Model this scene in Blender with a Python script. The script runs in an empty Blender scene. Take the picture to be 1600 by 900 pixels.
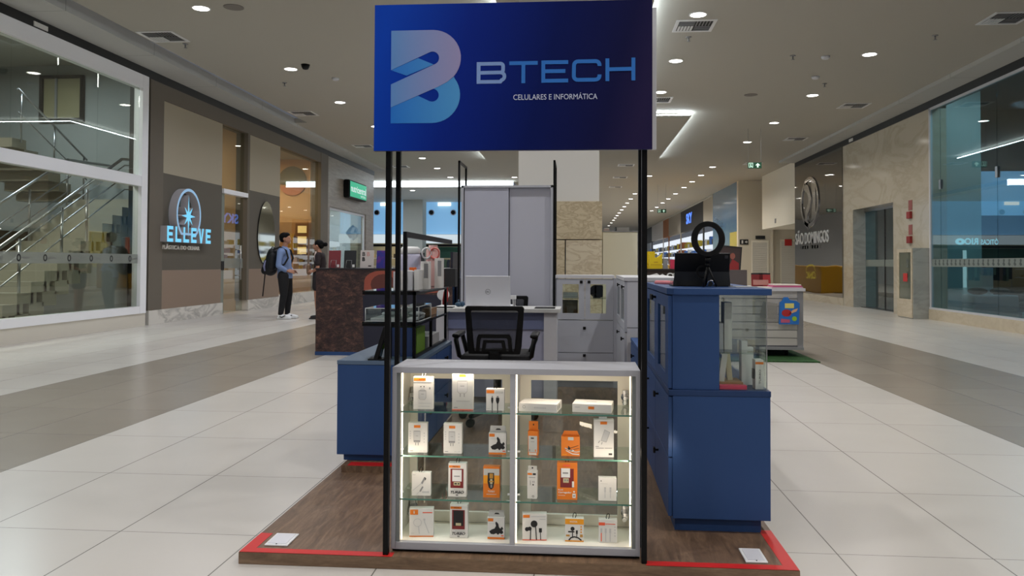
import bpy, bmesh, math, random
from mathutils import Vector, Matrix, Quaternion
random.seed(4)
PI = math.pi
scene = bpy.context.scene
COL = scene.collection

# ------------------------------------------------------------------ camera
TH, PITCH, ROLL = math.atan(97 / 1240), 0.022, -0.0044
fw = Vector((-math.sin(TH), math.cos(TH), 0)); rt = Vector((math.cos(TH), math.sin(TH), 0)); up = Vector((0, 0, 1))
q1 = Quaternion(rt, PITCH); fw = q1 @ fw; up = q1 @ up
q2 = Quaternion(fw, ROLL); rt = q2 @ rt; up = q2 @ up
cam_data = bpy.data.cameras.new('camera')
cam_data.sensor_width = 36; cam_data.sensor_fit = 'HORIZONTAL'
cam_data.lens = 1240 / 1600 * 36
cam_data.shift_x = -0.00381; cam_data.shift_y = -0.04107
cam_data.clip_start = 0.05; cam_data.clip_end = 300
cam = bpy.data.objects.new('camera', cam_data); COL.objects.link(cam)
M3 = Matrix((rt, up, -fw)).transposed()
cam.matrix_world = Matrix.Translation((0, 0, 1.16)) @ M3.to_4x4()
scene.camera = cam

# ------------------------------------------------------------------ exposure / world
scene.view_settings.view_transform = 'Standard'
try: scene.view_settings.look = 'None'
except Exception: pass
scene.view_settings.gamma = 1
scene.view_settings.use_curve_mapping = False
scene.view_settings.exposure = -0.70
W = bpy.data.worlds.new('mall_air'); scene.world = W; W.use_nodes = True
W.node_tree.nodes['Background'].inputs[0].default_value = (0.80, 0.86, 1.0, 1)
W.node_tree.nodes['Background'].inputs[1].default_value = 0.20
DOWN_W = 34.0        # watts of one recessed downlight
try:
    scene.cycles.max_bounces = 10; scene.cycles.transparent_max_bounces = 24
    scene.cycles.diffuse_bounces = 4; scene.cycles.glossy_bounces = 4
    scene.cycles.sample_clamp_indirect = 4.0
    scene.cycles.use_denoising = True
except Exception: pass

# ------------------------------------------------------------------ materials
def lin(c):
    c = c / 255.0
    return c / 12.92 if c <= 0.04045 else ((c + 0.055) / 1.055) ** 2.4
def L3(rgb): return (lin(rgb[0]), lin(rgb[1]), lin(rgb[2]), 1)
def mat(name, rgb, rough=0.5, metal=0.0, spec=0.5, emit=None, es=0.0, alpha=1.0):
    m = bpy.data.materials.new(name); m.use_nodes = True
    b = m.node_tree.nodes['Principled BSDF']
    b.inputs['Base Color'].default_value = L3(rgb)
    b.inputs['Roughness'].default_value = rough
    b.inputs['Metallic'].default_value = metal
    b.inputs['Specular IOR Level'].default_value = spec
    if emit:
        b.inputs['Emission Color'].default_value = L3(emit); b.inputs['Emission Strength'].default_value = es
    b.inputs['Alpha'].default_value = alpha
    return m
class NT:
    def __init__(s, m):
        s.m = m; s.t = m.node_tree; s.b = s.t.nodes['Principled BSDF']
    def n(s, t, **k):
        x = s.t.nodes.new(t)
        for a, v in k.items(): setattr(x, a, v)
        return x
    def link(s, a, b): s.t.links.new(a, b)
    def val(s, i, v):
        if hasattr(v, 'is_output') or isinstance(v, bpy.types.NodeSocket): s.link(v, i)
        else: i.default_value = v
    def math(s, op, a, b=0.0, c=None):
        x = s.n('ShaderNodeMath', operation=op); s.val(x.inputs[0], a); s.val(x.inputs[1], b)
        if c is not None: s.val(x.inputs[2], c)
        return x.outputs[0]
    def coords(s): return s.n('ShaderNodeTexCoord').outputs['Object']
    def sep(s, v):
        x = s.n('ShaderNodeSeparateXYZ'); s.link(v, x.inputs[0]); return x.outputs
    def comb(s, a, b, c=0.0):
        x = s.n('ShaderNodeCombineXYZ')
        for i, v in enumerate((a, b, c)): s.val(x.inputs[i], v)
        return x.outputs[0]
    def mapping(s, v, scale=(1, 1, 1), rot=(0, 0, 0)):
        x = s.n('ShaderNodeMapping'); s.link(v, x.inputs[0]); x.inputs['Scale'].default_value = scale
        x.inputs['Rotation'].default_value = rot; return x.outputs[0]
    def noise(s, v, scale=5, detail=4, rough=0.5, dist=0.0):
        x = s.n('ShaderNodeTexNoise'); s.link(v, x.inputs['Vector']); x.inputs['Scale'].default_value = scale
        x.inputs['Detail'].default_value = detail; x.inputs['Roughness'].default_value = rough
        x.inputs['Distortion'].default_value = dist; return x.outputs[0]
    def ramp(s, f, stops):
        x = s.n('ShaderNodeValToRGB'); s.val(x.inputs[0], f); e = x.color_ramp.elements
        while len(e) < len(stops): e.new(0.5)
        for el, (p, c) in zip(e, stops): el.position = p; el.color = L3(c)
        return x.outputs[0]
    def mix(s, f, a, b, blend='MIX'):
        x = s.n('ShaderNodeMix', data_type='RGBA', blend_type=blend); s.val(x.inputs[0], f)
        for i, v in ((6, a), (7, b)):
            if isinstance(v, tuple): x.inputs[i].default_value = L3(v)
            else: s.link(v, x.inputs[i])
        return x.outputs[2]
    def color(s, c): s.link(c, s.b.inputs['Base Color'])
    def bump(s, h, strength=0.2, dist=0.01):
        x = s.n('ShaderNodeBump'); s.link(h, x.inputs['Height']); x.inputs['Strength'].default_value = strength
        x.inputs['Distance'].default_value = dist; s.link(x.outputs[0], s.b.inputs['Normal'])

def glass(name, tint=(235, 245, 242), ior=1.5, boost=0.0):
    m = bpy.data.materials.new(name); m.use_nodes = True; t = m.node_tree
    t.nodes.remove(t.nodes['Principled BSDF']); out = t.nodes['Material Output']
    tr = t.nodes.new('ShaderNodeBsdfTransparent'); tr.inputs[0].default_value = L3(tint)
    gl = t.nodes.new('ShaderNodeBsdfGlossy'); gl.inputs['Roughness'].default_value = 0.0
    fr = t.nodes.new('ShaderNodeFresnel'); ge = t.nodes.new('ShaderNodeNewGeometry')
    mr = t.nodes.new('ShaderNodeMapRange'); mr.inputs['To Min'].default_value = ior; mr.inputs['To Max'].default_value = 1 / ior
    t.links.new(ge.outputs['Backfacing'], mr.inputs['Value']); t.links.new(mr.outputs[0], fr.inputs[0])   # same reflectance on both faces of a pane
    ad = t.nodes.new('ShaderNodeMath'); ad.operation = 'ADD'; ad.use_clamp = True; ad.inputs[1].default_value = boost
    t.links.new(fr.outputs[0], ad.inputs[0])
    mx = t.nodes.new('ShaderNodeMixShader'); t.links.new(ad.outputs[0], mx.inputs[0])
    t.links.new(tr.outputs[0], mx.inputs[1]); t.links.new(gl.outputs[0], mx.inputs[2]); t.links.new(mx.outputs[0], out.inputs[0])
    return m
def lamp_mat(name, rgb, es, sample=False):
    m = mat(name, (20, 20, 20), 0.5, emit=rgb, es=es)
    if not sample:
        try: m.cycles.emission_sampling = 'NONE'
        except Exception: pass
    return m
def wood(name, c1, c2, c3, scale=(1, 1, 1), rough=0.45, plank=None):
    m = mat(name, c2, rough); N = NT(m); v = N.coords()
    g = N.noise(N.mapping(v, scale), 3.0, 6, 0.62, 1.6)
    g2 = N.noise(N.mapping(v, tuple(a * 4 for a in scale)), 9.0, 3, 0.6)
    f = N.math('ADD', N.math('MULTIPLY', g, 0.75), N.math('MULTIPLY', g2, 0.25))
    c = N.ramp(f, [(0.32, c1), (0.5, c2), (0.66, c3)])
    N.color(c); return m
def marble(name, base, vein, dark, scale=1.0, rough=0.18, joint=None):
    m = mat(name, base, rough); N = NT(m); v = N.coords()
    vv = N.mapping(v, (scale, scale, scale * 2.2), (0.4, 0.5, 0.2))
    n1 = N.noise(vv, 1.1, 8, 0.6, 1.2)
    d = N.math('ABSOLUTE', N.math('SUBTRACT', n1, 0.5))
    soft = N.noise(vv, 6.0, 6, 0.65, 0.6)
    d2 = N.math('ADD', d, N.math('MULTIPLY', soft, 0.11))
    f1 = N.ramp(d2, [(0.03, vein), (0.13, base), (0.4, base)])
    n2 = N.noise(vv, 0.8, 5, 0.6, 0.8)
    c = N.mix(N.ramp(n2, [(0.45, (0, 0, 0)), (0.75, (150, 150, 150))]), f1, dark)
    N.color(c); return m

# ------------------------------------------------------------------ mesh building
ORIGIN = {}
class MB:
    def __init__(s): s.v = []; s.f = []; s.mi = []; s.sm = []; s.xf = None; s.m = 0
    def _add(s, vs, fs, m=None, smooth=False):
        o = len(s.v); m = s.m if m is None else m
        for p in vs:
            p = Vector(p); s.v.append(s.xf @ p if s.xf else p)
        for f in fs:
            s.f.append([i + o for i in f]); s.mi.append(m); s.sm.append(smooth)
        return s
    def box(s, x0, x1, y0, y1, z0, z1, m=None, bev=0.0):
        if bev:
            bm = bmesh.new(); bmesh.ops.create_cube(bm, size=1)
            for v in bm.verts:
                v.co = Vector(((x0 + x1) / 2 + v.co.x * (x1 - x0), (y0 + y1) / 2 + v.co.y * (y1 - y0), (z0 + z1) / 2 + v.co.z * (z1 - z0)))
            bmesh.ops.bevel(bm, geom=bm.edges[:], offset=bev, segments=2, profile=0.5, affect='EDGES')
            bm.verts.index_update()
            s._add([v.co.copy() for v in bm.verts], [[v.index for v in f.verts] for f in bm.faces], m); bm.free(); return s
        vs = [(x0, y0, z0), (x1, y0, z0), (x1, y1, z0), (x0, y1, z0), (x0, y0, z1), (x1, y0, z1), (x1, y1, z1), (x0, y1, z1)]
        return s._add(vs, [(3, 2, 1, 0), (4, 5, 6, 7), (0, 1, 5, 4), (1, 2, 6, 5), (2, 3, 7, 6), (3, 0, 4, 7)], m)
    def quad(s, a, b, c, d, m=None): return s._add([a, b, c, d], [(0, 1, 2, 3)], m)
    def cyl(s, p0, p1, r0, r1=None, n=16, m=None, caps=True, smooth=True):
        p0 = Vector(p0); p1 = Vector(p1); r1 = r0 if r1 is None else r1
        d = (p1 - p0).normalized(); a = d.orthogonal().normalized(); b = d.cross(a)
        vs = []
        for p, r in ((p0, r0), (p1, r1)):
            for i in range(n):
                t = 2 * PI * i / n; vs.append(p + (a * math.cos(t) + b * math.sin(t)) * r)
        fs = [(i, (i + 1) % n, n + (i + 1) % n, n + i) for i in range(n)]
        s._add(vs, fs, m, smooth)
        if caps: s._add(vs, [tuple(range(n - 1, -1, -1)), tuple(range(n, 2 * n))], m)
        return s
    def lathe(s, prof, c=(0, 0, 0), n=24, m=None, smooth=True):
        c = Vector(c); vs = []
        for r, z in prof:
            for i in range(n):
                t = 2 * PI * i / n; vs.append(c + Vector((r * math.cos(t), r * math.sin(t), z)))
        fs = []
        for k in range(len(prof) - 1):
            for i in range(n):
                fs.append((k * n + i, k * n + (i + 1) % n, (k + 1) * n + (i + 1) % n, (k + 1) * n + i))
        s._add(vs, fs, m, smooth)
        if prof[0][0] > 1e-5: s._add(vs[:n], [tuple(range(n - 1, -1, -1))], m)
        if prof[-1][0] > 1e-5: s._add(vs[-n:], [tuple(range(n))], m)
        return s
    def tube(s, pts, r, n=8, m=None, closed=False):
        pts = [Vector(p) for p in pts]; N = len(pts); vs = []; prev = None
        rs = r if isinstance(r, (list, tuple)) else [r] * N
        for i, p in enumerate(pts):
            a = pts[(i - 1) % N] if (closed or i > 0) else p; b = pts[(i + 1) % N] if (closed or i < N - 1) else p
            d = (b - a).normalized()
            if prev is None: u = d.orthogonal().normalized()
            else:
                u = prev - d * prev.dot(d); u = u.normalized() if u.length > 1e-6 else d.orthogonal().normalized()
            prev = u; w = d.cross(u)
            for k in range(n):
                t = 2 * PI * k / n; vs.append(p + (u * math.cos(t) + w * math.sin(t)) * rs[i])
        fs = []
        for i in range(N if closed else N - 1):
            j = (i + 1) % N
            for k in range(n): fs.append((i * n + k, i * n + (k + 1) % n, j * n + (k + 1) % n, j * n + k))
        s._add(vs, fs, m, True)
        if not closed: s._add(vs, [tuple(range(n - 1, -1, -1)), tuple(range((N - 1) * n, N * n))], m)
        return s
    def ell(s, c, r, n=16, m=None):
        c = Vector(c); prof = []; K = n // 2; vs = []; fs = []
        for k in range(1, K):
            a = PI * k / K - PI / 2
            for i in range(n):
                t = 2 * PI * i / n
                vs.append(c + Vector((r[0] * math.cos(a) * math.cos(t), r[1] * math.cos(a) * math.sin(t), r[2] * math.sin(a))))
        for k in range(K - 2):
            for i in range(n): fs.append((k * n + i, k * n + (i + 1) % n, (k + 1) * n + (i + 1) % n, (k + 1) * n + i))
        b = len(vs); vs.append(c - Vector((0, 0, r[2]))); vs.append(c + Vector((0, 0, r[2])))
        for i in range(n):
            fs.append((b, (i + 1) % n, i)); fs.append((b + 1, (K - 2) * n + i, (K - 2) * n + (i + 1) % n))
        return s._add(vs, fs, m, True)
    def prism(s, poly, o, u, v, d, m=None, side=None):
        """polygon in the plane o + a*u + b*v, pushed along d (front face is at o, back at o+d)"""
        o = Vector(o); u = Vector(u); v = Vector(v); d = Vector(d); n = len(poly)
        A = [o + u * a + v * b for a, b in poly]; B = [p + d for p in A]
        s._add(A, [tuple(range(n))], m)
        if d.length > 1e-7:
            s._add(B, [tuple(range(n - 1, -1, -1))], m)
            s._add(A + B, [(i, n + i, n + (i + 1) % n, (i + 1) % n) for i in range(n)], m if side is None else side)
        return s
    def loopband(s, outer, inner, o, u, v, d, m=None, side=None):
        """flat ring between two outlines with the same number of points, with thickness d"""
        o = Vector(o); u = Vector(u); v = Vector(v); d = Vector(d); n = len(outer)
        P = lambda q, k: o + u * q[0] + v * q[1] + d * k
        vs = [P(q, 0) for q in outer] + [P(q, 0) for q in inner] + [P(q, 1) for q in outer] + [P(q, 1) for q in inner]
        f1, f2, f3 = [], [], []
        for i in range(n):
            j = (i + 1) % n
            f1.append((i, j, n + j, n + i)); f2.append((2 * n + i, 3 * n + i, 3 * n + j, 2 * n + j))
            f3.append((i, 2 * n + i, 2 * n + j, j)); f3.append((n + i, n + j, 3 * n + j, 3 * n + i))
        s._add(vs, f1 + f2, m); s._add(vs, f3, m if side is None else side); return s
    def stroke(s, path, w, o, u, v, d, m=None):
        """2-D stroke of width w along path, mitred"""
        n = len(path); Lf, Rt = [], []
        for i in range(n):
            p = Vector(path[i]); a = (p - Vector(path[i - 1])).normalized() if i else None
            b = (Vector(path[i + 1]) - p).normalized() if i < n - 1 else None
            t = a if b is None else (b if a is None else (a + b).normalized())
            nn = Vector((-t.y, t.x)); k = 1.0
            if a is not None and b is not None: k = 1 / max(0.35, nn.dot(Vector((-a.y, a.x))))
            Lf.append(p + nn * w / 2 * k); Rt.append(p - nn * w / 2 * k)
        for i in range(n - 1):
            s.prism([Lf[i], Rt[i], Rt[i + 1], Lf[i + 1]], o, u, v, d, m)
        return s
    def text(s, string, o, u, v, w=None, h=None, d=(0, 0, 0), m=None, align='L', bold=0.0):
        vs, fs, ww, hh = text_geo(string, bold)
        k = (h / hh) if h else (w / ww); kx = (w / ww) if w else k
        o = Vector(o); u = Vector(u); v = Vector(v); d = Vector(d)
        off = 0 if align == 'L' else (-ww * kx / 2 if align == 'C' else -ww * kx)
        A = [o + u * (x * kx + off) + v * (y * k) for x, y in vs]
        s._add(A, fs, m)
        if d.length > 1e-7:
            n = len(A); B = [p + d for p in A]; cnt = {}
            for f in fs:
                for i in range(len(f)):
                    e = (f[i], f[(i + 1) % len(f)]); cnt[tuple(sorted(e))] = cnt.get(tuple(sorted(e)), []) + [e]
            s._add(A + B, [(e[0][1], e[0][0], n + e[0][0], n + e[0][1]) for e in cnt.values() if len(e) == 1], m)
        return s
    def build(s, name, mats, parent=None, bevel=0.0, label=None, fixn=True):
        if not isinstance(mats, (list, tuple)): mats = [mats]
        if parent is None:
            xs = [p.x for p in s.v]; ys = [p.y for p in s.v]; zs = [p.z for p in s.v]
            org = Vector(((min(xs) + max(xs)) / 2, (min(ys) + max(ys)) / 2, min(zs)))
        else: org = ORIGIN[parent.name]
        me = bpy.data.meshes.new(name); me.from_pydata([p - org for p in s.v], [], s.f)
        for m in mats: me.materials.append(m)
        me.polygons.foreach_set('material_index', s.mi); me.polygons.foreach_set('use_smooth', s.sm)
        me.update()
        if fixn:
            bm = bmesh.new(); bm.from_mesh(me); bmesh.ops.remove_doubles(bm, verts=bm.verts, dist=1e-6)
            bmesh.ops.recalc_face_normals(bm, faces=bm.faces); bm.to_mesh(me); bm.free()
        o = bpy.data.objects.new(name, me); COL.objects.link(o)
        if parent is None: o.location = org
        else: o.parent = parent
        ORIGIN[o.name] = org
        if bevel:
            b = o.modifiers.new('bevel', 'BEVEL'); b.width = bevel; b.segments = 2; b.limit_method = 'ANGLE'
        if label: o['label'] = label
        return o
_TG = {}
def text_geo(string, bold=0.0):
    key = (string, bold)
    if key in _TG: return _TG[key]
    cu = bpy.data.curves.new('t', 'FONT'); cu.body = string; cu.size = 1; cu.resolution_u = 3; cu.offset = bold
    ob = bpy.data.objects.new('t', cu); COL.objects.link(ob)
    me = bpy.data.meshes.new_from_object(ob)
    vs = [(p.co.x, p.co.y) for p in me.vertices]; fs = [tuple(p.vertices) for p in me.polygons]
    COL.objects.unlink(ob); bpy.data.objects.remove(ob); bpy.data.curves.remove(cu); bpy.data.meshes.remove(me)
    x0 = min(p[0] for p in vs); y0 = min(p[1] for p in vs); x1 = max(p[0] for p in vs); y1 = max(p[1] for p in vs)
    vs = [(x - x0, y - y0) for x, y in vs]
    _TG[key] = (vs, fs, x1 - x0, y1 - y0); return _TG[key]
def arc(cx, cy, rx, ry, a0, a1, n=12):
    return [(cx + rx * math.cos(math.radians(a0 + (a1 - a0) * i / n)), cy + ry * math.sin(math.radians(a0 + (a1 - a0) * i / n))) for i in range(n + 1)]

def thing(name, label, cat, loc=(0, 0, 0), group=None, kind=None):
    o = bpy.data.objects.new(name, None); COL.objects.link(o); o.location = loc; o.empty_display_size = 0.1
    ORIGIN[o.name] = Vector(loc)
    if label: o['label'] = label
    if cat: o['category'] = cat
    if group: o['group'] = group
    if kind: o['kind'] = kind
    return o
def tag(o, label, cat, group=None):
    o['label'] = label; o['category'] = cat
    if group: o['group'] = group
    return o
def struct(o, label=None):
    o['kind'] = 'structure'
    if label: o['label'] = label
    return o
def copy_tree(o, loc, label=None, rotz=None):
    c = o.copy(); COL.objects.link(c); c.location = loc
    if rotz is not None: c.rotation_euler = (0, 0, rotz)
    if label: c['label'] = label
    for ch in list(o.children):
        d = ch.copy(); COL.objects.link(d); d.parent = c
        for g in list(ch.children):
            e = g.copy(); COL.objects.link(e); e.parent = d
    return c
ORD = ['first', 'second', 'third', 'fourth', 'fifth', 'sixth', 'seventh', 'eighth', 'ninth', 'tenth', 'eleventh', 'twelfth', 'thirteenth', 'fourteenth', 'fifteenth', 'sixteenth']
def area_light(name, loc, size, watts, rgb, rot=(0, 0, 0), shape='DISK', sy=None, spread=PI, parent=None):
    d = bpy.data.lights.new(name, 'AREA'); d.energy = watts; d.shape = shape; d.size = size
    if sy: d.size_y = sy
    d.color = L3(rgb)[:3]; d.spread = spread
    o = bpy.data.objects.new(name, d); COL.objects.link(o); o.location = loc; o.rotation_euler = rot
    if parent: o.parent = parent; o.location = Vector(loc) - ORIGIN[parent.name]
    return o

# common materials
M = {}
M['ceil'] = mat('ceiling_paint', (176, 172, 162), 0.85, spec=0.2)
M['ceil_band'] = mat('ceiling_board', (192, 192, 190), 0.85, spec=0.2)
M['black'] = mat('black_paint', (8, 8, 9), 0.5, spec=.2)
M['blackmetal'] = mat('black_powder_coat', (5, 5, 6), 0.4, spec=.2)
M['white'] = mat('white_lacquer', (225, 225, 225), 0.35)
M['chrome'] = mat('polished_steel', (190, 190, 192), 0.12, 1.0)
M['steel'] = mat('brushed_steel', (170, 172, 175), 0.3, 1.0)
M['bulb'] = lamp_mat('downlight_diffuser', (255, 250, 242), 18)
M['led'] = lamp_mat('cove_led', (235, 248, 255), 12.0, True)
M['glass'] = glass('clear_glass', (242, 248, 245), 1.5)
M['shopglass'] = glass('shopfront_glass', (236, 240, 234), 1.5, 0.03)
M['coolglass'] = glass('cool_shopfront_glass', (204, 228, 232), 1.55, 0.06)
M['blue'] = mat('slate_blue_laminate', (45, 74, 122), 0.5, spec=.25)
M['bluedark'] = mat('deep_blue_laminate', (37, 61, 102), 0.5, spec=.25)
M['grey'] = mat('grey_laminate', (178, 180, 188), 0.4)
M['greylight'] = mat('pale_grey_laminate', (206, 206, 210), 0.4)
M['greydark'] = mat('dark_grey_board', (120, 122, 134), 0.45)  # one even dark grey
M['paper'] = mat('white_card', (224, 222, 218), 0.55)
M['orange'] = mat('orange_print', (228, 124, 32), 0.5)
M['ink'] = mat('black_print', (24, 24, 26), 0.5)
M['greyink'] = mat('pale_grey_print', (196, 196, 196), 0.5)
M['midink'] = mat('mid_grey_print', (140, 140, 142), 0.5)
M['red'] = mat('red_tape', (196, 30, 26), 0.45)
M['plasticblack'] = mat('black_plastic', (9, 9, 10), 0.45, spec=.25)
M['plasticwhite'] = mat('white_plastic', (230, 230, 230), 0.35)
# ================================================================== FLOOR
def floor_material():
    m = mat('porcelain_floor_tiles', (176, 172, 168), 0.2); N = NT(m)
    x, y, z = N.sep(N.coords())
    u = N.math('DIVIDE', N.math('ADD', x, 0.76), 0.6); v = N.math('DIVIDE', N.math('SUBTRACT', y, 3.30), 0.9)
    def seam(t, w):
        fr = N.math('FRACT', t); d = N.math('MINIMUM', fr, N.math('SUBTRACT', 1.0, fr)); return N.math('LESS_THAN', d, w)
    line = N.math('MAXIMUM', seam(u, 0.0045), seam(v, 0.0022))
    iu = N.math('FLOOR', u); iv = N.math('FLOOR', v)
    wn = N.n('ShaderNodeTexWhiteNoise', noise_dimensions='3D'); N.link(N.comb(iu, iv, 0.0), wn.inputs[0])
    cloud = N.noise(N.coords(), 1.6, 5, 0.6, 0.3)
    light = N.ramp(N.math('ADD', N.math('MULTIPLY', cloud, 0.7), N.math('MULTIPLY', wn.outputs[0], 0.3)), [(0.3, (200, 195, 188)), (0.7, (204, 199, 192))])
    taupe = N.ramp(N.math('ADD', N.math('MULTIPLY', cloud, 0.6), N.math('MULTIPLY', wn.outputs[0], 0.4)), [(0.3, (143, 134, 122)), (0.7, (149, 140, 128))])
    def band(a, b): return N.math('MULTIPLY', N.math('GREATER_THAN', x, a), N.math('LESS_THAN', x, b))
    st = N.math('MAXIMUM', band(-4.96, -3.16), band(2.84, 4.64))
    c = N.mix(st, light, taupe)
    c = N.mix(N.math('MULTIPLY', line, 0.75), c, (70, 64, 58))
    N.color(c)
    N.link(N.math('ADD', 0.24, N.math('MULTIPLY', cloud, 0.04)), N.b.inputs['Roughness'])
    return m
M['floor'] = floor_material()
b = MB(); b.quad((-9.8, -9, 0), (9.8, -9, 0), (9.8, 112, 0), (-9.8, 112, 0))
b.quad((-24, 30.4, 0), (-9.8, 30.4, 0), (-9.8, 47, 0), (-24, 47, 0))
fl = b.build('floor', M['floor'], fixn=False); 
# keep world coordinates for the tile grid
for v_ in fl.data.vertices: v_.co += fl.location
fl.location = (0, 0, 0); ORIGIN['floor'] = Vector((0, 0, 0)); struct(fl)

# ================================================================== CEILING
ZC = 4.78
b = MB()
b.box(-7.0, 7.2, -9, 34.5, ZC, ZC + 0.12); b.box(-2.85, 7.2, 34.5, 112, ZC, ZC + 0.12)
b.box(7.2, 12, 28.3, 35.0, ZC, ZC + 0.12)
o = struct(b.build('ceiling', M['ceil']))
# lower board bands along both shopfronts, with plasterboard joints
def band_mat():
    m = mat('ceiling_board_joints', (186, 186, 182), 0.85, spec=0.2); N = NT(m); x, y, z = N.sep(N.coords())
    f = N.math('FRACT', N.math('DIVIDE', y, 2.4)); ln = N.math('LESS_THAN', f, 0.006)
    N.color(N.mix(N.math('MULTIPLY', ln, 0.6), (184, 184, 180), (110, 110, 106))); return m
M['bandm'] = band_mat()
b = MB()
b._add([(-7.9, -9, 4.70), (-7.0, -9, 4.70), (-7.45, 30.2, 4.70), (-7.9, 30.2, 4.70), (-7.9, -9, 4.9), (-7.0, -9, 4.9), (-7.45, 30.2, 4.9), (-7.9, 30.2, 4.9)],
       [(0, 1, 2, 3), (1, 5, 6, 2), (4, 5, 6, 7), (0, 4, 5, 1), (3, 2, 6, 7)])
struct(b.build('ceiling_band_left', M['bandm']))
b = MB(); b.box(7.0, 7.75, -9, 28.3, 4.70, 4.9); b.box(6.9, 7.75, 41.6, 112, 4.70, 4.9)
struct(b.build('ceiling_band_right', M['bandm']))
b = MB(); b.box(-7.45, -7.0, 20, 34.5, ZC, ZC + 0.12); b.box(-24, -7.4, 30.2, 34.5, ZC, ZC + 0.12)
struct(b.build('ceiling_crossing', M['ceil']))
b = MB(); b.box(-24, -2.85, 34.75, 43.0, 4.5, 4.62)
struct(b.build('ceiling_soffit', mat('soffit_white', (200, 206, 206), 0.8)))
b = MB(); b.box(-24, -2.85, 34.6, 34.75, 4.52, ZC)
st = thing('cove_strip_light', 'long white cove light across the ceiling at the far crossing', 'light', (-10, 34.7, 4.5))
b.build('diffuser', M['led'], st)
b = MB(); b.box(-24, -2.85, 34.56, 34.76, 4.46, 4.52); b.build('lip', M['ceil_band'], st)

M['led2'] = lamp_mat('cloud_cove_led', (232, 246, 255), 60.0, True)
# dropped ceiling clouds with cove light
def cloud(x0, x1, y0, y1, label, strength):
    t = thing('ceiling_cloud_panel', label, 'ceiling panel', ((x0 + x1) / 2, (y0 + y1) / 2, 4.65), 'dropped ceiling panels with cove light')
    MB().box(x0, x1, y0, y1, 4.65, 4.68).build('panel_board', M['ceil'], t)
    a, c = .03, .09
    MB().loopband([(x0 + a, y0 + a), (x1 - a, y0 + a), (x1 - a, y1 - a), (x0 + a, y1 - a)], [(x0 + c, y0 + c), (x1 - c, y0 + c), (x1 - c, y1 - c), (x0 + c, y1 - c)], (0, 0, 4.682), (1, 0, 0), (0, 1, 0), (0, 0, .022)).build('cove_light', strength, t)
    MB().box(x0 + .4, x1 - .4, y0 + .4, y1 - .4, 4.682, ZC - .002).build('suspension_box', M['ceil'], t)
cloud(-3.09, 2.66, 18.95, 27.2, 'wide dropped ceiling panel glowing along its edges, behind the kiosk sign', M['led2'])
cloud(-1.1, 1.0, 4.6, 16.0, 'narrow dropped ceiling panel glowing along its edges, above the stone column', M['led2'])

# recessed downlights
lt_proto = None
LAMPC = lambda x: (238, 243, 255) if x < -2 else ((255, 244, 222) if x > 2.3 else (255, 248, 238))
def downlight(x, y, label, z=ZC, lamp=True, watts=None):
    global lt_proto
    if lt_proto is None:
        t = thing('recessed_downlight', label, 'ceiling light', (x, y, z), 'recessed downlights in the mall ceiling')
        MB().loopband(arc(0, 0, .135, .135, 0, 360, 24)[:-1], arc(0, 0, .112, .112, 0, 360, 24)[:-1], (x, y, z - .006), (1, 0, 0), (0, 1, 0), (0, 0, .006)).build('trim_ring', M['white'], t)
        MB().cyl((x, y, z - .004), (x, y, z - .001), .112, n=24).build('diffuser', M['bulb'], t)
        lt_proto = t
    else:
        t = copy_tree(lt_proto, (x, y, z), label)
    if lamp:
        d = area_light('downlight_lamp', (0, 0, -0.02), 0.2, watts or (DOWN_W * (.86 if x < -4 else (1.12 if x > 4 else 1.02))), LAMPC(x), spread=2.6)
        d.parent = t
    return t
_unused = [7.4 + 0, 10.86, 14.2, 17.4, 20.66, 23.9, 27.0, 29.95, 32.9, 35.4, 38.2, 41.2, 44.4, 47.5, 50.5, 53.5, 56.6, 59.8, 63.0, 66.2, 70, 75]
for i, y in enumerate([-5, -1.5, 2.0, 6.0] ):
    for x in (-5.38, 5.0, 1.73, -1.73):  # unseen fixtures; the inner rows are added to brighten the kiosk
        downlight(x, y, 'unseen added round downlight overhead, in front of the kiosk and out of the frame', lamp=True)
n = 0
for y in (10.86, 14.41, 17.49, 20.66, 23.9, 27.0, 29.93, 33.09):
    downlight(-5.37, y, '%s round downlight from the front in the row along the left shopfronts' % ORD[n], lamp=True); n += 1
n = 0
for y in (14.0, 17.33, 20.66, 23.88, 29.96, 32.75, 35.29, 37.93, 41.24, 44.5, 47.5, 51, 54.5):
    downlight(4.99, y, '%s round downlight from the front in the row along the right shopfronts' % ORD[n], lamp=True, watts=None if y < 36 else 60); n += 1
n = 0
for y in (8.98,): downlight(1.73, y, 'unseen added round downlight overhead above the right side of the kiosk, out of the frame')  # unseen fixture added to light the kiosk centre
for y in (8.98, 11.61, 14.24, 16.83): downlight(-1.73, y, 'unseen added round downlight hidden behind the big blue sign')  # unseen row added behind the sign to light the kiosk centre
for y in (11.61, 14.24, 16.83):
    downlight(1.73, y, '%s round downlight from the front in the short row just right of the kiosk sign' % ORD[n]); n += 1
n = 0
for y in (32.91, 37.5, 41.18, 44.46, 47.55, 50.5, 53.58, 56.7, 59.84, 63, 66.16, 70.5, 75.84):
    downlight(2.92, y, '%s round downlight from the front in the middle row down the far corridor' % ORD[n], lamp=True, watts=75); n += 1
downlight(-2.67, 33.19, 'round downlight beside the far end of the wide dropped panel')
downlight(-7.6, 36.0, 'small round downlight in the lower soffit beyond the cove light', z=4.5)
for y in (52, 58, 66): downlight(0.6, y, 'small round downlight near the far end of the corridor, seen above the cream cabinet', lamp=False)

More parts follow.
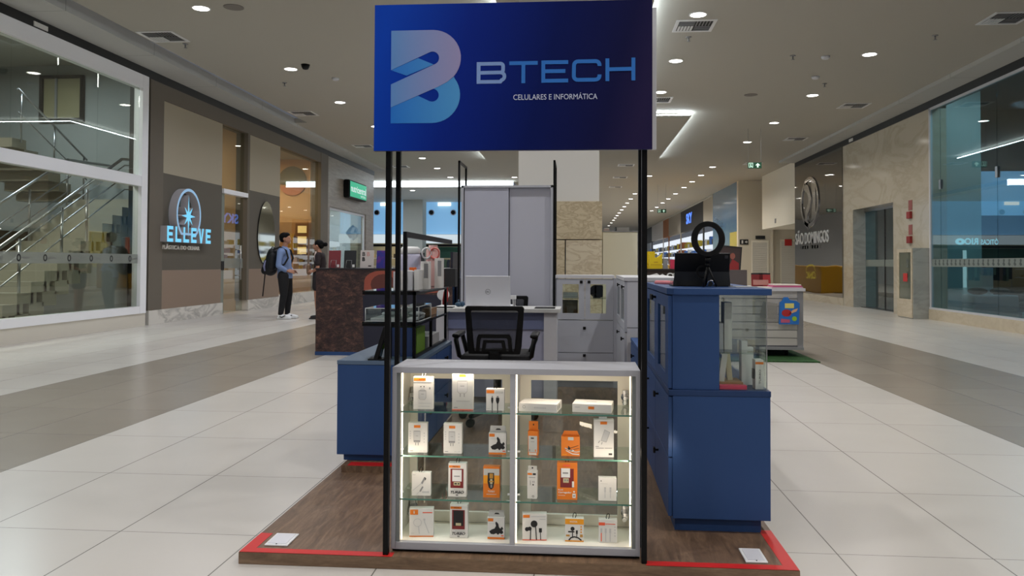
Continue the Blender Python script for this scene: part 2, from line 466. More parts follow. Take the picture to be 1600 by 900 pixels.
# air vents (four-way diffusers)
vent_proto = None
def vent(x, y, label):
    global vent_proto
    if vent_proto is None:
        t = thing('air_vent', label, 'air vent', (x, y, ZC), 'square air vents in the ceiling')
        MB().loopband([(-.3, -.3), (.3, -.3), (.3, .3), (-.3, .3)], [(-.25, -.25), (.25, -.25), (.25, .25), (-.25, .25)], (x, y, ZC - .012), (1, 0, 0), (0, 1, 0), (0, 0, .01)).build('vent_frame', M['white'], t)
        q = MB(); q.box(x - .25, x + .25, y - .25, y + .25, ZC - .004, ZC - .001, 0)
        for sx, sy, hor, m in ((-1, -1, 1, 1), (1, 1, 1, 1), (-1, 1, 0, 2), (1, -1, 0, 1)):
            for k in range(5):
                c = -.2 + k * .05 + .0
                if hor: q.box(x + sx * .125 - .115, x + sx * .125 + .115, y + sy * .125 - .1 + k * .047, y + sy * .125 - .1 + k * .047 + .012, ZC - .011, ZC - .005, m)
                else: q.box(x + sx * .125 - .11 + k * .047, x + sx * .125 - .11 + k * .047 + (.034 if m == 2 else .012), y + sy * .125 - .115, y + sy * .125 + .115, ZC - .011, ZC - .005, m)
        q.build('louvres', [M['black'], M['midink'], M['white']], t)
        vent_proto = t
    else: t = copy_tree(vent_proto, (x, y, ZC), label)
n = 0
for y in (12.19, 18.72, 24.1, 29.3): vent(-6.65, y, '%s square air vent from the front, beside the left ceiling board band' % ORD[n]); n += 1
n = 0
for y in (12.05, 18.5, 23.33, 29.0): vent(6.24, y, '%s square air vent from the front, beside the right ceiling board band' % ORD[n]); n += 1
n = 0
for y in (12.14, 17.6, 29.25, 33.35, 37.52): vent(1.75, y, '%s square air vent from the front, in line with the right edge of the sign' % ORD[n]); n += 1
# ceiling speakers, detectors, sprinklers
sp0 = None
for x, y, lab in ((-4.88, 10.84, 'flat grey round ceiling speaker beside the first left downlight'), (3.67, 17.2, 'flat grey round ceiling speaker in front of the hanging exit sign wires')):
    q = MB(); q.cyl((x, y, ZC - .008), (x, y, ZC - .001), .14, n=24)
    tag(q.build('ceiling_speaker', mat('speaker_grille', (120, 114, 108), 0.7)), lab, 'speaker', 'round ceiling speakers')
def sprinkler(x, y, lab):
    q = MB(); q.cyl((x, y, ZC - .012), (x, y, ZC), .045, n=12); q.cyl((x, y, ZC - .07), (x, y, ZC - .012), .012, n=8); q.cyl((x, y, ZC - .075), (x, y, ZC - .07), .03, n=10)
    tag(q.build('sprinkler_head', M['midink']), lab, 'sprinkler', 'sprinkler heads on the ceiling')
sprinkler(-6.5, 12.62, 'small pendent sprinkler head right behind the nearest left air vent')
sprinkler(3.7, 14.0, 'small pendent sprinkler head between two smoke detectors at right')
sprinkler(-5.9, 15.5, 'small pendent sprinkler head left of the second left downlight')
sprinkler(1.75, 12.75, 'small pendent sprinkler head right behind the vent beside the sign')
sprinkler(5.6, 12.9, 'small pendent sprinkler head just left of the nearest right air vent')
sprinkler(4.9, 16.2, 'small pendent sprinkler head near the second right downlight')
def detector(x, y, lab):
    q = MB(); q.lathe([(.05, -.05), (.07, -.03), (.075, 0)], (x, y, ZC), 16)
    tag(q.build('smoke_detector', M['greylight']), lab, 'smoke detector', 'smoke detectors on the ceiling')
detector(4.28, 14.09, 'small round smoke detector left of the nearest right downlight')
detector(4.55, 15.6, 'small round smoke detector between the first and second right downlights')
detector(-4.75, 15.17, 'small round smoke detector between the second and third left downlights')
q = MB(); q.lathe([(.0, -.1), (.05, -.085), (.07, -.05), (.08, 0)], (-4.98, 14.1, ZC), 16)
tag(q.build('dome_camera', M['plasticblack']), 'small dark dome camera beside the second left downlight', 'camera')
# hanging exit signs
def exit_sign(x, y, z, lab, w=.36, h=.16, ztop=ZC):
    t = thing('exit_sign', lab, 'exit sign', (x, y, z - h / 2), 'hanging green exit signs')
    q = MB(); q.box(x - w / 2, x + w / 2, y - .015, y + .015, z - h / 2, z + h / 2, 0)
    o = (x, y - .0165, z); u = (1, 0, 0); v = (0, 0, 1); d = (0, .001, 0)
    a = w / .36
    q.prism([(.06 * a, -.055), (.1 * a, -.055), (.1 * a, .0), (.145 * a, .0), (.08 * a, .062), (.015 * a, .0), (.06 * a, .0)], o, u, v, d, 1)
    q.stroke([(-.15 * a, -.06), (-.15 * a, .06), (-.05 * a, .06), (-.05 * a, -.06)], .012, o, u, v, d, 1)
    q.prism(arc(-.10 * a, .035, .014, .014, 0, 330, 8), o, u, v, d, 1)
    q.stroke([(-.105 * a, .02), (-.10 * a, -.015), (-.125 * a, -.058)], .022, o, u, v, d, 1)
    q.stroke([(-.1 * a, -.012), (-.075 * a, -.035), (-.07 * a, -.058)], .016, o, u, v, d, 1)
    q.build('sign_face', [mat('exit_green', (2, 50, 32), 0.4, emit=(4, 70, 44), es=.12), mat('exit_pictogram', (200, 235, 220), 0.4, emit=(180, 230, 210), es=.5)], t)
    for s in (-1, 1):
        MB().cyl((x + s * w * .46, y, z + h / 2), (x + s * w * .46, y, ztop), .004, n=6).build('wire', M['midink'], t)
exit_sign(4.68, 21.5, 3.795, 'green hanging exit sign with an up arrow, nearer to the camera')
exit_sign(3.8, 36.5, 3.57, 'green hanging exit sign far down the corridor, left of the ring light', w=.4)

# ================================================================== STONE COLUMN
M['stone'] = marble('travertine_stone', (206, 192, 162), (168, 150, 120), (182, 166, 136), 5.0, 0.3)
M['stone2'] = marble('travertine_stone_light', (214, 202, 176), (184, 166, 136), (194, 178, 150), 4.0, 0.3)
cx0, cx1, cy0, cy1 = -.64, .225, 8.5, 9.4
MB().box(cx0, cx1, cy0, cy1, 1.82, ZC).build('wall_column', mat('column_paint', (222, 220, 214), 0.75))['kind'] = 'structure'
q = MB(); x0, x1, y0 = cx0 - .02, cx1 + .03, cy0 - .03
q.box(x0, x1, y0, cy1 + .03, 1.42, 1.825, 0); q.box(x0, x0 + .52, y0, cy1 + .03, 0, 1.41, 0)
q.box(x0 + .532, x1, y0 - .012, cy1 + .03, .98, 1.41, 1); q.box(x0 + .52, x1, y0, cy1 + .03, 0, .97, 0)
q.box(x0 + .30, x0 + .525, y0 - .006, y0, .70, 1.02, 1)
struct(q.build('trim_column_cladding', [M['stone'], M['stone2']], bevel=.004))

# ================================================================== LEFT SIDE SHOPFRONTS (plane x = -7.9)
XL = -7.9
M['taupe'] = mat('taupe_render', (104, 96, 85), 0.7); M['taupedark'] = mat('dark_taupe_panel', (92, 86, 76), 0.7)
M['beige'] = mat('beige_panel', (168, 158, 138), 0.7); M['pinkbeige'] = mat('pink_beige_panel', (142, 122, 106), 0.7)
M['wmarble'] = marble('white_marble_base', (218, 214, 206), (168, 164, 158), (208, 204, 196), .8, 0.2)
M['frame'] = mat('white_shop_frame', (248, 248, 252), 0.3)
M['blackgap'] = mat('black_gap', (10, 10, 10), 0.5)
# dark shadow-gap fascia above every left shop
struct(MB().box(XL - .2, XL + .02, -9, 30.2, 4.54, 4.70).build('trim_fascia_left', M['blackgap']))
tag(MB().box(XL + .02, XL + .035, 10.85, 11.15, 4.575, 4.645).build('notice_plate', M['paper']), 'tiny white notice plate on the black fascia above the left glass front', 'sign')
# --- window 1: white framed two-level glass front
w1 = thing('window_1', None, None, (XL, 10, 0), kind='structure')
f = MB(); f.box(XL - .1, XL + .06, 2, 13.698, 4.30, 4.54); f.box(XL - .1, XL + .06, 2, 13.698, 2.52, 2.71); f.box(XL - .1, XL + .06, 2, 13.698, .23, .36)
f.box(XL - .1, XL + .062, 13.70, 13.9, .23, 4.54); f.build('window_frame', M['frame'], w1)
pj = [2, 4.4, 6.4, 8.4, 10.45, 11.45, 12.46, 13.70]
for a, c in zip(pj[:-1], pj[1:]):
    MB().box(XL - .012, XL, a + .006, c - .006, 2.71, 4.30).build('pane', M['shopglass'], w1)
for a, c in zip([2, 5.5, 9.3], [5.5, 9.3, 13.70]):
    MB().box(XL - .012, XL, a + .003, c - .003, .36, 2.52).build('pane', M['shopglass'], w1)
bq = MB(); bq.box(XL + .001, XL + .003, 9.3, 13.7, 1.13, 1.295, 0)
for k in range(7):
    y = 10.1 + k * .56
    bq.loopband(arc(y, 1.213, .045, .055, 0, 360, 16)[:-1], arc(y, 1.213, .022, .032, 0, 360, 16)[:-1], (XL + .004, 0, 0), (0, 1, 0), (0, 0, 1), (-.001, 0, 0), 1)
    bq.box(XL + .003, XL + .004, y + .07, y + .25, 1.20, 1.225, 2)
fro = mat('frosted_film', (150, 155, 148), 0.6, alpha=0.55)
bq.build('frosted_band', [fro, M['ink'], mat('grey_film_print', (110, 112, 108), 0.6)], w1)
struct(MB().box(XL - .1, XL + .04, 2, 13.92, 0, .23).build('trim_plinth_left', mat('plain_stone_plinth', (214, 208, 196), .3)))
struct(MB().box(XL - .3, XL - .02, 13.9, 14.02, 0, 4.54).build('trim_gap_left', M['blackgap']))
# --- clinic front
def wallbox(name, y0, y1, z0, z1, m, dx=0.0, th=.25):
    return struct(MB().box(XL - th, XL + dx, y0, y1, z0, z1).build(name, m))
cl = MB()
for (y0, y1, z0, z1, mi, dx) in [(14.02, 14.5, .26, 4.54, 0, .03), (14.5, 24.1, 4.24, 4.54, 0, .03), (14.5, 17.06, 2.86, 4.24, 2, 0), (14.5, 17.06, 1.0, 2.86, 1, 0), (14.5, 17.06, .26, 1.0, 3, 0),
        (18.42, 20.5, 2.9, 4.24, 2, 0), (18.42, 20.5, 1.0, 2.9, 1, 0), (18.42, 20.5, .26, 1.0, 3, 0), (23.75, 24.45, 0, 4.54, 0, .04), (20.5, 23.75, 0.0, .30, 4, 0.0),
        (14.02, 17.06, 0, .26, 4, .05), (18.42, 20.5, 0, .26, 4, .05), (18.34, 18.46, .26, 4.24, 0, .04)]:
    cl.box(XL - .25, XL + dx, y0, y1, z0, z1, mi)
struct(cl.build('wall_left', [M['taupe'], M['taupedark'], M['beige'], M['pinkbeige'], M['wmarble']]))
# door bay
d1 = thing('door_1', None, None, (XL, 17.7, 0), kind='structure')
MB().box(XL - .1, XL + .05, 17.06, 18.36, 2.70, 2.80).build('transom_bar', M['frame'], d1)
MB().box(XL - .1, XL - .02, 17.06, 17.24, 0, 2.7).build('jamb_profile', mat('grey_green_profile', (120, 126, 116), 0.4), d1)
MB().box(XL - .06, XL - .048, 17.25, 18.3, .02, 2.69).build('door_leaf', M['shopglass'], d1)
h = MB(); h.cyl((XL + .03, 18.02, .75), (XL + .03, 18.02, 1.55), .016); 
for z in (.85, 1.45): h.cyl((XL + .03, 18.02, z), (XL - .05, 18.02, z), .01)
h.build('pull_handle', M['steel'], d1)
MB().box(XL - .02, XL + .0, 17.08, 17.22, .98, 1.18).build('lock_plate', M['plasticblack'], d1)
MB().box(XL - .045, XL - .042, 17.26, 18.3, 1.02, 1.25).build('frosted_band', fro, d1)
w2 = thing('window_2', None, None, (XL, 17.7, 2.8), kind='structure')
MB().box(XL - .06, XL - .05, 17.06, 18.36, 2.80, 4.24).build('pane', M['shopglass'], w2)
w3 = thing('window_3', None, None, (XL, 22, .3), kind='structure')
MB().box(XL - .06, XL - .05, 20.5, 22.9, .30, 4.24).build('pane', M['shopglass'], w3)
MB().box(XL - .06, XL - .05, 22.91, 23.75, .30, 4.24).build('pane', M['shopglass'], w3)
# --- grey wood-grain tile shop beyond
def tile_mat():
    m = mat('grey_wood_grain_tile', (112, 102, 92), 0.45); N = NT(m); v = N.coords()
    g = N.noise(N.mapping(v, (1, .7, 6)), 2.0, 6, 0.62, 0.8)
    c = N.ramp(g, [(0.3, (122, 112, 101)), (0.5, (140, 129, 117)), (0.7, (154, 144, 131))])
    x, y, z = N.sep(v); fr = N.math('FRACT', N.math('DIVIDE', y, 1.2)); fz = N.math('FRACT', N.math('DIVIDE', z, 1.2))
    ln = N.math('MAXIMUM', N.math('LESS_THAN', fr, .008), N.math('LESS_THAN', fz, .008))
    N.color(N.mix(N.math('MULTIPLY', ln, .5), c, (70, 64, 58))); return m
M['gtile'] = tile_mat()
q = MB()
for y0, y1, z0, z1 in ((24.45, 30.2, 2.95, 4.54), (29.1, 30.2, 0, 2.95), (24.45, 24.75, 0, 2.95), (24.75, 29.1, 0, .12)): q.box(XL - .3, XL, y0, y1, z0, z1)
q.box(-16, XL - .3, 29.95, 30.2, 0, 4.54)
struct(q.build('wall_left_tiled', M['gtile']))
w4 = thing('window_4', None, None, (XL, 27, .12), kind='structure')
MB().box(XL - .10, XL - .09, 24.75, 29.0, .12, 2.95).build('pane', M['shopglass'], w4)
MB().loopband([(24.75, .12), (29.1, .12), (29.1, 2.95), (24.75, 2.95)], [(24.83, .2), (29.0, .2), (29.0, 2.87), (24.83, 2.87)], (XL - .05, 0, 0), (0, 1, 0), (0, 0, 1), (-.06, 0, 0)).build('window_frame', M['greylight'], w4)

# --- interior shells behind the left shops
M['inwall'] = mat('interior_plaster_grey', (150, 154, 152), 0.8); M['inbrown'] = mat('interior_brown_panel', (98, 78, 56), 0.6)
M['infloor'] = mat('interior_floor', (150, 142, 130), 0.3)
q = MB(); q.box(-15, -14.8, 2, 15.5, 0, 5.2, 0); q.box(-15, XL - .25, 15.5, 15.6, 0, 5.2, 0); q.box(-15, XL, 2, 14.0, 5.2, 5.3, 1); q.box(-15, XL - .25, 14.0, 15.5, 5.2, 5.3, 1)
q.box(-15, XL - .1, 1.8, 2, 0, 5.2, 0); q.box(-11.2, -11.0, 11.2, 15.5, 0, 1.75, 2); q.box(-11.6, -11.4, 8, 12.3, 0, 4.4, 2); q.box(XL - .3, XL, 2, 14.0, 4.7, 5.2, 0)
struct(q.build('wall_stair_hall', [M['inwall'], M['ceil'], M['inbrown']]))
struct(MB().box(-15, XL - .1, 2, 15.5, -.02, .02).build('floor_stair_hall', M['infloor']))
q = MB(); q.box(-13, -12.8, 15.7, 24.4, 0, 4.5, 0); q.box(-13, XL - .25, 15.7, 24.4, 4.4, 4.5, 2); q.box(-13, XL - .26, 24.3, 24.45, 0, 4.5, 0); q.box(-10.4, -10.25, 20.4, 24.2, 0, 4.3, 1); q.box(-10.2, XL - .26, 24.26, 24.3, 0, 2.42, 1)
q.box(-13, XL - .26, 18.4, 18.5, 0, 4.4, 0)
struct(q.build('wall_clinic_interior', [mat('clinic_wall', (222, 186, 146), 0.8), mat('clinic_partition', (176, 138, 98), 0.7), M['ceil']]))
q = MB(); q.box(-13, -12.8, 24.5, 29.95, 0, 4.5, 0); q.box(-13, XL - .3, 24.5, 29.95, 3.6, 3.7, 1); q.box(-8.72, XL - .3, 29.9, 29.95, 0, 3.6, 2); q.box(-13, -8.72, 29.92, 29.95, 0, 3.6, 0)
struct(q.build('wall_health_shop_interior', [mat('shop_white', (215, 224, 232), 0.7), M['ceil'], mat('shop_beige', (178, 166, 146), .7)]))
# ================================================================== LEFT INTERIOR DETAILS
# staircase behind the white framed glass
st = thing('staircase', 'pale stone staircase with steel handrails rising behind the white-framed glass front', 'staircase', (-8.9, 13, 0))
q = MB(); ys, zs, dy, dz = 10.35, .02, .30, .165
for k in range(14):
    y = ys + k * dy; z = zs + k * dz
    q.box(-9.5, -8.35, y, y + dy + .06, z, z + dz)               # tread
    q.box(-9.5, -8.35, y + dy, y + dy + .13 if k < 13 else y + dy + .06, z, z + dz + .0)
    q.box(-9.5, -8.35, y + .26, y + dy + .30, max(.0, z - .22), z + .01)
q.box(-9.5, -8.35, 14.5, 15.45, 2.15, 2.34)
M['stair'] = mat('stair_stone', (158, 154, 140), 0.4)
q.build('steps', M['stair'], st)
q = MB()
q.box(-14, -11.8, 12.5, 15.4, 3.2, 3.4)
def rail_pts(x, h): return [(x, ys - .1, zs + h), (x, ys + 13 * dy, zs + 13 * dz + h)]
hr = MB()
hr.tube([(-8.4, 10.2, .95), (-8.4, 14.0, 2.98 + .07), (-8.4, 14.5, 3.1), (-8.4, 15.4, 3.1)], .028, 10)
hr.build('handrail', M['steel'], st)
mr = MB()
for h in (.35, .6, .8):
    mr.tube([(-8.4, 10.2, .02 + h), (-8.4, 14.1, 2.2 + h - .05), (-8.4, 15.4, 2.3 + h - .05)], .013, 6)
mr.build('rail', M['steel'], st)
for y in (11.35, 12.33, 12.98, 14.3):
    z = zs + (y - ys) / dy * dz
    MB().cyl((-8.4, y, z - .12), (-8.4, y, z + .93), .022, n=10).build('baluster', M['steel'], st)
hr = MB(); hr.tube([(-9.45, 10.2, .95), (-9.45, 14.0, 3.05), (-9.45, 15.4, 3.1)], .026, 8)
for h in (.35, .6): hr.tube([(-9.45, 10.2, .02 + h), (-9.45, 14.1, 2.2 + h - .05)], .012, 6)
for y in (11.0, 12.0, 13.0, 14.0):
    z = zs + (y - ys) / dy * dz; hr.cyl((-9.45, y, z), (-9.45, y, z + .93), .02, n=8)
hr.build('far_handrail', M['steel'], st)
up = thing('upper_stair_flight', 'upper flight of the staircase with thin steel rails, seen through the upper glass', 'staircase', (-10.3, 13, 2.3))
q = MB()
for k in range(6):
    y = 15.1 - k * .32; z = 2.34 + k * .165
    q.box(-11.0, -9.9, y - .36, y, z, z + .165)
q.build('steps', M['stair'], up)
q = MB(); q.tube([(-9.85, 15.2, 3.2), (-9.85, 13.2, 4.2)], .02, 8); q.tube([(-9.85, 15.2, 2.8), (-9.85, 13.2, 3.8)], .012, 6)
for y in (15.1, 14.2, 13.3): q.cyl((-9.85, y, 2.34 + (15.1 - y) * .515), (-9.85, y, 3.25 + (15.1 - y) * .515), .016, n=8)
q.build('handrail', M['steel'], up)
# dark framed window on the end wall
w = thing('window_5', None, None, (-10.6, 15.5, 4.0), kind='structure')
MB().loopband([(-11.05, 4.02), (-10.1, 4.02), (-10.1, 4.98), (-11.05, 4.98)], [(-10.98, 4.1), (-10.17, 4.1), (-10.17, 4.92), (-10.98, 4.92)], (0, 15.42, 0), (1, 0, 0), (0, 0, 1), (0, .07, 0)).build('window_frame', M['plasticblack'], w)
MB().box(-10.72, -10.68, 15.43, 15.48, 4.1, 4.92).build('mullion', M['midink'], w)
MB().box(-10.98, -10.17, 15.47, 15.49, 4.1, 4.92).build('pane', mat('olive_blind', (150, 142, 108), 0.6), w)
# waiting chairs under the stairs
def simple_chair(x, y, lab, m, rz=0):
    t = thing('waiting_chair', lab, 'chair', (x, y, 0.02), 'dark waiting chairs under the staircase')
    q = MB(); q.box(x - .22, x + .22, y - .21, y + .21, .42, .48, bev=.02); q.build('seat', m, t)
    q = MB(); q.box(x - .22, x - .17, y - .21, y + .21, .5, .86, bev=.02); q.build('backrest', m, t)
    for sx in (-.19, .19):
        for sy in (-.18, .18): MB().cyl((x + sx, y + sy, .02), (x + sx, y + sy, .43), .014, n=8).build('leg', M['blackmetal'], t)
M['navyfab'] = mat('navy_fabric', (26, 30, 44), 0.8)
for k, (y, lab) in enumerate(((12.75, 'leftmost dark waiting chair under the staircase'), (13.3, 'middle dark waiting chair under the staircase'), (13.85, 'rightmost dark waiting chair under the staircase'))):
    simple_chair(-10.4, y, lab, M['navyfab'])
# lights inside the left shops
area_light('stair_hall_fill', (-10.2, 9, 5.0), 1.6, 460, (246, 246, 240))  # both stair hall lights are fixtureless fill added to brighten the stairs
area_light('stair_hall_fill', (-9.9, 13.2, 5.0), .6, 170, (225, 240, 255))
area_light('clinic_lamp', (-10.2, 17.6, 4.3), .8, 110, (255, 236, 208))
area_light('clinic_lamp', (-9.3, 22.2, 4.3), .8, 170, (255, 226, 186))
area_light('health_shop_lamp', (-10.2, 27, 3.5), 1.2, 150, (225, 240, 255))
# inside the clinic: reception desk and wall cabinet
q = MB(); q.box(-11.6, -9.6, 18.0, 18.35, .02, 1.05); tag(q.build('reception_desk', mat('desk_beige', (170, 160, 142), 0.5), bevel=.01), 'pale reception desk inside the clinic, behind the glass door', 'desk')
t = thing('display_niche', 'lit wall niche with glass shelves inside the clinic, behind the tall window', 'shelf', (-8.5, 24.2, 1.0))
MB().box(-8.78, -8.2, 24.1, 24.255, 1.3, 2.38).build('cabinet', mat('brown_wood_niche', (120, 84, 52), 0.5), t)
for z in (1.42, 1.75, 2.08): MB().box(-8.7, -8.42, 24.08, 24.1, z, z + .22).build('lit_shelf', mat('niche_glow', (230, 205, 140), 0.5, emit=(255, 220, 150), es=1.2), t)
tag(MB().box(-9.05, -8.86, 24.2, 24.255, 1.45, 2.05).build('ochre_wall_panel', mat('ochre_panel', (190, 150, 60), .5)), 'small ochre wall panel left of the lit niche inside the clinic', 'panel')
q = MB(); q.prism(arc(-8.95, 3.72, .45, .46, -14, 194, 24), (0, 24.25, 0), (1, 0, 0), (0, 0, 1), (0, .03, 0), 0); q.prism(arc(-8.95, 3.70, .44, .44, 200, 340, 20), (0, 24.25, 0), (1, 0, 0), (0, 0, 1), (0, .03, 0), 1)
tag(q.build('wall_disc', [mat('disc_grey_green', (120, 118, 100), 0.7), mat('disc_rose', (204, 140, 116), 0.7)]), 'round two-tone wall decoration, grey above and pink below, behind the tall clinic window', 'wall decoration')
q = MB(); q.box(-8.36, -8.33, 24.24, 24.26, 2.6, 4.3); tag(q.build('dark_wall_batten', M['midink']), 'thin dark vertical batten right of the round wall decoration', 'batten')
q = MB(); q.box(-9.9, -8.9, 21.0, 21.6, .02, .75, bev=.05); tag(q.build('waiting_bench', mat('bench_grey', (128, 124, 116), 0.7)), 'low grey bench inside the clinic at the foot of the tall window', 'bench')

# clinic mirror
t = thing('wall_mirror', 'tall egg-shaped frameless mirror on the clinic wall, behind the man with a backpack', 'mirror', (XL, 19.55, 1.12))
pts = []
for i in range(40):
    a = 2 * PI * i / 40; r = .56 * (1 - .14 * math.sin(a)); pts.append((19.55 + r * math.cos(a) * (1.0 if math.cos(a) > 0 else .95), 1.9 + .8 * math.sin(a)))
MB().prism(pts, (XL + .03, 0, 0), (0, 1, 0), (0, 0, 1), (-.025, 0, 0), 0, 1).build('mirror_glass', [mat('mirror_silver', (205, 212, 205), 0.04, 1.0), M['ink']], t)

# ELLEVE illuminated sign
M['signlit'] = lamp_mat('sign_face_cyan_white', (120, 215, 255), 1.6); M['signside'] = mat('sign_return', (196, 192, 196), 0.5)
t = thing('clinic_sign', 'white-blue lit ELLEVE letters with an oval ring and star on the taupe wall', 'sign', (XL, 15.5, 1.4))
q = MB(); U, V, D = (0, 1, 0), (0, 0, 1), (-.16, 0, 0); xs = XL + .165
lw = .26
def letter(q, ch, y, z, w, h, s=.064):
    if ch == 'E': segs = [[(0, 0), (s, 0), (s, h), (0, h)], [(s, 0), (w, 0), (w, s), (s, s)], [(s, h - s), (w, h - s), (w, h), (s, h)], [(s, h / 2 - s / 2), (w * .9, h / 2 - s / 2), (w * .9, h / 2 + s / 2), (s, h / 2 + s / 2)]]
    elif ch == 'L': segs = [[(0, 0), (s, 0), (s, h), (0, h)], [(s, 0), (w, 0), (w, s), (s, s)]]
    else: segs = [[(0, h), (w * .36, 0), (w * .64, 0), (w * .5, s * 1.4), (s * 1.05, h)], [(w, h), (w * .64, 0), (w * .5, s * 1.4), (w - s * 1.05, h)][::-1]]
    for g in segs: q.prism([(y + a, z + b) for a, b in g], (xs, 0, 0), U, V, D, 0, 1)
for k, ch in enumerate('ELLEVE'):
    yy = 14.42 + k * .312; letter(q, ch, yy, 1.545, .225, .30)
q.build('letters', [M['signlit'], M['signside']], t)
q = MB(); q.loopband(arc(15.26, 2.10, .50, .52, -52, 232, 48), arc(15.26, 2.10, .445, .465, -52, 232, 48), (xs, 0, 0), U, V, D, 0, 1)
q.build('oval_ring', [lamp_mat('ring_glow', (170, 215, 255), 1.0), M['signside']], t)
q = MB(); star = []
for i in range(16):
    a = PI / 2 + i * PI / 8; r = (.42 if i in (0, 8) else (.30 if i % 4 == 0 else .25)) if i % 2 == 0 else .085
    star.append((15.24 + r * math.cos(a) * .95, 2.07 + r * math.sin(a)))
q.prism(star, (xs, 0, 0), U, V, D, 0, 1); q.build('star', [M['signlit'], M['signside']], t)
q = MB(); q.text('PLÁSTICA DO OLHAR', (XL + .02, 14.52, 1.405), U, V, w=1.5, h=.1, d=(-.02, 0, 0), bold=.01); q.build('tagline', mat('tagline_silver', (244, 240, 232), 0.4), t)
# green lightbox sign
t = thing('lightbox_sign', 'green lit lightbox sign with white lettering high on the grey tiled shopfront', 'sign', (XL, 27.3, 3.4))
MB().box(XL, XL + .22, 26.2, 28.35, 3.36, 3.98, bev=.05).build('box_case', M['plasticblack'], t)
q = MB(); q.prism([(26.25, 3.41), (28.3, 3.41), (28.3, 3.93), (26.25, 3.93)], (XL + .226, 0, 0), U, V, (-.004, 0, 0), 0)
q.text('nutricentral', (XL + .229, 26.34, 3.58), U, V, w=1.9, h=.24, m=1, bold=.015); q.text('NATURAL', (XL + .229, 27.55, 3.46), U, V, w=.65, h=.08, m=1)
q.build('lit_face', [lamp_mat('green_lightbox', (0, 205, 150), 1.0), lamp_mat('white_letters', (235, 255, 250), 1.3)], t)
# shop interior pieces behind the health shop window
for k in range(4): tag(MB().box(-12.7, -12.3, 25.0 + k * 1.1, 25.9 + k * 1.1, 0, 2.3, bev=.01).build('tall_white_cupboard', mat('shelving_white', (215, 222, 226), 0.6)), '%s tall white cupboard from the front inside the grey tiled shop' % ORD[k], 'cupboard', 'white cupboards in the tiled shop')
t = thing('floor_lamp', 'chrome arched floor lamp behind the window of the grey tiled shop', 'lamp', (-8.2, 29.5, 0))
MB().tube([(-8.27, 29.6, 0), (-8.27, 29.6, 2.05), (-8.3, 29.5, 2.25), (-8.35, 29.3, 2.30)], .035, 8).build('pole', M['chrome'], t)
MB().lathe([(.0, .3), (.14, .2), (.30, 0), (.14, -.2), (0, -.3)], (-8.42, 29.2, 2.28), 8, smooth=False).build('shade', M['chrome'], t)
MB().lathe([(.2, 0), (.2, .03), (.03, .05)], (-8.27, 29.6, 0), 16).build('base', M['chrome'], t)
area_light('health_shop_lamp', (-8.9, 28.6, 3.5), .6, 60, (225, 240, 255))

# ================================================================== RIGHT SIDE SHOPFRONTS (plane x = 7.55)
XR = 7.55
M['cmarble'] = marble('cream_marble_wall', (198, 190, 172), (184, 173, 152), (188, 179, 160), .45, 0.12)
M['gmarble'] = marble('grey_marble_pier', (176, 178, 172), (156, 157, 151), (168, 170, 164), .8, 0.15)
M['bmarble'] = marble('beige_marble_base', (206, 194, 170), (192, 178, 153), (198, 186, 162), .9, 0.2)
struct(MB().box(XR - .02, XR + .2, -9, 28.3, 4.54, 4.70).build('trim_fascia_right', M['blackgap']))
tag(MB().box(XR - .035, XR - .02, 22.4, 22.7, 4.575, 4.65).build('notice_plate', M['paper']), 'tiny white notice plate on the black fascia above the glossy black panel', 'sign')
M['charcoal0'] = mat('charcoal_backing', (30, 32, 34), .7)
w6 = thing('window_6', None, None, (XR, 12, .25), kind='structure')
pj = [3, 6, 9, 12, 14.95, 17.2, 17.66]
for a, c in zip(pj[:-1], pj[1:]): MB().box(XR, XR + .014, a + .004, c - .004, .25, 4.54).build('pane', M['coolglass'], w6)
q = MB(); q.box(XR - .03, XR + .05, 3, 17.7, .22, .26); q.box(XR - .02, XR + .04, 17.64, 17.70, .22, 4.54); q.box(XR - .02, XR + .04, 3, 17.7, 4.49, 4.54); q.build('window_frame', M['greylight'], w6)
bq = MB(); bq.box(XR - .003, XR - .001, 6, 17.62, 1.13, 1.29, 0)
for k in range(64):
    y = 6.1 + k * .18
    bq.prism(arc(y, 1.25, .03, .03, 0, 360, 8)[:-1], (XR - .004, 0, 0), (0, 1, 0), (0, 0, 1), (.001, 0, 0), 1); bq.prism([(y - .045, 1.18), (y + .0, 1.15), (y + .05, 1.19), (y + .01, 1.235)], (XR - .004, 0, 0), (0, 1, 0), (0, 0, 1), (.001, 0, 0), 1)
bq.build('frosted_band', [mat('frost_grey', (150, 160, 156), 0.6, alpha=.65), mat('frost_dark', (70, 80, 78), 0.6)], w6)
for y in (14.9, 17.15): 
    MB().box(XR - .02, XR + .03, y, y + .08, 2.75, 2.95).build('glass_clamp', M['steel'], w6)
struct(MB().box(XR - .04, XR + .2, 3, 17.7, 0, .22).build('trim_plinth_right', M['bmarble']))
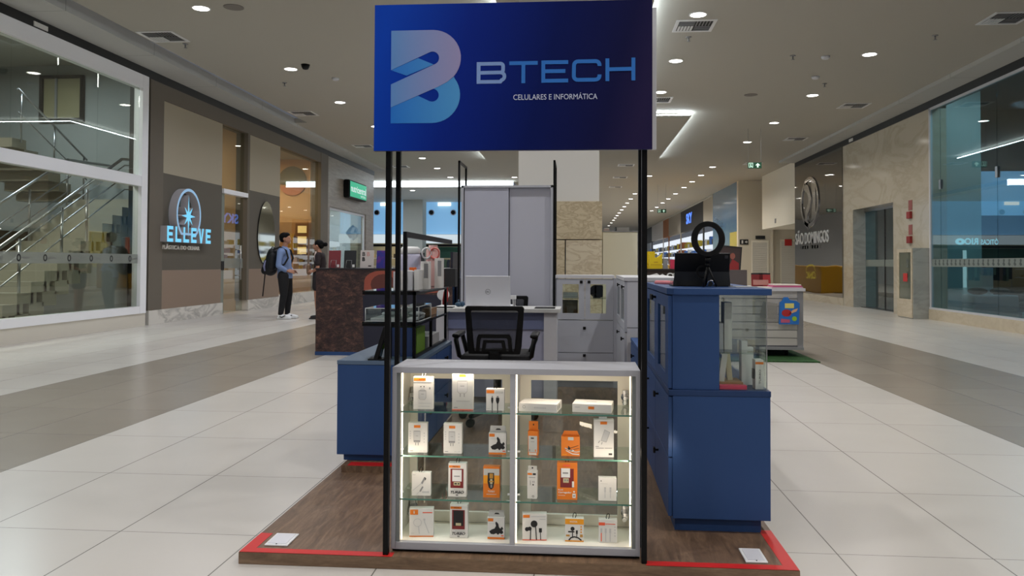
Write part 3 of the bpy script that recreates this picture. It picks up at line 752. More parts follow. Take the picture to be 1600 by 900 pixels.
# marble wall with a recessed glass door
q = MB()
q.box(XR, XR + .35, 17.7, 19.7, 0, 4.54); q.box(XR, XR + .35, 19.7, 22.5, 2.67, 4.54); q.box(XR, XR + .35, 22.5, 23.3, 0, 4.54); 
struct(MB().box(XR - .02, XR + .1, 23.3, 28.3, 0, .22).build('trim_panel_base', M['cmarble']))
struct(q.build('wall_right_marble', M['cmarble']))
struct(MB().box(XR + .03, XR + .3, 23.3, 28.3, .22, 4.54).build('wall_right_panel_back', M['charcoal0']))
q = MB(); q.box(XR + .001, XR + .36, 22.49, 22.5, 0, 2.67); q.box(XR + .001, XR + .6, 22.494, 22.52, 0, 2.67)
struct(q.build('trim_door_reveal', M['gmarble']))
d2 = thing('door_2', None, None, (XR + .33, 21.1, 0), kind='structure')
for a, c in ((19.72, 21.1), (21.11, 22.48)): MB().box(XR + .33, XR + .342, a, c, .02, 2.6).build('door_leaf', M['coolglass'], d2)
MB().box(XR + .30, XR + .37, 19.7, 22.5, 2.6, 2.67).build('head_rail', M['steel'], d2)
bq = MB(); bq.box(XR + .326, XR + .328, 19.75, 22.45, 1.12, 1.30); bq.build('frosted_band', mat('frost_door', (160, 168, 160), 0.6, alpha=.6), d2)
MB().box(XR + .325, XR + .345, 21.08, 21.13, .02, 2.6).build('door_edge', M['blackmetal'], d2)
# pier with fire hose cabinet
q = MB(); q.box(XR - .35, XR, 17.72, 18.55, 0, 1.53); struct(q.build('trim_marble_pier', M['gmarble']))
t = thing('fire_hose_cabinet', 'recessed glass-fronted fire hose cabinet in the low marble pier beside the glass door', 'fire cabinet', (XR - .36, 18.15, 0))
MB().loopband([(17.74, .02), (18.54, .02), (18.54, 1.52), (17.74, 1.52)], [(17.80, .42), (18.42, .42), (18.42, 1.44), (17.80, 1.44)], (XR - .37, 0, 0), (0, 1, 0), (0, 0, 1), (.02, 0, 0)).build('cabinet_frame', M['bmarble'], t)
MB().box(XR - .352, XR - .3505, 17.8, 18.42, .42, 1.44).build('back_panel', mat('cabinet_inside', (120, 112, 96), 0.6), t)
MB().box(XR - .366, XR - .363, 17.8, 18.42, .42, 1.44).build('door_glass', M['glass'], t)
q = MB()
for z, r in ((1.25, .05), (1.15, .05), (.98, .045), (.92, .045)): q.cyl((XR - .36, 18.0, z), (XR - .352, 18.0, z), r, n=12)
q.build('hose_coupling', M['chrome'], t)
MB().box(XR - .369, XR - .366, 17.98, 18.2, .80, .98).build('warning_sticker', M['red'], t, label='red and white square sticker')
for z, lab in ((2.22, 'upper'), (1.66, 'lower')):
    t = thing('fire_alarm_point', '%s red fire alarm box with notice, on the marble beside the glass door' % lab, 'fire alarm', (XR - .03, 18.7, z), 'red fire alarm points on the marble wall')
    MB().box(XR - .06, XR, 18.6, 18.8, z, z + .16, bev=.01).build('alarm_box', mat('alarm_red', (140, 34, 34), .5), t)
    MB().box(XR - .008, XR, 18.6, 18.8, z + .19, z + .42).build('notice', mat('notice_red_white', (150, 84, 78), 0.5), t)
# glossy black lettering panel
def wavy_mirror():
    m = mat('black_mirror_acrylic', (10, 11, 13), 0.03, 0.0, 1.0); N = NT(m); v = N.coords()
    N.b.inputs['IOR'].default_value = 2.2
    N.bump(N.noise(N.mapping(v, (1, .5, .5)), 1.2, 1, .4), 0.25, 0.05); return m
t = thing('company_panel', 'tall glossy black wall panel with chrome S emblem and SÃO DOMINGOS lettering', 'sign', (XR, 25.8, .3))
MB().box(XR - .03, XR + .02, 23.3, 28.25, .22, 4.54).build('black_panel', wavy_mirror(), t)
U2 = (0, -1, 0); xo = XR - .10
xo = XR - .05
for w_, y_, ww_ in (('SÃO', 28.12, .95), ('DOMINGOS', 27.0, 2.5)):
    q = MB(); q.text(w_, (xo, y_, 1.84), U2, (0, 0, 1), w=ww_, h=.38 if w_ == 'DOMINGOS' else .48, d=(.018, 0, 0), bold=.008); q.build('lettering', mat('satin_letter_metal', (222, 222, 222), .5, .3), t)
for k in range(9): MB().box(xo + .02, xo + .05, 25.3 + k * .27, 25.3 + k * .27 + (.16 if k % 4 else .05), 1.68, 1.79).build('small_letter', M['steel'], t)
q = MB(); q.loopband(arc(26.45, 3.2, 1.0, .82, 0, 360, 40)[:-1], arc(26.45, 3.2, .86, .70, 0, 360, 40)[:-1], (xo - .01, 0, 0), (0, 1, 0), (0, 0, 1), (.05, 0, 0))
S_ = [(27.0, 3.75), (26.6, 3.62), (26.35, 3.3), (26.5, 3.05), (26.75, 2.85), (26.85, 2.55), (26.55, 2.42)]
q.stroke(S_, .24, (xo - .01, 0, 0), (0, 1, 0), (0, 0, 1), (.05, 0, 0)); q.prism([(25.8, 3.85), (26.3, 3.98), (26.05, 3.2), (26.25, 2.55), (25.75, 2.7)], (xo - .005, 0, 0), (0, 1, 0), (0, 0, 1), (.045, 0, 0))
q.build('emblem', M['chrome'], t)

# interior behind the right glass
M['rdark'] = mat('dark_grey_interior', (62, 66, 68), 0.7); M['rbrown'] = mat('dark_brown_interior', (52, 44, 38), 0.6); M['rfloor'] = mat('dark_interior_floor', (92, 92, 90), 0.25)
M['rblue'] = mat('pale_blue_wall_glow', (150, 195, 230), .7, emit=(150, 190, 218), es=.6)  # band glows by emission in place of lamp light falling on it
q = MB(); q.box(14.5, 14.7, 3, 23.2, 0, 5.6, 0); q.box(XR + .35, 14.7, 23.0, 23.2, 0, 2.55, 1); q.box(XR + .35, 10.7, 23.0, 23.2, 2.55, 3.78, 0); q.box(10.7, 14.7, 22.98, 23.2, 2.55, 3.78, 2); q.box(XR + .35, 14.7, 23.0, 23.2, 3.78, 5.6, 0); q.box(XR + .02, 14.7, 3, 23.2, 5.5, 5.6, 0); q.box(XR + .1, 14.7, 2.8, 3, 0, 5.6, 0)
q.box(XR + .36, 8.62, 17.72, 17.85, 0, 5.4, 3); q.box(XR + .1, XR + .4, 3, 23.2, 4.72, 5.5, 0)
struct(q.build('wall_right_interior', [M['rdark'], M['rbrown'], M['rblue'], mat('glazed_grey_wall', (176, 196, 196), 0.4)]))
struct(MB().box(XR + .2, 14.6, 3, 23.1, -.02, .015).build('floor_right_interior', M['rfloor']))
t = thing('linear_light', 'pair of long white ceiling tubes inside the right-hand glass shop', 'light', (11, 14, 5.4))
for x in (9.6, 10.3, 12.2): MB().box(x, x + .08, 9, 16.8, 5.36, 5.40).build('tube', lamp_mat('tube_glow_%d' % int(x * 10), (190, 225, 255), 2.2), t)
area_light('right_shop_fill', (8.3, 16.3, 5.0), .4, 60, (225, 240, 245)); area_light('right_shop_fill', (11.5, 13, 5.3), 2.0, 90, (215, 232, 255)); area_light('right_shop_fill', (11.5, 20.5, 5.2), 1.5, 110, (215, 232, 255))  # fill lights added without fixtures to brighten this interior and its return wall
def spot(x, y, z, lab):
    t = thing('pendant_spotlight', lab, 'light', (x, y, z), 'small bright spots inside the right-hand glass shop')
    MB().ell((x, y, z), (.07, .07, .07), 10).build('bulb', lamp_mat('spot_bulb', (255, 250, 240), 9), t); MB().cyl((x, y, z + .06), (x, y, 5.5), .008, n=6).build('cable', M['plasticblack'], t)
spot(9.9, 16.4, 2.45, 'small bright pendant spot inside the right shop, left of its twin'); spot(10.2, 14.9, 2.45, 'small bright pendant spot inside the right shop, at the right edge of the photo')
t = thing('reflected_sign_standin', 'small white reversed lettering standing in for a sign reflection in the right-hand glass', 'sign', (9.0, 17.5, 1.6))
q = MB(); o_ = (9.0, 17.53, 1.60)  # glowing mirrored letters modelled in place of a reflection in the glass
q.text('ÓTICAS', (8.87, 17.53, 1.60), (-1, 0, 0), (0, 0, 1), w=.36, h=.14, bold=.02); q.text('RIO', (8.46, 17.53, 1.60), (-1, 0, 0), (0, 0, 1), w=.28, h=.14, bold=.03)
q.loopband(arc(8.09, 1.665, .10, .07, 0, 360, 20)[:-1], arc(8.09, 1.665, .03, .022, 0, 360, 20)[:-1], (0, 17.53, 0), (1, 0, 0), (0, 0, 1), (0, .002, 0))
q.build('reflection_letters', lamp_mat('letters_cyan_white', (170, 240, 255), 1.5), t, fixn=False)
# sofas, partition and ottomans in the shop
def sofa(x, y, w, m, lab, grp=None, rz=1):
    t = thing('lounge_sofa', lab, 'sofa', (x, y, 0.015))
    q = MB(); q.box(x - .4, x + .4, y - w / 2, y + w / 2, .22, .44, bev=.05); q.build('seat', m, t)
    q = MB(); q.box(x - .38, x - .2, y - w / 2, y + w / 2, .44, .62, bev=.06); q.build('seat_cushion', m, t)
    q = MB(); q.box(x + .2, x + .42, y - w / 2, y + w / 2, .4, .8, bev=.08); q.build('backrest', m, t)
    for sx in (-.34, .34):
        for sy in (-1, 1): MB().cyl((x + sx, y + sy * (w / 2 - .1), .015), (x + sx, y + sy * (w / 2 - .1), .23), .02, n=8).build('leg', M['steel'], t)
sofa(9.3, 17.0 - .6, .95, mat('brown_upholstery', (58, 48, 40), 0.7), 'low dark brown sofa behind the right-hand glass')
sofa(9.6, 14.9, 1.9, mat('navy_upholstery', (24, 44, 84), 0.7), 'low navy blue sofa behind the glass at the right edge of the photo')
tag(MB().box(10.2, 10.3, 14.9, 16.7, .015, 1.12, bev=.01).build('low_partition', mat('pale_partition', (150, 166, 166), 0.6)), 'pale low partition standing behind the dark sofas', 'partition')
tag(MB().box(8.1, 9.0, 17.0, 17.5, .015, .55, bev=.03).build('counter_block', mat('grey_counter', (120, 132, 132), 0.5)), 'pale grey low counter close behind the right-hand glass', 'counter')
for x, lab in ((8.3, 'left one of two dark cushions on the pale grey counter behind the glass'), (8.75, 'right one of two dark cushions on the pale grey counter behind the glass')):
    tag(MB().ell((x, 17.25, .627), (.19, .17, .075), 14).build('seat_cushion', mat('dark_cushion', (70, 66, 64), 0.8)), lab, 'cushion', 'cushions behind the right-hand glass')
# behind the recessed door: reception counter
tag(MB().box(9.2, 10.8, 21.6, 22.2, .015, 1.1, bev=.02).build('reception_counter', mat('reception_white', (170, 186, 190), 0.5)), 'white reception counter seen through the recessed glass door', 'counter')
tag(MB().box(9.5, 10.4, 21.7, 22.0, 1.102, 1.24, bev=.01).build('counter_tray', mat('tray_olive', (150, 130, 60), 0.6)), 'ochre tray standing on the reception counter behind the glass door', 'tray')

# ================================================================== RECESS TO THE TOILETS AND CORRIDOR BEYOND
M['beigewall'] = mat('beige_corridor_wall', (216, 208, 190), 0.75); M['bulk'] = mat('white_bulkhead', (238, 232, 216), 0.75)
struct(MB().box(XR, 11, 28.3, 33.3, 2.6, ZC).build('wall_bulkhead', M['bulk']))
q = MB(); q.box(6.92, 8.26, 35.0, 35.3, 0, ZC, 0); q.box(8.26, 12, 35.3, 35.5, 0, ZC, 0); q.box(8.26, 8.4, 35.0, 35.4, 0, ZC, 0)
struct(q.build('wall_recess_back', M['beigewall']))
q = MB(); q.box(11.8, 12, 28.3, 35.5, 0, ZC); struct(q.build('wall_recess_side', M['beigewall']))
def louver(name, x0, x1, y, z1, n):
    t = thing(name, None, None, ((x0 + x1) / 2, y, 0), kind='structure')
    MB().loopband([(x0, 0), (x1, 0), (x1, z1), (x0, z1)], [(x0 + .06, .08), (x1 - .06, .08), (x1 - .06, z1 - .08), (x0 + .06, z1 - .08)], (0, y - .03, 0), (1, 0, 0), (0, 0, 1), (0, .03, 0)).build('door_frame', M['bulk'], t)
    q = MB(); h = (z1 - .16) / n
    for k in range(n):
        z = .08 + k * h; q._add([(x0 + .06, y - .005, z + h), (x1 - .06, y - .005, z + h), (x1 - .06, y - .035, z), (x0 + .06, y - .035, z)], [(0, 1, 2, 3)]); q.box(x0 + .06, x1 - .06, y - .035, y - .005, z - .004, z + .004)
    q.build('louvres', mat('louvre_white', (212, 208, 198), 0.6), t)
louver('door_3', 7.46, 8.20, 34.99, 2.2, 22); louver('door_4', 8.75, 9.5, 35.29, 2.25, 22)
tag(MB().box(8.95, 9.25, 35.24, 35.26, 1.98, 2.26).build('red_wall_sign', mat('red_sign', (190, 40, 36), 0.5)), 'small red square sign on the right-hand louvred door', 'sign')
q = MB(); q.box(6.98, 7.34, 34.96, 34.99, 2.02, 2.24, 0); q.box(7.05, 7.12, 34.955, 34.96, 2.06, 2.2, 1); q.prism([(7.2, 2.1), (7.26, 2.1), (7.26, 2.06), (7.31, 2.13), (7.26, 2.2), (7.26, 2.16), (7.2, 2.16)], (0, 34.955, 0), (1, 0, 0), (0, 0, 1), (0, .004, 0), 1)
tag(q.build('direction_sign', [M['ink'], M['paper']]), 'black wall sign with a white figure and arrow, left of the louvred door', 'sign')
tag(MB().box(7.65, 8.05, 34.96, 34.99, 2.26, 2.40).build('door_sign', M['ink']), 'narrow black sign above the left louvred door', 'sign')
tag(MB().box(7.53, 7.55, 31.0, 31.15, 2.75, 2.92).build('wall_switch', M['midink']), 'small grey box low on the white bulkhead', 'switch')
# mural wall
def mural():
    m = mat('beach_mural', (110, 150, 180), 0.12); N = NT(m); v = N.coords(); x, y, z = N.sep(v)
    c = N.ramp(N.math('ADD', N.math('DIVIDE', z, 4.8), N.math('MULTIPLY', N.noise(N.mapping(v, (1, .6, 2)), 1.4, 5, .6), .16)), [(0.20, (176, 176, 160)), (0.42, (140, 160, 156)), (0.55, (128, 158, 176)), (0.72, (78, 120, 158)), (1.0, (96, 134, 168))])
    N.color(c); return m
q = MB(); q.box(6.92, 7.2, 35.3, 41.5, 0, ZC, 0); q.box(6.915, 6.92, 35.3, 36.9, .9, 2.6, 1); q.box(6.915, 6.92, 38.3, 38.7, .5, 2.4, 2)
struct(q.build('wall_mural', [mural(), mat('mural_yellow', (205, 190, 90), 0.3), mat('mural_coral', (190, 110, 90), 0.3)]))
# corridor shopfronts on the right, each with fascia and a self-glowing back wall for its lit window
M['shopglow'] = lamp_mat('glowing_shop_white', (232, 240, 250), 1.6); M['glowblue'] = lamp_mat('lit_screen_blue', (60, 120, 235), 1.4)
def far_shop(x, y0, y1, fas, label, goods, ztop=3.3, zb=.0):
    t = thing('far_shopfront', label, 'shopfront', (x, (y0 + y1) / 2, 0))
    MB().box(x - .02, x + .3, y0, y1, ztop, 4.695).build('fascia', fas, t)
    MB().box(x + 1.6, x + 1.7, y0, y1, 0, ztop).build('glowing_back_wall', M['shopglow'], t)  # emission on the wall stands in for the shop lighting
    MB().box(x, x + .05, y0, y0 + .35, 0, ztop).build('pier', fas, t)
    q = MB(); n_ = int((y1 - y0) / .9)
    for k in range(n_):
        for z in (.6, 1.2, 1.8, 2.4):
            q.box(x + 1.2, x + 1.5, y0 + .5 + k * .9, y0 + .5 + k * .9 + random.uniform(.3, .75), z, z + random.uniform(.2, .5), random.randrange(len(goods)))
    q.build('goods', goods, t)['kind'] = 'stuff'; t['group'] = 'lit shopfronts down the far corridor'
    return t
G = [mat('goods_blue', (70, 120, 200), .5), mat('goods_white', (220, 225, 230), .5), mat('goods_dark', (60, 64, 72), .5), mat('goods_yellow', (190, 170, 40), .5)]
M['charcoal'] = mat('charcoal_fascia', (34, 36, 40), 0.6)
far_shop(7.0, 41.6, 45.0, mat('cream_fascia', (178, 172, 160), .7), 'cream-fascia shop right after the blue mural in the far corridor', G)
ts = far_shop(7.0, 45.0, 54.8, M['charcoal'], 'charcoal-fascia shop with a blue lit sign in the far corridor', G)
q = MB(); q.text('SKY', (6.96, 51.9, 3.72), (0, -1, 0), (0, 0, 1), w=2.6, h=.66, bold=.03); q.build('lit_sign', lamp_mat('sky_blue_glow', (90, 140, 255), 2.6), ts, fixn=False)
far_shop(7.0, 54.8, 62, mat('stone_fascia', (150, 146, 138), .7), 'stone-fascia shop beyond the charcoal one in the far corridor', G)
far_shop(7.0, 62, 66, mat('wood_fascia', (150, 92, 44), .6), 'narrow wood-fronted shop far down the corridor', [mat('wood_orange', (160, 92, 40), .6)])
far_shop(7.0, 66, 76, M['greylight'], 'pale-fascia shop far down the corridor', G)
far_shop(7.0, 76, 92, M['charcoal'], 'last dark-fascia shop at the far end of the corridor', G)
MB().box(-3.2, 8.5, 95, 95.3, 0, ZC).build('wall_far_end', mat('far_end_wall', (170, 172, 172), .7))['kind'] = 'structure'
MB().box(-3.05, -2.85, 43.0, 95, 0, ZC).build('wall_corridor_left', mat('corridor_left_wall', (180, 180, 176), .7))['kind'] = 'structure'
tag(MB().box(-1.5, 6.0, 92, 94, .0, 2.9).build('far_kiosk_row', M['shopglow']), 'bright white lit shop closing the far end of the corridor', 'shopfront')

# ================================================================== FAR WALL OF THE CROSSING (y = 43)
YF = 43.0
q = MB(); q.box(-24, -2.85, YF, YF + .2, 2.75, 4.6, 0); struct(MB().box(-24, -3.06, YF - .25, YF + .1, 2.06, 2.18).build('trim_far_beam', M['black']))
struct(MB().box(-24, -3.06, YF + 2.5, YF + 2.7, 0, 2.75).build('wall_far_shops', mat('far_shop_wall', (170, 160, 130), .7)))
struct(q.build('wall_far', [mat('sky_blue_wall_glow', (150, 198, 236), .7, emit=(125, 180, 226), es=.95)]))  # wall is no lamp; its brightness is put in as blue emission
t = thing('light_ledge', 'bright white light ledge under the sky-blue wall at the far crossing', 'light', (-10, YF, 2.4))
MB().box(-24, -2.85, YF - .2, YF, 2.24, 2.72).build('diffuser', lamp_mat('ledge_glow', (225, 240, 248), 1.3), t)
for k, (x, lab) in enumerate(((-11.06, 'left'), (-8.02, 'middle'), (-6.81, 'right'))):
    q = MB(); q.cyl((x, YF - .12, 3.93), (x, YF, 3.93), .11, n=16, m=1); q.cyl((x, YF - .03, 3.93), (x, YF, 3.93), .16, n=16, m=0)
    tag(q.build('wall_spotlight', [M['greylight'], M['plasticblack']]), '%s one of three round black spotlights on the sky-blue far wall' % lab, 'spotlight', 'black spotlights on the sky-blue wall')
q = MB(); q.box(-7.65, -6.95, YF - .1, YF, 4.3, 4.46); tag(q.build('wall_light', lamp_mat('wall_wash', (255, 240, 205), 3, True)), 'warm wall light at the top of the sky-blue far wall', 'light')
q = MB(); q.box(-10.85, -10.3, YF - .1, YF, 4.3, 4.46); tag(q.build('wall_light', lamp_mat('wall_wash_b', (255, 240, 205), 3, True)), 'warm wall light on the sky-blue far wall, behind the black sign posts', 'light')
q = MB(); q.box(-9.2, -8.15, 41.2, 42.2, 0, 4.5); struct(q.build('wall_far_column', mat('far_column', (190, 194, 188), .7)))
q = MB(); q.box(-8.15, -3.1, YF + .25, YF + .4, 1.45, 2.05, 0); q.box(-9.9, -9.0, YF + .25, YF + .4, 1.45, 2.05, 0); q.box(-5.15, -4.98, YF + .2, YF + .3, 0, 1.95, 1); q.box(-4.98, -3.1, YF + .25, YF + .35, 0, 2.0, 2)
tag(q.build('green_shop_fascia', [mat('forest_green', (44, 92, 76), .6), lamp_mat('neon_white', (200, 250, 255), 2), mat('petrol_green', (16, 46, 52), .6)]), 'forest green shop fascia with a white neon edge at the far crossing', 'shopfront')
# clothes rails
cols = [(60, 60, 66), (96, 120, 104), (70, 76, 90), (120, 104, 96), (34, 36, 46), (110, 140, 126)]
def clothes(x0, x1, y, label, n_):
    t = thing('clothes_rail', label, 'clothes rail', ((x0 + x1) / 2, y, 0))
    q = MB(); q.tube([(x0, y, 0), (x0, y, 1.45), (x1, y, 1.45), (x1, y, 0)], .02, 6); q.build('rail', M['steel'], t)
    for k in range(n_):
        x = x0 + .15 + (x1 - x0 - .3) * k / (n_ - 1); w = random.uniform(.08, .16); z = random.uniform(.35, .7)
        q = MB(); q.prism([(-w * .5, z), (w * .5, z), (w * .6, 1.2), (w * .35, 1.36), (-w * .35, 1.36), (-w * .6, 1.2)], (x, y - .2, 0), (1, 0, 0), (0, 0, 1), (0, .4, 0))
        q.build('garment', mat('garment_%d' % k, cols[k % len(cols)], .85), t)
clothes(-7.6, -5.4, 43.6, 'rail of grey and green clothes in the far shop, left of the grey wardrobe', 13)
t = thing('stocked_wall_shelves', 'warm-lit wall shelves full of small goods in the far shop at left', 'shelf', (-11, 44.4, 0))
for z in (.5, .95, 1.4): MB().box(-14, -8.3, 44.2, 44.6, z, z + .04).build('shelf_board', M['greylight'], t)
q = MB()
for k in range(22): 
    x = -13.9 + k * .25; z = random.choice((.54, .99, 1.44)); q.box(x, x + random.uniform(.08, .18), 44.25, 44.5, z, z + random.uniform(.1, .28), 1 + k % 3)
q.build('goods', [M['greylight'], mat('stock_gold', (176, 150, 90), .5), mat('stock_white', (220, 214, 200), .5), mat('stock_dark', (60, 52, 48), .5)], t)['kind'] = 'stuff'
area_light('far_shop_lamp', (-10.5, 43.9, 2.6), 2.0, 60, (255, 232, 186)); area_light('far_shop_lamp', (-6.2, 43.9, 2.6), 2.0, 40, (255, 240, 220))
area_light('far_crossing_lamp', (-9, 38, 4.45), 1.5, 120, (235, 244, 255))
area_light('recess_fill', (9.3, 31.6, 4.7), .5, 90, (255, 246, 226)); area_light('recess_fill', (8.9, 32.0, 2.55), .3, 14, (255, 246, 226))  # fill lights added without fixtures to lift the dark beige recess
# ================================================================== KIOSK PLATFORM
M['oak'] = wood('oak_vinyl_platform', (84, 64, 48), (110, 86, 66), (134, 108, 84), (9, 1.1, 3))
M['oakedge'] = wood('oak_edge_strip', (88, 68, 50), (116, 92, 70), (138, 112, 88), (1.1, 9, 9))
PX0, PX1, PY0, PY1, PZ = -1.297, .808, 2.985, 7.7, .046
t = thing('kiosk_platform', 'low brown wood-look platform with red tape along its front corners, under the kiosk', 'platform', (-.25, 5, 0))
MB().box(PX0, PX1, PY0 + .004, PY1, 0, PZ).build('deck', M['oak'], t)
MB().box(PX0 - .001, PX1 + .001, PY0, PY0 + .004, 0.001, PZ - .001).build('front_edge_strip', M['oakedge'], t)
T0 = PZ + .0006
def tape(x0, x1, y0, y1, z=T0):
    return MB().box(x0, x1, y0, y1, z - .0004, z + .0006)
for a in ((PX0, -.70, PY0 + .002, PY0 + .046), (PX0, PX0 + .05, PY0 + .046, 3.20), (.255, PX1, PY0 + .002, PY0 + .046), (PX1 - .05, PX1, PY0 + .046, 3.42)):
    tape(*a).build('red_tape', M['red'], t, label='red adhesive tape')
st_p = thing('raised_step', 'thin raised wood-look step with a red tape strip under the low blue cabinet', 'step', (-1.0, 5.1, PZ))
MB().box(PX0 + .045, -.886, 4.16, 5.6, PZ, PZ + .036).build('board', M['oak'], st_p)
tape(-1.22, -.93, 4.16, 4.235, PZ + .0366).build('red_tape', M['red'], st_p)
for x0, x1, y0, y1, lab in ((-1.226, -1.132, 3.055, 3.19, 'white rectangular floor socket plate on the platform, at its front left corner'), (.628, .710, 3.045, 3.185, 'white rectangular floor socket plate on the platform, at its front right corner')):
    t = thing('floor_socket_plate', lab, 'floor socket', ((x0 + x1) / 2, (y0 + y1) / 2, PZ), 'white floor socket plates')
    MB().box(x0, x1, y0, y1, PZ, PZ + .007, bev=.003).build('cover', M['plasticwhite'], t)
    MB().box(x0 + .01, x1 - .01, y0 + .012, y1 - .012, PZ + .007, PZ + .0085).build('lid', mat('socket_lid', (216, 216, 222), .35), t)
    MB().cyl(((x0 + x1) / 2, y0 + .008, PZ + .007), ((x0 + x1) / 2, y0 + .008, PZ + .009), .003, n=8).build('screw', M['ink'], t)

# ================================================================== SIGN FRAME
t = thing('sign_frame', 'black square-tube frame carrying the big blue BTECH sign above the kiosk front', 'sign', (-.24, 3.08, PZ))
for x0, x1, y0, y1 in ((-.739, -.719, 3.0, 3.028), (.2385, .2585, 3.0, 3.028), (-.739, -.721, 3.17, 3.195), (.2385, .2585, 3.17, 3.195)):
    MB().box(x0, x1, y0, y1, PZ, 2.12).build('upright', M['blackmetal'], t, bevel=.0015)
for z in (1.64, 2.08):
    for y in (3.012, 3.182): MB().box(-.719, .2385, y - .01, y + .01, z, z + .02).build('cross_rail', M['blackmetal'], t)
def sign_mat():
    m = mat('printed_navy_gradient', (6, 20, 80), .55, spec=.12); N = NT(m); x, y, z = N.sep(N.coords())
    f = N.math('SUBTRACT', N.math('DIVIDE', N.math('ADD', x, .55), 1.06), N.math('MULTIPLY', N.math('SUBTRACT', z, 1.82), .25))
    N.color(N.ramp(f, [(0.0, (0, 62, 176)), (.3, (0, 34, 130)), (.62, (0, 18, 84)), (.88, (12, 14, 62)), (1.0, (34, 26, 66))])); return m
def grad(name, c0, c1, x0, x1):
    m = mat(name, c0, .4); N = NT(m); x, y, z = N.sep(N.coords())
    N.color(N.ramp(N.math('DIVIDE', N.math('SUBTRACT', x, x0), x1 - x0), [(0, c0), (1, c1)])); return m
SX = -.24
mats = [sign_mat(), grad('logo_pale_ribbon', (88, 138, 198), (150, 142, 182), -.715 - SX, -.447 - SX), grad('logo_blue_ribbon', (10, 110, 200), (70, 148, 205), -.715 - SX, -.447 - SX),
        mat('letter_pale', (128, 156, 206), .5, spec=.2), mat('letter_blue', (48, 114, 194), .5, spec=.2), mat('tagline_white', (200, 206, 228), .5), mat('board_edge', (24, 34, 80), .5)]
q = MB(); q.box(-.780, .275, 2.976, 2.998, 1.588, 2.149, 6); q.quad((-.780, 2.9755, 1.588), (.275, 2.9755, 1.588), (.275, 2.9755, 2.149), (-.780, 2.9755, 2.149), 0)
# logo polygons, drawn on a 560 x 750 grid
K = .268 / 553.0
def G_(pts): return [(-.715 + (a - 22) * K, 2.049 - (b - 107) * K * .985) for a, b in pts]
FO = (0, 2.9745, 0); U = (1, 0, 0); V = (0, 0, 1); D = (0, .0008, 0)
def arcd(cx, cy, r, a0, a1, n=14): return [(cx + r * math.cos(math.radians(a0 + (a1 - a0) * i / n)), cy + r * math.sin(math.radians(a0 + (a1 - a0) * i / n))) for i in range(n + 1)]
light = [(22, 107), (350, 107)] + arcd(352, 333, 226, -88, 42) + [(470, 525), (400, 562), (22, 725), (22, 540)] + arcd(352, 333, 53, 62, -112)[0:] + [(22, 425)]
q.prism(G_(light), FO, U, V, D, 1)
q.prism(G_([(24, 426), (238, 331), (362, 384), (146, 471)]), (0, 2.9748, 0), U, V, D, 2)
low = [(22, 853), (22, 727), (240, 634), (330, 678)] + arcd(352, 630, 52, 105, -80) + [(402, 562), (470, 527), (525, 484)] + arcd(350, 630, 223, -38, 90)
q.prism(G_(low), (0, 2.9748, 0), U, V, D, 2)
# BTECH lettering
kx = .597 / 1452.0; kz = kx
def T_(pts): return [(-.385 + (a - 68) * kx, 1.930 - (b - 80) * kz) for a, b in pts]
O2 = (0, 2.9744, 0); D2 = (0, .0012, 0)
_sk = [0]
def st_(path, m, w=35):
    _sk[0] += 1; q.stroke(T_(path), w * kx, (0, 2.9752 - .00012 * _sk[0], 0), U, V, (0, .00008, 0), m)
st_([(86, 97), (86, 298)], 3)
st_([(86, 114), (288, 114)] + arcd(288, 139, 25, -75, 0, 5) + [(313, 170)] + arcd(290, 172, 23, 15, 90, 4) + [(86, 197)], 3, 33)
st_([(288, 197)] + arcd(290, 232, 36, -75, 75, 8) + [(288, 281), (86, 281)], 3, 33)
st_([(370, 112), (632, 112)], 4); st_([(500, 112), (500, 298)], 4)
st_([(683, 92), (683, 297)], 4); st_([(683, 109), (911, 109)], 4); st_([(683, 191), (885, 191)], 4); st_([(683, 279), (911, 279)], 4)
st_([(1196, 150)] + arcd(1160, 141, 36, 0, -90, 6) + [(1010, 105)] + arcd(1000, 141, 36, -90, -180, 6) + arcd(1000, 237, 38, 180, 90, 6) + [(1150, 275)] + arcd(1160, 238, 36, 90, 0, 6) + [(1196, 228)], 4)
st_([(1267, 82), (1267, 290)], 4); st_([(1502, 78), (1502, 286)], 4); st_([(1267, 182), (1502, 180)], 4)
q.text('CELULARES E INFORMÁTICA', (-.245, 2.9744, 1.777), U, V, w=.316, h=.026, d=(0, .0006, 0), m=5)
q.build('front_sign_board', mats, t)
MB().box(-.735, .312, 3.2, 3.222, 1.619, 2.19).build('rear_sign_board', M['greylight'], t)

# ================================================================== DISPLAY CABINET
DX0, DX1, DY0, DY1, DZ0, DZ1 = -.716, .2365, 3.04, 3.31, .058, .756
t = thing('display_cabinet', 'low white-lit display cabinet with glass shelves of phone accessories, at the kiosk front', 'display cabinet', (-.24, 3.17, PZ))
M['carc'] = mat('cabinet_grey_melamine', (166, 166, 172), .4); M['cin'] = mat('cabinet_white_inside', (240, 234, 222), .5)
q = MB(); e = .017
q.box(DX0, DX0 + e, DY0, DY1, DZ0, DZ1, 0); q.box(DX1 - e, DX1, DY0, DY1, DZ0, DZ1, 0); q.box(DX0 + e, DX1 - e, DY0, DY1, DZ1 - .022, DZ1, 0); q.box(DX0 + e, DX1 - e, DY0, DY1, DZ0, DZ0 + .026, 0)
q.box(DX0 + e, DX0 + e + .0015, DY0 + .03, DY1 - .02, DZ0 + .026, DZ1 - .022, 1); q.box(DX1 - e - .0015, DX1 - e, DY0 + .03, DY1 - .02, DZ0 + .026, DZ1 - .022, 1)
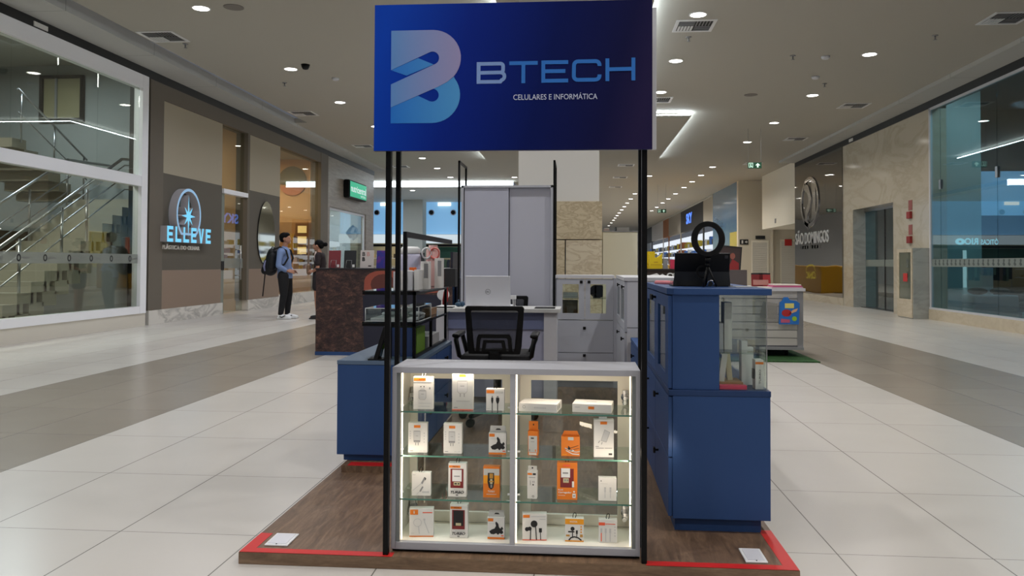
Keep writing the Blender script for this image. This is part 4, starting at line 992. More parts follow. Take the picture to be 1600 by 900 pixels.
q.box(DX0 + e, DX1 - e, DY0 + .02, DY1 - .02, DZ0 + .026, DZ0 + .0275, 1); q.box(DX0 + e, DX1 - e, DY0 + .02, DY1 - .02, DZ1 - .0235, DZ1 - .022, 1)
q.build('carcass', [M['carc'], M['cin']], t, bevel=.001)
MB().box(DX0 + .002, DX1 - .002, DY0 + .015, DY1, PZ, DZ0).build('plinth', M['blackmetal'], t)
MB().box(-.2575, -.2375, DY0 + .004, DY1 - .022, DZ0 + .026, DZ1 - .022).build('divider', M['carc'], t)
for x0, x1 in ((DX0 + e, DX0 + e + .014), (DX1 - e - .014, DX1 - e)): MB().box(x0, x1, DY0 + .008, DY0 + .02, DZ0 + .026, DZ1 - .022).build('front_profile', mat('profile_grey_green', (118, 122, 120), .4), t)
ZS = [.2455, .413, .5835]
for x0, x1 in ((DX0 + e + .002, -.259), (-.236, DX1 - e - .002)):
    for z in ZS:
        gs = MB(); gs.box(x0, x1, DY0 + .022, DY1 - .03, z - .006, z, 0); gs.box(x0, x1, DY0 + .0212, DY0 + .0219, z - .006, z, 1)
        g_ = gs.build('glass_shelf', [M['glass'], mat('glass_edge_green', (70, 118, 104), .2)], t)
        for xx in ((x0, 1), (x1, -1)):
            for y in (DY0 + .06, DY1 - .07): MB().cyl((xx[0], y, z - .011), (xx[0] + xx[1] * .016, y, z - .011), .0042, n=10).build('shelf_pin', M['plasticwhite'], g_)
            MB().cyl((xx[0], DY0 + .07, z + .012), (xx[0] + xx[1] * .013, DY0 + .07, z + .012), .004, n=10).build('shelf_pin', M['plasticwhite'], g_)
def back_door(x0, x1, ox0, ox1, z0, z1, oz0, oz1):
    d = MB().loopband([(x0, z0), (x1, z0), (x1, z1), (x0, z1)], [(ox0, oz0), (ox1, oz0), (ox1, oz1), (ox0, oz1)], (0, DY1 - .018, 0), U, V, (0, .018, 0)).build('back_door', M['cin'], t)
    MB().box(ox0, ox1, DY1 - .010, DY1 - .006, oz0, oz1).build('pane', M['glass'], d)
    return d
bd1 = back_door(DX0 + e, -.246, -.668, -.312, DZ0 + .028, DZ1 - .024, .128, .678)
bd2 = back_door(-.245, DX1 - e, -.192, .164, DZ0 + .028, DZ1 - .024, .128, .678)
def hinge(x, z, sx, d):
    q = MB(); y = DY1 - .018
    q.cyl((x, y, z), (x, y - .006, z), .018, n=18); q.box(x - .012, x + .012, y - .02, y - .004, z - .03, z + .03, bev=.002)
    q.box(x - .010, x + .010, y - .05, y - .012, z - .008, z + .008); q.cyl((x - .006, y - .055, z - .016), (x - .006, y - .02, z - .016), .009, n=12)
    q.cyl((x, y - .022, z + .02), (x, y - .004, z + .02), .006, n=8); q.cyl((x, y - .022, z - .02), (x, y - .004, z - .02), .006, n=8)
    q.build('hinge', M['chrome'], d)
for z in (.615, .147): hinge(-.681, z, -1, bd1); hinge(.195, z, 1, bd2)
M['strip'] = lamp_mat('warm_led_strip', (255, 238, 210), 6, True)
for x0 in (DX0 + e + .015, -.2365, DX1 - e - .021): MB().box(x0, x0 + .004, DY0 + .026, DY0 + .032, DZ0 + .03, DZ1 - .026).build('led_strip', M['strip'], t)
MB().box(DX0 + .04, DX1 - .04, DY0 + .03, DY0 + .036, DZ1 - .0232, DZ1 - .0222).build('led_strip', M['strip'], t)
for x in (-.285, -.215): MB().cyl((x, DY1 - .02, .715), (x, DY1 - .024, .715), .004, n=8).build('cam_fitting', M['steel'], t)
area_light('cabinet_led_lamp', (-.69, DY0 + .036, .41), .02, .95, (255, 236, 210), (0, math.radians(-75), math.radians(40)), 'RECTANGLE', .62)
area_light('cabinet_led_lamp', (.205, DY0 + .036, .41), .02, .95, (255, 236, 210), (0, math.radians(75), math.radians(-40)), 'RECTANGLE', .62)
area_light('cabinet_led_lamp', (-.49, DY0 + .05, .728), .40, .8, (255, 240, 218), (math.radians(12), 0, 0), 'RECTANGLE', .02)
area_light('cabinet_led_lamp', (-.01, DY0 + .05, .728), .40, .8, (255, 240, 218), (math.radians(12), 0, 0), 'RECTANGLE', .02)

# ================================================================== BLUE CORNER CABINET (right)
def knob(x, y, z, par, sx=-1, sy=0):
    q = MB(); d = Vector((sx, sy, 0))
    q.cyl(Vector((x, y, z)), Vector((x, y, z)) + d * .014, .005, n=8); p = Vector((x, y, z)) + d * .014
    if sx: q.box(min(p.x, p.x + sx * .01), max(p.x, p.x + sx * .01), y - .013, y + .013, z - .013, z + .013, bev=.002)
    else: q.box(x - .013, x + .013, min(p.y, p.y + sy * .01), max(p.y, p.y + sy * .01), z - .013, z + .013, bev=.002)
    return q.build('knob', M['plasticblack'], par)
t = thing('blue_corner_cabinet', 'tall slate-blue cabinet with drawers and a glass display corner, right of the kiosk front', 'cabinet', (.586, 3.9, PZ))
bx0, bx1, by0, by1 = .378, .794, 3.36, 4.44
MB().box(.408, .762, 3.395, 4.40, PZ, .106).build('plinth', M['blue'], t)
MB().box(bx0 + .017, bx1, by0, by1, .104, .612).build('lower_carcass', M['blue'], t, bevel=.002)
MB().box(bx0, bx1 + .002, by0 - .002, by1, .612, .636).build('middle_board', M['bluedark'], t, bevel=.002)
MB().box(bx0 + .017, .588, by0 + .008, by1, .636, 1.032).build('upper_carcass', M['blue'], t, bevel=.002)
q = MB(); q.prism([(bx0 + .02, by0 - .004), (.80, by0 - .004), (.80, by1), (bx0 - .004, by1), (bx0 - .004, by0 + .03)], (0, 0, 1.032), U, (0, 1, 0), (0, 0, .027)); q.build('top_board', M['blue'], t, bevel=.002)
for y0, y1 in ((by0 + .006, 3.925), (3.93, by1 - .004)):
    for z0, z1, kz in ((.112, .352, .29), (.357, .606, .552)):
        d = MB().box(bx0, bx0 + .017, y0, y1, z0, z1).build('drawer', M['blue'], t, bevel=.001)
        knob(bx0, 3.78 if y1 < 3.93 else 4.277, kz, d)
for y0, y1, g0, g1, ky in ((by0 + .014, 3.925, 3.49, 3.80, 3.90), (3.93, by1 - .004, 3.97, 4.36, 3.955)):
    d = MB().loopband([(y0, .64), (y1, .64), (y1, 1.028), (y0, 1.028)], [(g0, .69), (g1, .69), (g1, .975), (g0, .975)], (bx0, 0, 0), (0, 1, 0), V, (.017, 0, 0)).build('glazed_door', M['blue'], t)
    MB().box(bx0 + .006, bx0 + .010, g0, g1, .69, .975).build('pane', M['glass'], d)
    MB().box(bx0 + .0171, bx0 + .019, g0, g1, .69, .975).build('door_backing', mat('door_inside_grey', (96, 92, 84), .6), d); knob(bx0, ky, 1.0, d)
# glass corner
M['gcase'] = glass('case_glass', (248, 251, 249), 1.4)
MB().box(.589, .782, by0 + .012, by0 + .017, .638, 1.031).build('front_glass', M['gcase'], t); MB().box(.777, .782, by0 + .018, by1 - .01, .638, 1.031).build('side_glass', M['gcase'], t)
MB().box(.592, .775, by0 + .03, by0 + .62, .785, .792).build('glass_shelf', M['glass'], t); MB().box(.592, .60, by0 + .02, by0 + .62, .77, .785).build('shelf_bearer', M['bluedark'], t)
MB().box(.7805, .7835, by0 + .0105, by0 + .0135, .636, 1.032).build('corner_seam', M['midink'], t)
def item(name, x0, x1, y0, y1, z0, z1, m, lab, cat, grp=None, bev=.001, rot=0):
    q = MB()
    if rot: q.xf = Matrix.Translation(((x0 + x1) / 2, (y0 + y1) / 2, z0)) @ Matrix.Rotation(rot, 4, 'Y') @ Matrix.Translation((-(x0 + x1) / 2, -(y0 + y1) / 2, -z0))
    q.box(x0, x1, y0, y1, z0, z1, bev=bev); return tag(q.build(name, m), lab, cat, grp)
item('packaged_charger_box', .632, .665, 3.5, 3.58, .792, .995, M['paper'], 'tall narrow white box on the upper glass shelf of the blue corner cabinet', 'box')
item('packaged_charger_box', .598, .628, 3.5, 3.6, .792, .905, M['greylight'], 'short grey-white box at the left of the upper shelf in the glass corner', 'box')
item('phone_stand_box', .60, .625, 3.46, 3.48, .66, .80 - .02, M['paper'], 'slim cream box leaning on the lower level of the glass corner', 'box', rot=.12)
item('phone_stand_box', .645, .668, 3.5, 3.52, .66, .78, mat('cream_card', (220, 210, 178), .6), 'slim beige box leaning right beside the cream one in the glass corner', 'box', rot=-.1)
item('wooden_tray', .592, .70, 3.44, 3.58, .638, .66, mat('tray_wood', (176, 128, 84), .5), 'small light wooden tray inside the glass corner of the blue cabinet', 'tray')
item('pink_phone_case', .592, .704, 3.385, 3.425, .638, .654, mat('hot_pink', (222, 46, 92), .4), 'hot pink phone case lying flat at the bottom of the glass corner', 'phone case')
q = MB(); q.box(.742, .775, 3.40, 3.46, .638, .76, 0); q.box(.742, .775, 3.3995, 3.40, .742, .752, 1); q.text('TURBO', (.764, 3.3994, .66), (0, 0, 1), (-1, 0, 0), w=.06, h=.008, m=2); q.box(.735, .742, 3.41, 3.44, .68, .72, 2)
tag(q.build('upright_product_box', [M['paper'], M['orange'], M['ink']]), 'upright white box with an orange band in the right-hand glass corner', 'box')
q = MB(); q.box(.705, .73, 3.5, 3.55, .638, .83); q.box(.73, .76, 3.52, 3.56, .638, .80); tag(q.build('white_adapter', M['plasticwhite']), 'white angular adapter standing at the back of the glass corner', 'adapter')

# tablet on a stand + ring light on top of the blue cabinet
t = thing('tablet', 'black tablet in a folding case standing on the blue corner cabinet', 'tablet', (.565, 3.72, 1.059))
q = MB(); q.xf = Matrix.Translation((.565, 3.70, 1.062)) @ Matrix.Rotation(.2, 4, 'X')
q.box(-.124, .124, -.004, .004, .002, .152, bev=.003); q.build('tablet_body', M['plasticblack'], t)
q = MB(); q.xf = Matrix.Translation((.565, 3.70, 1.062)) @ Matrix.Rotation(.2, 4, 'X')
q.prism([(-.13, .0), (.13, .0), (.122, .066), (-.122, .066)], (0, -.0065, 0), U, V, (0, .002, 0)); q.build('case_flap', mat('matt_charcoal_case', (40, 42, 44), .6), t)
q = MB(); q.box(.43, .70, 3.66, 3.80, 1.0592, 1.064, bev=.001); q.build('case_base', M['plasticblack'], t)
q = MB(); q.xf = Matrix.Translation((.565, 3.70, 1.062)) @ Matrix.Rotation(.2, 4, 'X')
q.box(.098, .116, -.0065, -.0045, .126, .143, bev=.003); q.build('camera_bump', mat('lens_grey', (40, 40, 44), .2), t)
t = thing('ring_light', 'small black ring light on a tripod, in front of the tablet on the blue cabinet', 'ring light', (.575, 3.62, 1.059))
R1 = arc(0, 0, .074, .08, 0, 360, 40)[:-1]; R2 = arc(0, 0, .047, .056, 0, 360, 40)[:-1]
q = MB(); q.loopband(R1, R2, (.575, 3.58, 1.272), U, V, (.006, .02, 0)); q.build('ring_housing', M['plasticblack'], t, bevel=.003)
q = MB(); q.loopband(arc(0, 0, .070, .076, 0, 360, 40)[:-1], arc(0, 0, .051, .06, 0, 360, 40)[:-1], (.581, 3.6005, 1.272), U, V, (.0003, .001, 0)); q.build('light_diffuser', mat('ring_diffuser', (205, 205, 200), .5), t)
q = MB(); q.cyl((.577, 3.59, 1.19), (.577, 3.60, 1.165), .011, n=12); q.ell((.577, 3.60, 1.158), (.012, .012, .012), 12); q.box(.568, .59, 3.585, 3.615, 1.175, 1.185, bev=.002); q.build('ball_joint', M['plasticblack'], t)
for a, b_ in ((.55, 3.55), (.61, 3.56), (.58, 3.66)): MB().tube([(.577, 3.60, 1.155), (a, b_, 1.062)], .0045, 8).build('leg', M['plasticblack'], t)
q = MB(); q.loopband(arc(.558, 1.125, .028, .03, 0, 360, 24)[:-1], arc(.558, 1.125, .020, .022, 0, 360, 24)[:-1], (0, 3.615, 0), U, V, (0, .006, 0)); q.build('phone_ring_holder', M['plasticblack'], t)
q = MB(); q.tube([(.565, 3.55, 1.062), (.572, 3.54, 1.085), (.586, 3.54, 1.09), (.596, 3.55, 1.075), (.59, 3.56, 1.0635)], .0035, 8); q.build('cable_loop', M['chrome'], t)
tag(MB().tube([(.40, 4.10, 1.065), (.44, 4.0, 1.066), (.47, 3.98, 1.065)], .012, 8).build('pink_hair_clip', mat('salmon_pink', (226, 132, 138), .5)), 'salmon pink clip lying on the back left of the blue cabinet top', 'clip')
tag(MB().lathe([(.012, 0), (.014, .02), (.008, .03)], (.432, 3.66, 1.0592), 12).build('small_glass_jar', M['glass']), 'tiny clear jar left of the tablet on the blue cabinet', 'jar')
q = MB(); q.xf = Matrix.Translation((.735, 3.62, 0)) @ Matrix.Rotation(.25, 4, 'Z'); q.box(-.05, .05, -.04, .04, 1.0592, 1.062)
tag(q.build('paper_sheet', mat('grey_paper', (180, 180, 178), .7)), 'grey paper sheet right of the tablet on the blue cabinet', 'paper')

# ================================================================== LOW BLUE CABINET (left) WITH RACK
t = thing('blue_low_cabinet', 'low slate-blue drawer cabinet on the raised step, left side of the kiosk', 'cabinet', (-1.08, 4.85, .082))
lx0, lx1, ly0, ly1 = -1.305, -.862, 4.25, 5.42
S0 = PZ + .036
MB().box(lx0 + .03, lx1 - .03, ly0 + .03, ly1 - .03, S0, .118).build('plinth', M['blue'], t)
MB().box(lx0, lx1 - .017, ly0, ly1, .118, .606).build('carcass', M['blue'], t, bevel=.002)
MB().box(lx0 - .002, lx1, ly0 - .003, ly1, .606, .628).build('top_board', mat('grey_blue_top', (84, 104, 128), .35), t, bevel=.002)
for y0, y1 in ((ly0 + .004, 4.83), (4.84, ly1 - .004)):
    for z0, z1 in ((.124, .36), (.366, .602)):
        d = MB().box(lx1 - .017, lx1, y0, y1, z0, z1).build('drawer', M['blue'], t, bevel=.001); knob(lx1, (y0 + y1) / 2, (z0 + z1) / 2 + .06, d, 1)
q = MB(); q.xf = Matrix.Translation((-1.10, 4.302, .6285)) @ Matrix.Rotation(.0, 4, 'Z') @ Matrix.Rotation(.30, 4, 'Y'); q.box(-.012, .012, -.04, .04, .004, .19, bev=.003)
t = thing('tilted_card_terminal', 'black tilted stand with a thin screen at the front left of the low blue cabinet', 'stand', (-1.10, 4.30, .628)); q.build('screen', M['plasticblack'], t)
MB().box(-1.14, -1.03, 4.258, 4.346, .6285, .636, bev=.001).build('base', M['plasticblack'], t)
q = MB(); q.xf = Matrix.Translation((-1.10, 4.302, .6285)) @ Matrix.Rotation(.30, 4, 'Y'); q.box(.0125, .0135, -.033, .033, .02, .17); q.build('display', mat('dark_screen', (20, 22, 26), .1), t)
# rack
t = thing('black_display_rack', 'black metal rack with glass shelves standing on the low blue cabinet', 'rack', (-1.04, 4.85, .628))
rx0, rx1, ry0, ry1 = -1.19, -.905, 4.36, 5.40
tube_ = lambda a, b: MB().box(min(a[0], b[0]) - .008, max(a[0], b[0]) + .008, min(a[1], b[1]) - .008, max(a[1], b[1]) + .008, min(a[2], b[2]), max(a[2], b[2]))
for x, y in ((rx1, ry0), (rx0, ry1), (rx1, ry1)): tube_((x, y, .6285), (x, y, 1.0)).build('post', M['blackmetal'], t)
for z, nm in ((.99, 'upper'), (.815, 'lower')):
    q = MB(); q.box(rx0 - .008, rx1 + .008, ry0 - .008, ry0 + .008, z - .008, z + .008); q.box(rx0 - .008, rx1 + .008, ry1 - .008, ry1 + .008, z - .008, z + .008); q.box(rx0 - .008, rx0 + .008, ry0, ry1, z - .008, z + .008); q.box(rx1 - .008, rx1 + .008, ry0, ry1, z - .008, z + .008)
    q.build('shelf_frame', M['blackmetal'], t); MB().box(rx0 - .01, rx1 + .03, ry0 - .008, ry1, z + .0085, z + .0145).build('glass_shelf', glass('dark_shelf_glass', (150, 165, 165), 1.5), t)
MB().box(-1.03, rx1 - .01, ry0 - .004, ry0 + .004, .64, .80).build('front_panel', mat('navy_panel', (28, 52, 96), .4), t)
q = MB(); q.box(rx1 - .008, rx1 + .008, ry0, ry1, .629, .645); q.box(rx1 - .008, rx1 + .008, 4.85, 4.87, .645, .81); q.box(-1.045, -1.031, ry0 - .006, ry0 + .008, .629, .807); q.build('side_rail', M['blackmetal'], t)
item('snack_pack', -1.1, -.93, 4.55, 4.8, .629, .78, mat('lime_pack', (96, 130, 34), .5), 'green pack inside the black rack, just above the blue cabinet top', 'pack')
item('white_card_box', -1.1, -.93, 4.92, 5.3, .629, .70, mat('greyish_box', (160, 158, 158), .5), 'greyish white box behind the green pack inside the black rack', 'box')
# clear acrylic cases on the lower shelf
def acrylic(x0, x1, y0, y1, z0, h, lab):
    t = thing('clear_acrylic_case', lab, 'case', ((x0 + x1) / 2, (y0 + y1) / 2, z0), 'clear acrylic cases on the black rack')
    q = MB(); q.loopband([(x0, y0), (x1, y0), (x1, y1), (x0, y1)], [(x0 + .004, y0 + .004), (x1 - .004, y0 + .004), (x1 - .004, y1 - .004), (x0 + .004, y1 - .004)], (0, 0, z0), U, (0, 1, 0), (0, 0, h)); q.box(x0, x1, y0, y1, z0 + h, z0 + h + .003)
    q.build('case_shell', M['gcase'], t); q = MB()
    for (a, b, c, d) in ((x0, y0, x1, y0), (x1, y0, x1, y1), (x0, y0, x0, y1)): q.tube([(a, b, z0 + .003), (c, d, z0 + .003)], .0025, 6); q.tube([(a, b, z0 + h), (c, d, z0 + h)], .0025, 6)
    for a, b in ((x0, y0), (x1, y0), (x1, y1)): q.cyl((a, b, z0), (a, b, z0 + h), .0025, n=6)
    q.build('polished_edges', mat('bright_edges', (200, 205, 205), .2), t)
    q = MB(); q.box(x0 + .02, x1 - .03, y0 + .03, y1 - .03, z0 + .002, z0 + .02, bev=.004); q.ell(((x0 + x1) / 2, (y0 + y1) / 2, z0 + .035), (.05, .05, .014), 12); q.build('contents', M['greylight'], t)
acrylic(-1.185, -.99, 4.37, 4.72, .83, .075, 'front left clear acrylic case on the lower shelf of the black rack')
acrylic(-.98, -.885, 4.38, 4.75, .83, .085, 'front right clear acrylic case on the lower shelf of the black rack')
item('orange_box', -.98, -.92, 4.95, 5.15, .83, .872, mat('tan_box', (150, 112, 78), .5), 'small tan box behind the acrylic cases on the black rack', 'box')
# white boxes on the top shelf
zs_ = 1.005
for k, (x, w, h) in enumerate(((-1.04, .03, .105), (-1.005, .028, .112), (-.972, .026, .108), (-.94, .03, .115))):
    item('slim_white_box', x, x + w, 4.42 + k * .03, 4.62 + k * .03, zs_, zs_ + h, M['paper'] if k % 2 else M['greylight'], '%s slim white box from the left on the top shelf of the black rack' % ORD[k], 'box', 'slim white boxes on the rack')
def winbox(x0, x1, y, h, lab):
    t = thing('window_box', lab, 'box', ((x0 + x1) / 2, y, zs_), 'tall white boxes with a grey window on the rack')
    MB().box(x0, x1, y, y + .07, zs_, zs_ + h, bev=.001).build('carton', M['paper'], t); MB().box(x0 + (x1 - x0) * .42, x1 - .004, y - .001, y, zs_ + h * .4, zs_ + h * .92).build('window_film', M['midink'], t)
winbox(-.925, -.875, 4.62, .165, 'left one of two tall white window boxes on the black rack'); winbox(-.885, -.838, 4.86, .185, 'right one of two tall white window boxes on the black rack, slightly taller')
item('patterned_black_box', -.87, -.80, 5.15, 5.25, zs_, zs_ + .12, mat('black_dotted', (42, 42, 44), .5), 'black patterned box at the far end of the top shelf on the black rack', 'box')
t = thing('lilac_bottle', 'large lilac-white bottle with a shouldered cap at the far end of the black rack', 'bottle', (-1.11, 5.2, zs_))
MB().lathe([(.068, 0), (.07, .005), (.07, .20), (.062, .215)], (-1.11, 5.2, zs_), 24).build('bottle_body', mat('lilac_plastic', (200, 198, 222), .35), t)
MB().lathe([(.064, .216), (.066, .222), (.066, .25), (.05, .262), (0, .264)], (-1.11, 5.2, zs_), 24).build('cap', M['plasticwhite'], t)
t = thing('pink_bottle', 'tall pink bottle with white looped straps beside the lilac bottle', 'bottle', (-.975, 5.3, zs_))
MB().lathe([(.045, 0), (.047, .004), (.047, .24), (.03, .262), (.03, .275), (0, .276)], (-.975, 5.3, zs_), 20).build('bottle_body', mat('powder_pink', (224, 178, 172), .4), t)
for dx in (-.035, .02): MB().tube([(-.975 + dx + .03 * math.cos(a), 5.245, zs_ + .22 + .035 * math.sin(a)) for a in [i * PI / 8 for i in range(16)]], .006, 6, closed=True).build('strap_loop', M['plasticwhite'] if dx < 0 else mat('coral_strap', (226, 120, 110), .5), t)
item('orange_tag_roll', -1.02, -.985, 4.75, 4.8, zs_, zs_ + .128, mat('bright_orange', (236, 110, 40), .5), 'small bright orange pack between the white boxes on the black rack', 'pack')

# tall back portal and low side frame
t = thing('black_side_screen_frame', 'low open black frame running along the left side behind the rack', 'frame', (-.93, 5.2, .628))
q = MB(); q.box(-.945, -.925, 4.24, 4.262, .629, 1.33); q.build('front_post', M['blackmetal'], t); MB().box(-.945, -.925, 4.262, 5.80, 1.30, 1.33).build('top_rail', M['blackmetal'], t)
t = thing('black_back_portal', 'tall open black frame behind the grey wardrobe, its left post pair showing', 'frame', (-.65, 7.45, PZ))
for x, y0, y1, z in ((-1.088, 7.195, 7.22, 2.10), (-1.088, 7.64, 7.665, 2.10), (-.2155, 7.195, 7.22, 2.10), (-.2155, 7.64, 7.665, 2.10)): MB().box(x - .009, x + .009, y0, y1, PZ, z).build('post', M['blackmetal'], t)
MB().box(-.2245, -.2065, 7.195, 7.665, 2.08, 2.10).build('top_rail', M['blackmetal'], t); MB().box(-1.097, -1.079, 7.195, 7.665, 2.08, 2.10).build('top_rail', M['blackmetal'], t)

# ================================================================== DESK, LAPTOP, CHAIRS, WARDROBE
DT = .805
t = thing('grey_desk', 'grey office desk with a pale top behind the office chair', 'desk', (-.63, 6.45, PZ))
q = MB(); q.box(-1.14, -.135, 6.2, 6.62, DT - .03, DT, bev=.002); q.build('desktop', mat('desk_pale_top', (200, 200, 198), .35), t)
MB().box(-1.12, -1.035, 6.24, 6.6, PZ, DT - .03).build('leg_panel', M['greylight'], t); MB().box(-.265, -.165, 6.24, 6.6, PZ, DT - .03).build('leg_panel', M['greylight'], t)
MB().box(-1.03, -.265, 6.29, 6.305, .10, .70).build('modesty_panel', mat('desk_panel_grey', (176, 178, 200), .5), t); MB().box(-1.03, -.265, 6.27, 6.285, .64, DT - .03).build('upper_rail', mat('desk_rail_blue_grey', (118, 126, 160), .5), t)
MB().cyl((-.23, 6.4, DT), (-.23, 6.4, DT + .002), .03, n=16).build('cable_grommet', M['plasticblack'], t)
tag(MB().box(-.34, -.18, 6.24, 6.42, DT + .0005, DT + .006, bev=.001).build('mouse_pad', M['plasticblack']), 'thin black pad on the right end of the grey desk', 'mouse pad')
t = thing('laptop', 'open pale silver laptop on the grey desk, its lid back facing the camera', 'laptop', (-.715, 6.4, DT))
M['alu'] = mat('laptop_silver', (226, 227, 233), .4)
MB().box(-.895, -.535, 6.32, 6.56, DT + .001, DT + .016, bev=.003).build('keyboard_base', M['alu'], t)
q = MB(); q.xf = Matrix.Translation((-.715, 6.318, DT + .012)) @ Matrix.Rotation(.14, 4, 'X'); q.box(-.18, .18, -.004, .004, .0, .245, bev=.003)
lid = q.build('screen_lid', M['alu'], t)
q = MB(); q.xf = Matrix.Translation((-.715, 6.318, DT + .012)) @ Matrix.Rotation(.14, 4, 'X')
q.loopband(arc(0, .118, .021, .021, 0, 360, 28)[:-1], arc(0, .118, .0185, .0185, 0, 360, 28)[:-1], (0, -.0048, 0), U, V, (0, .0006, 0)); q.text('DELL', (0, -.0048, .112), U, V, w=.026, h=.011, d=(0, .0005, 0), align='C', bold=.02)
q.build('lid_emblem', mat('emblem_grey', (92, 94, 98), .3, .5), lid)
q = MB(); q.box(-.535, -.49, 6.3, 6.33, DT + .07, DT + .10, bev=.003); q.tube([(-.50, 6.315, DT + .07), (-.50, 6.315, DT + .02), (-.47, 6.32, DT + .004)], .003, 6); q.tube([(-.515, 6.315, DT + .07), (-.512, 6.312, DT + .004)], .003, 6)
tag(q.build('charger_plug', M['plasticwhite']), 'small white charger plug at the right edge of the laptop', 'charger')
t = thing('desk_lamp', 'small white round-headed desk lamp at the left end of the grey desk', 'lamp', (-1.085, 6.36, DT))
MB().lathe([(.055, 0), (.055, .008), (.02, .016), (.012, .03)], (-1.085, 6.36, DT), 20).build('base', M['plasticwhite'], t)
q = MB(); q.cyl((-1.085, 6.36, DT + .02), (-1.085, 6.36, DT + .06), .016, n=12); q.build('stem', M['plasticwhite'], t)
q = MB(); q.cyl((-1.085, 6.335, DT + .10), (-1.085, 6.38, DT + .10), .046, n=28); q.cyl((-1.085, 6.33, DT + .10), (-1.085, 6.335, DT + .10), .04, n=28); q.build('head', M['plasticwhite'], t)
tag(MB().box(-1.135, -.985, 6.22, 6.33, DT + .0005, DT + .008, bev=.002).build('black_tray', M['plasticblack']), 'flat black tray in front of the white desk lamp', 'tray')
q = MB(); q.ell((-.965, 6.4, DT + .021), (.03, .02, .02), 12); q.ell((-.935, 6.4, DT + .024), (.022, .02, .023), 12); q.cyl((-.965, 6.4, DT + .03), (-.965, 6.4, DT + .06), .006, n=8)
tag(q.build('blue_stapler', mat('dark_teal', (30, 66, 92), .4)), 'small dark blue gadget beside the laptop on the grey desk', 'gadget')
q = MB(); q.tube([(-.905, 5.408, .995), (-.905, 5.44, .99), (-.91, 5.445, .96), (-.915, 5.445, .90), (-.925, 5.445, .872)], [.004, .006, .016, .02, .010], 10)
tag(q.build('red_lanyard', mat('red_strap', (190, 36, 30), .6)), 'red strap hanging from the far end of the black rack, behind the white desk lamp', 'strap')

def office_chair(loc, rot, lab):
    t = thing('office_chair', lab, 'chair', (0, 0, 0), 'black mesh office chairs in the kiosk')
    bk = M['plasticblack']
    # back frame (the back faces -y)
    outer = [(-.175, .54), (-.185, .60), (-.202, .88), (-.19, .895), (.19, .895), (.202, .88), (.185, .60), (.175, .54)]
    inner = [(-.135, .565), (-.14, .60), (-.162, .85), (-.155, .862), (.155, .862), (.162, .85), (.14, .60), (.135, .565)]
    MB().loopband(outer, inner, (0, -.23, 0), U, V, (0, .03, 0)).build('back_frame', bk, t, bevel=.006)
    mm = mat('mesh_fabric', (30, 32, 42), .8, alpha=.52)
    MB().box(-.165, .165, -.222, -.219, .56, .868).build('mesh_back', mm, t)
    lo = [(-.125, .565), (-.118, .66), (-.105, .688), (.105, .688), (.118, .66), (.125, .565), (.10, .565), (.092, .65), (.085, .66), (-.085, .66), (-.092, .65), (-.10, .565)]
    MB().prism(lo, (0, -.245, 0), U, V, (0, .016, 0)).build('lumbar_frame', bk, t)
    MB().loopband([(-.085, .565), (-.072, .645), (.072, .645), (.085, .565)], [(-.058, .58), (-.05, .625), (.05, .625), (.058, .58)], (0, -.25, 0), U, V, (0, .02, 0)).build('lumbar_support', bk, t)
    q = MB(); q.box(-.24, .24, -.2, .26, .455, .53, bev=.03); q.build('seat', mat('black_seat_fabric', (20, 20, 22), .9), t)
    MB().box(-.04, .04, -.24, .02, .43, .56, bev=.01).build('back_bracket', bk, t)
    for s in (-1, 1):
        MB().tube([(s * .2, -.14, .48), (s * .25, -.16, .52), (s * .268, -.19, .64), (s * .268, -.16, .665), (s * .268, .1, .66), (s * .262, .12, .62), (s * .22, .06, .50)], .017, 8).build('armrest_frame', bk, t)
        MB().box(s * .268 - .028, s * .268 + .028, -.2, .1, .655, .685, bev=.012).build('arm_pad', bk, t)
    MB().cyl((0, 0, .12), (0, 0, .46), .028, n=14).build('gas_column', bk, t)
    q = MB(); cs = []
    for k in range(5):
        a = 2 * PI * k / 5 + .3; q.tube([(0, 0, .13), (.27 * math.cos(a), .27 * math.sin(a), .075)], [.03, .018], 8); cs.append((.27 * math.cos(a), .27 * math.sin(a)))
    q.build('star_base', bk, t)
    for x, y in cs: MB().cyl((x, y - .02, .03), (x, y + .02, .03), .03, n=14).build('caster', bk, t)
    t.location = loc; t.rotation_euler = (0, 0, rot); t.scale = (1, 1, .92); return t
ch = office_chair((-.565, 5.6, PZ), .0, 'black mesh-backed office chair with its back to the camera, in front of the desk')
copy_tree(ch, (-.645, 6.91, PZ), 'black office chair mostly hidden behind the laptop on the far side of the desk', PI)

t = thing('grey_wardrobe', 'tall grey two-door wardrobe standing behind the desk', 'wardrobe', (-.645, 7.45, PZ))
wx0, wx1, wy0, wy1, wz = -1.068, -.226, 7.2, 7.68, 1.872
q = MB(); q.box(wx0, wx0 + .022, wy0, wy1, PZ, wz); q.box(wx1 - .022, wx1, wy0, wy1, PZ, wz); q.box(wx0, wx1, wy0, wy1, wz - .02, wz); q.box(wx0, wx1, wy1 - .02, wy1, PZ, wz); q.box(wx0, wx1, wy0 + .03, wy1, PZ, PZ + .07)
q.build('carcass', M['grey'], t); MB().box(wx0 + .022, wx0 + .03, wy0 + .01, wy0 + .03, PZ, wz - .02).build('track_seam', M['ink'], t)
MB().box(wx0 + .03, -.632, wy0 + .012, wy0 + .03, PZ + .07, wz - .022).build('sliding_door', mat('wardrobe_door_grey', (178, 180, 194), .4), t); MB().box(-.626, wx1 - .024, wy0 + .034, wy0 + .05, PZ + .07, wz - .022).build('sliding_door', mat('wardrobe_door_grey_b', (184, 185, 196), .4), t)

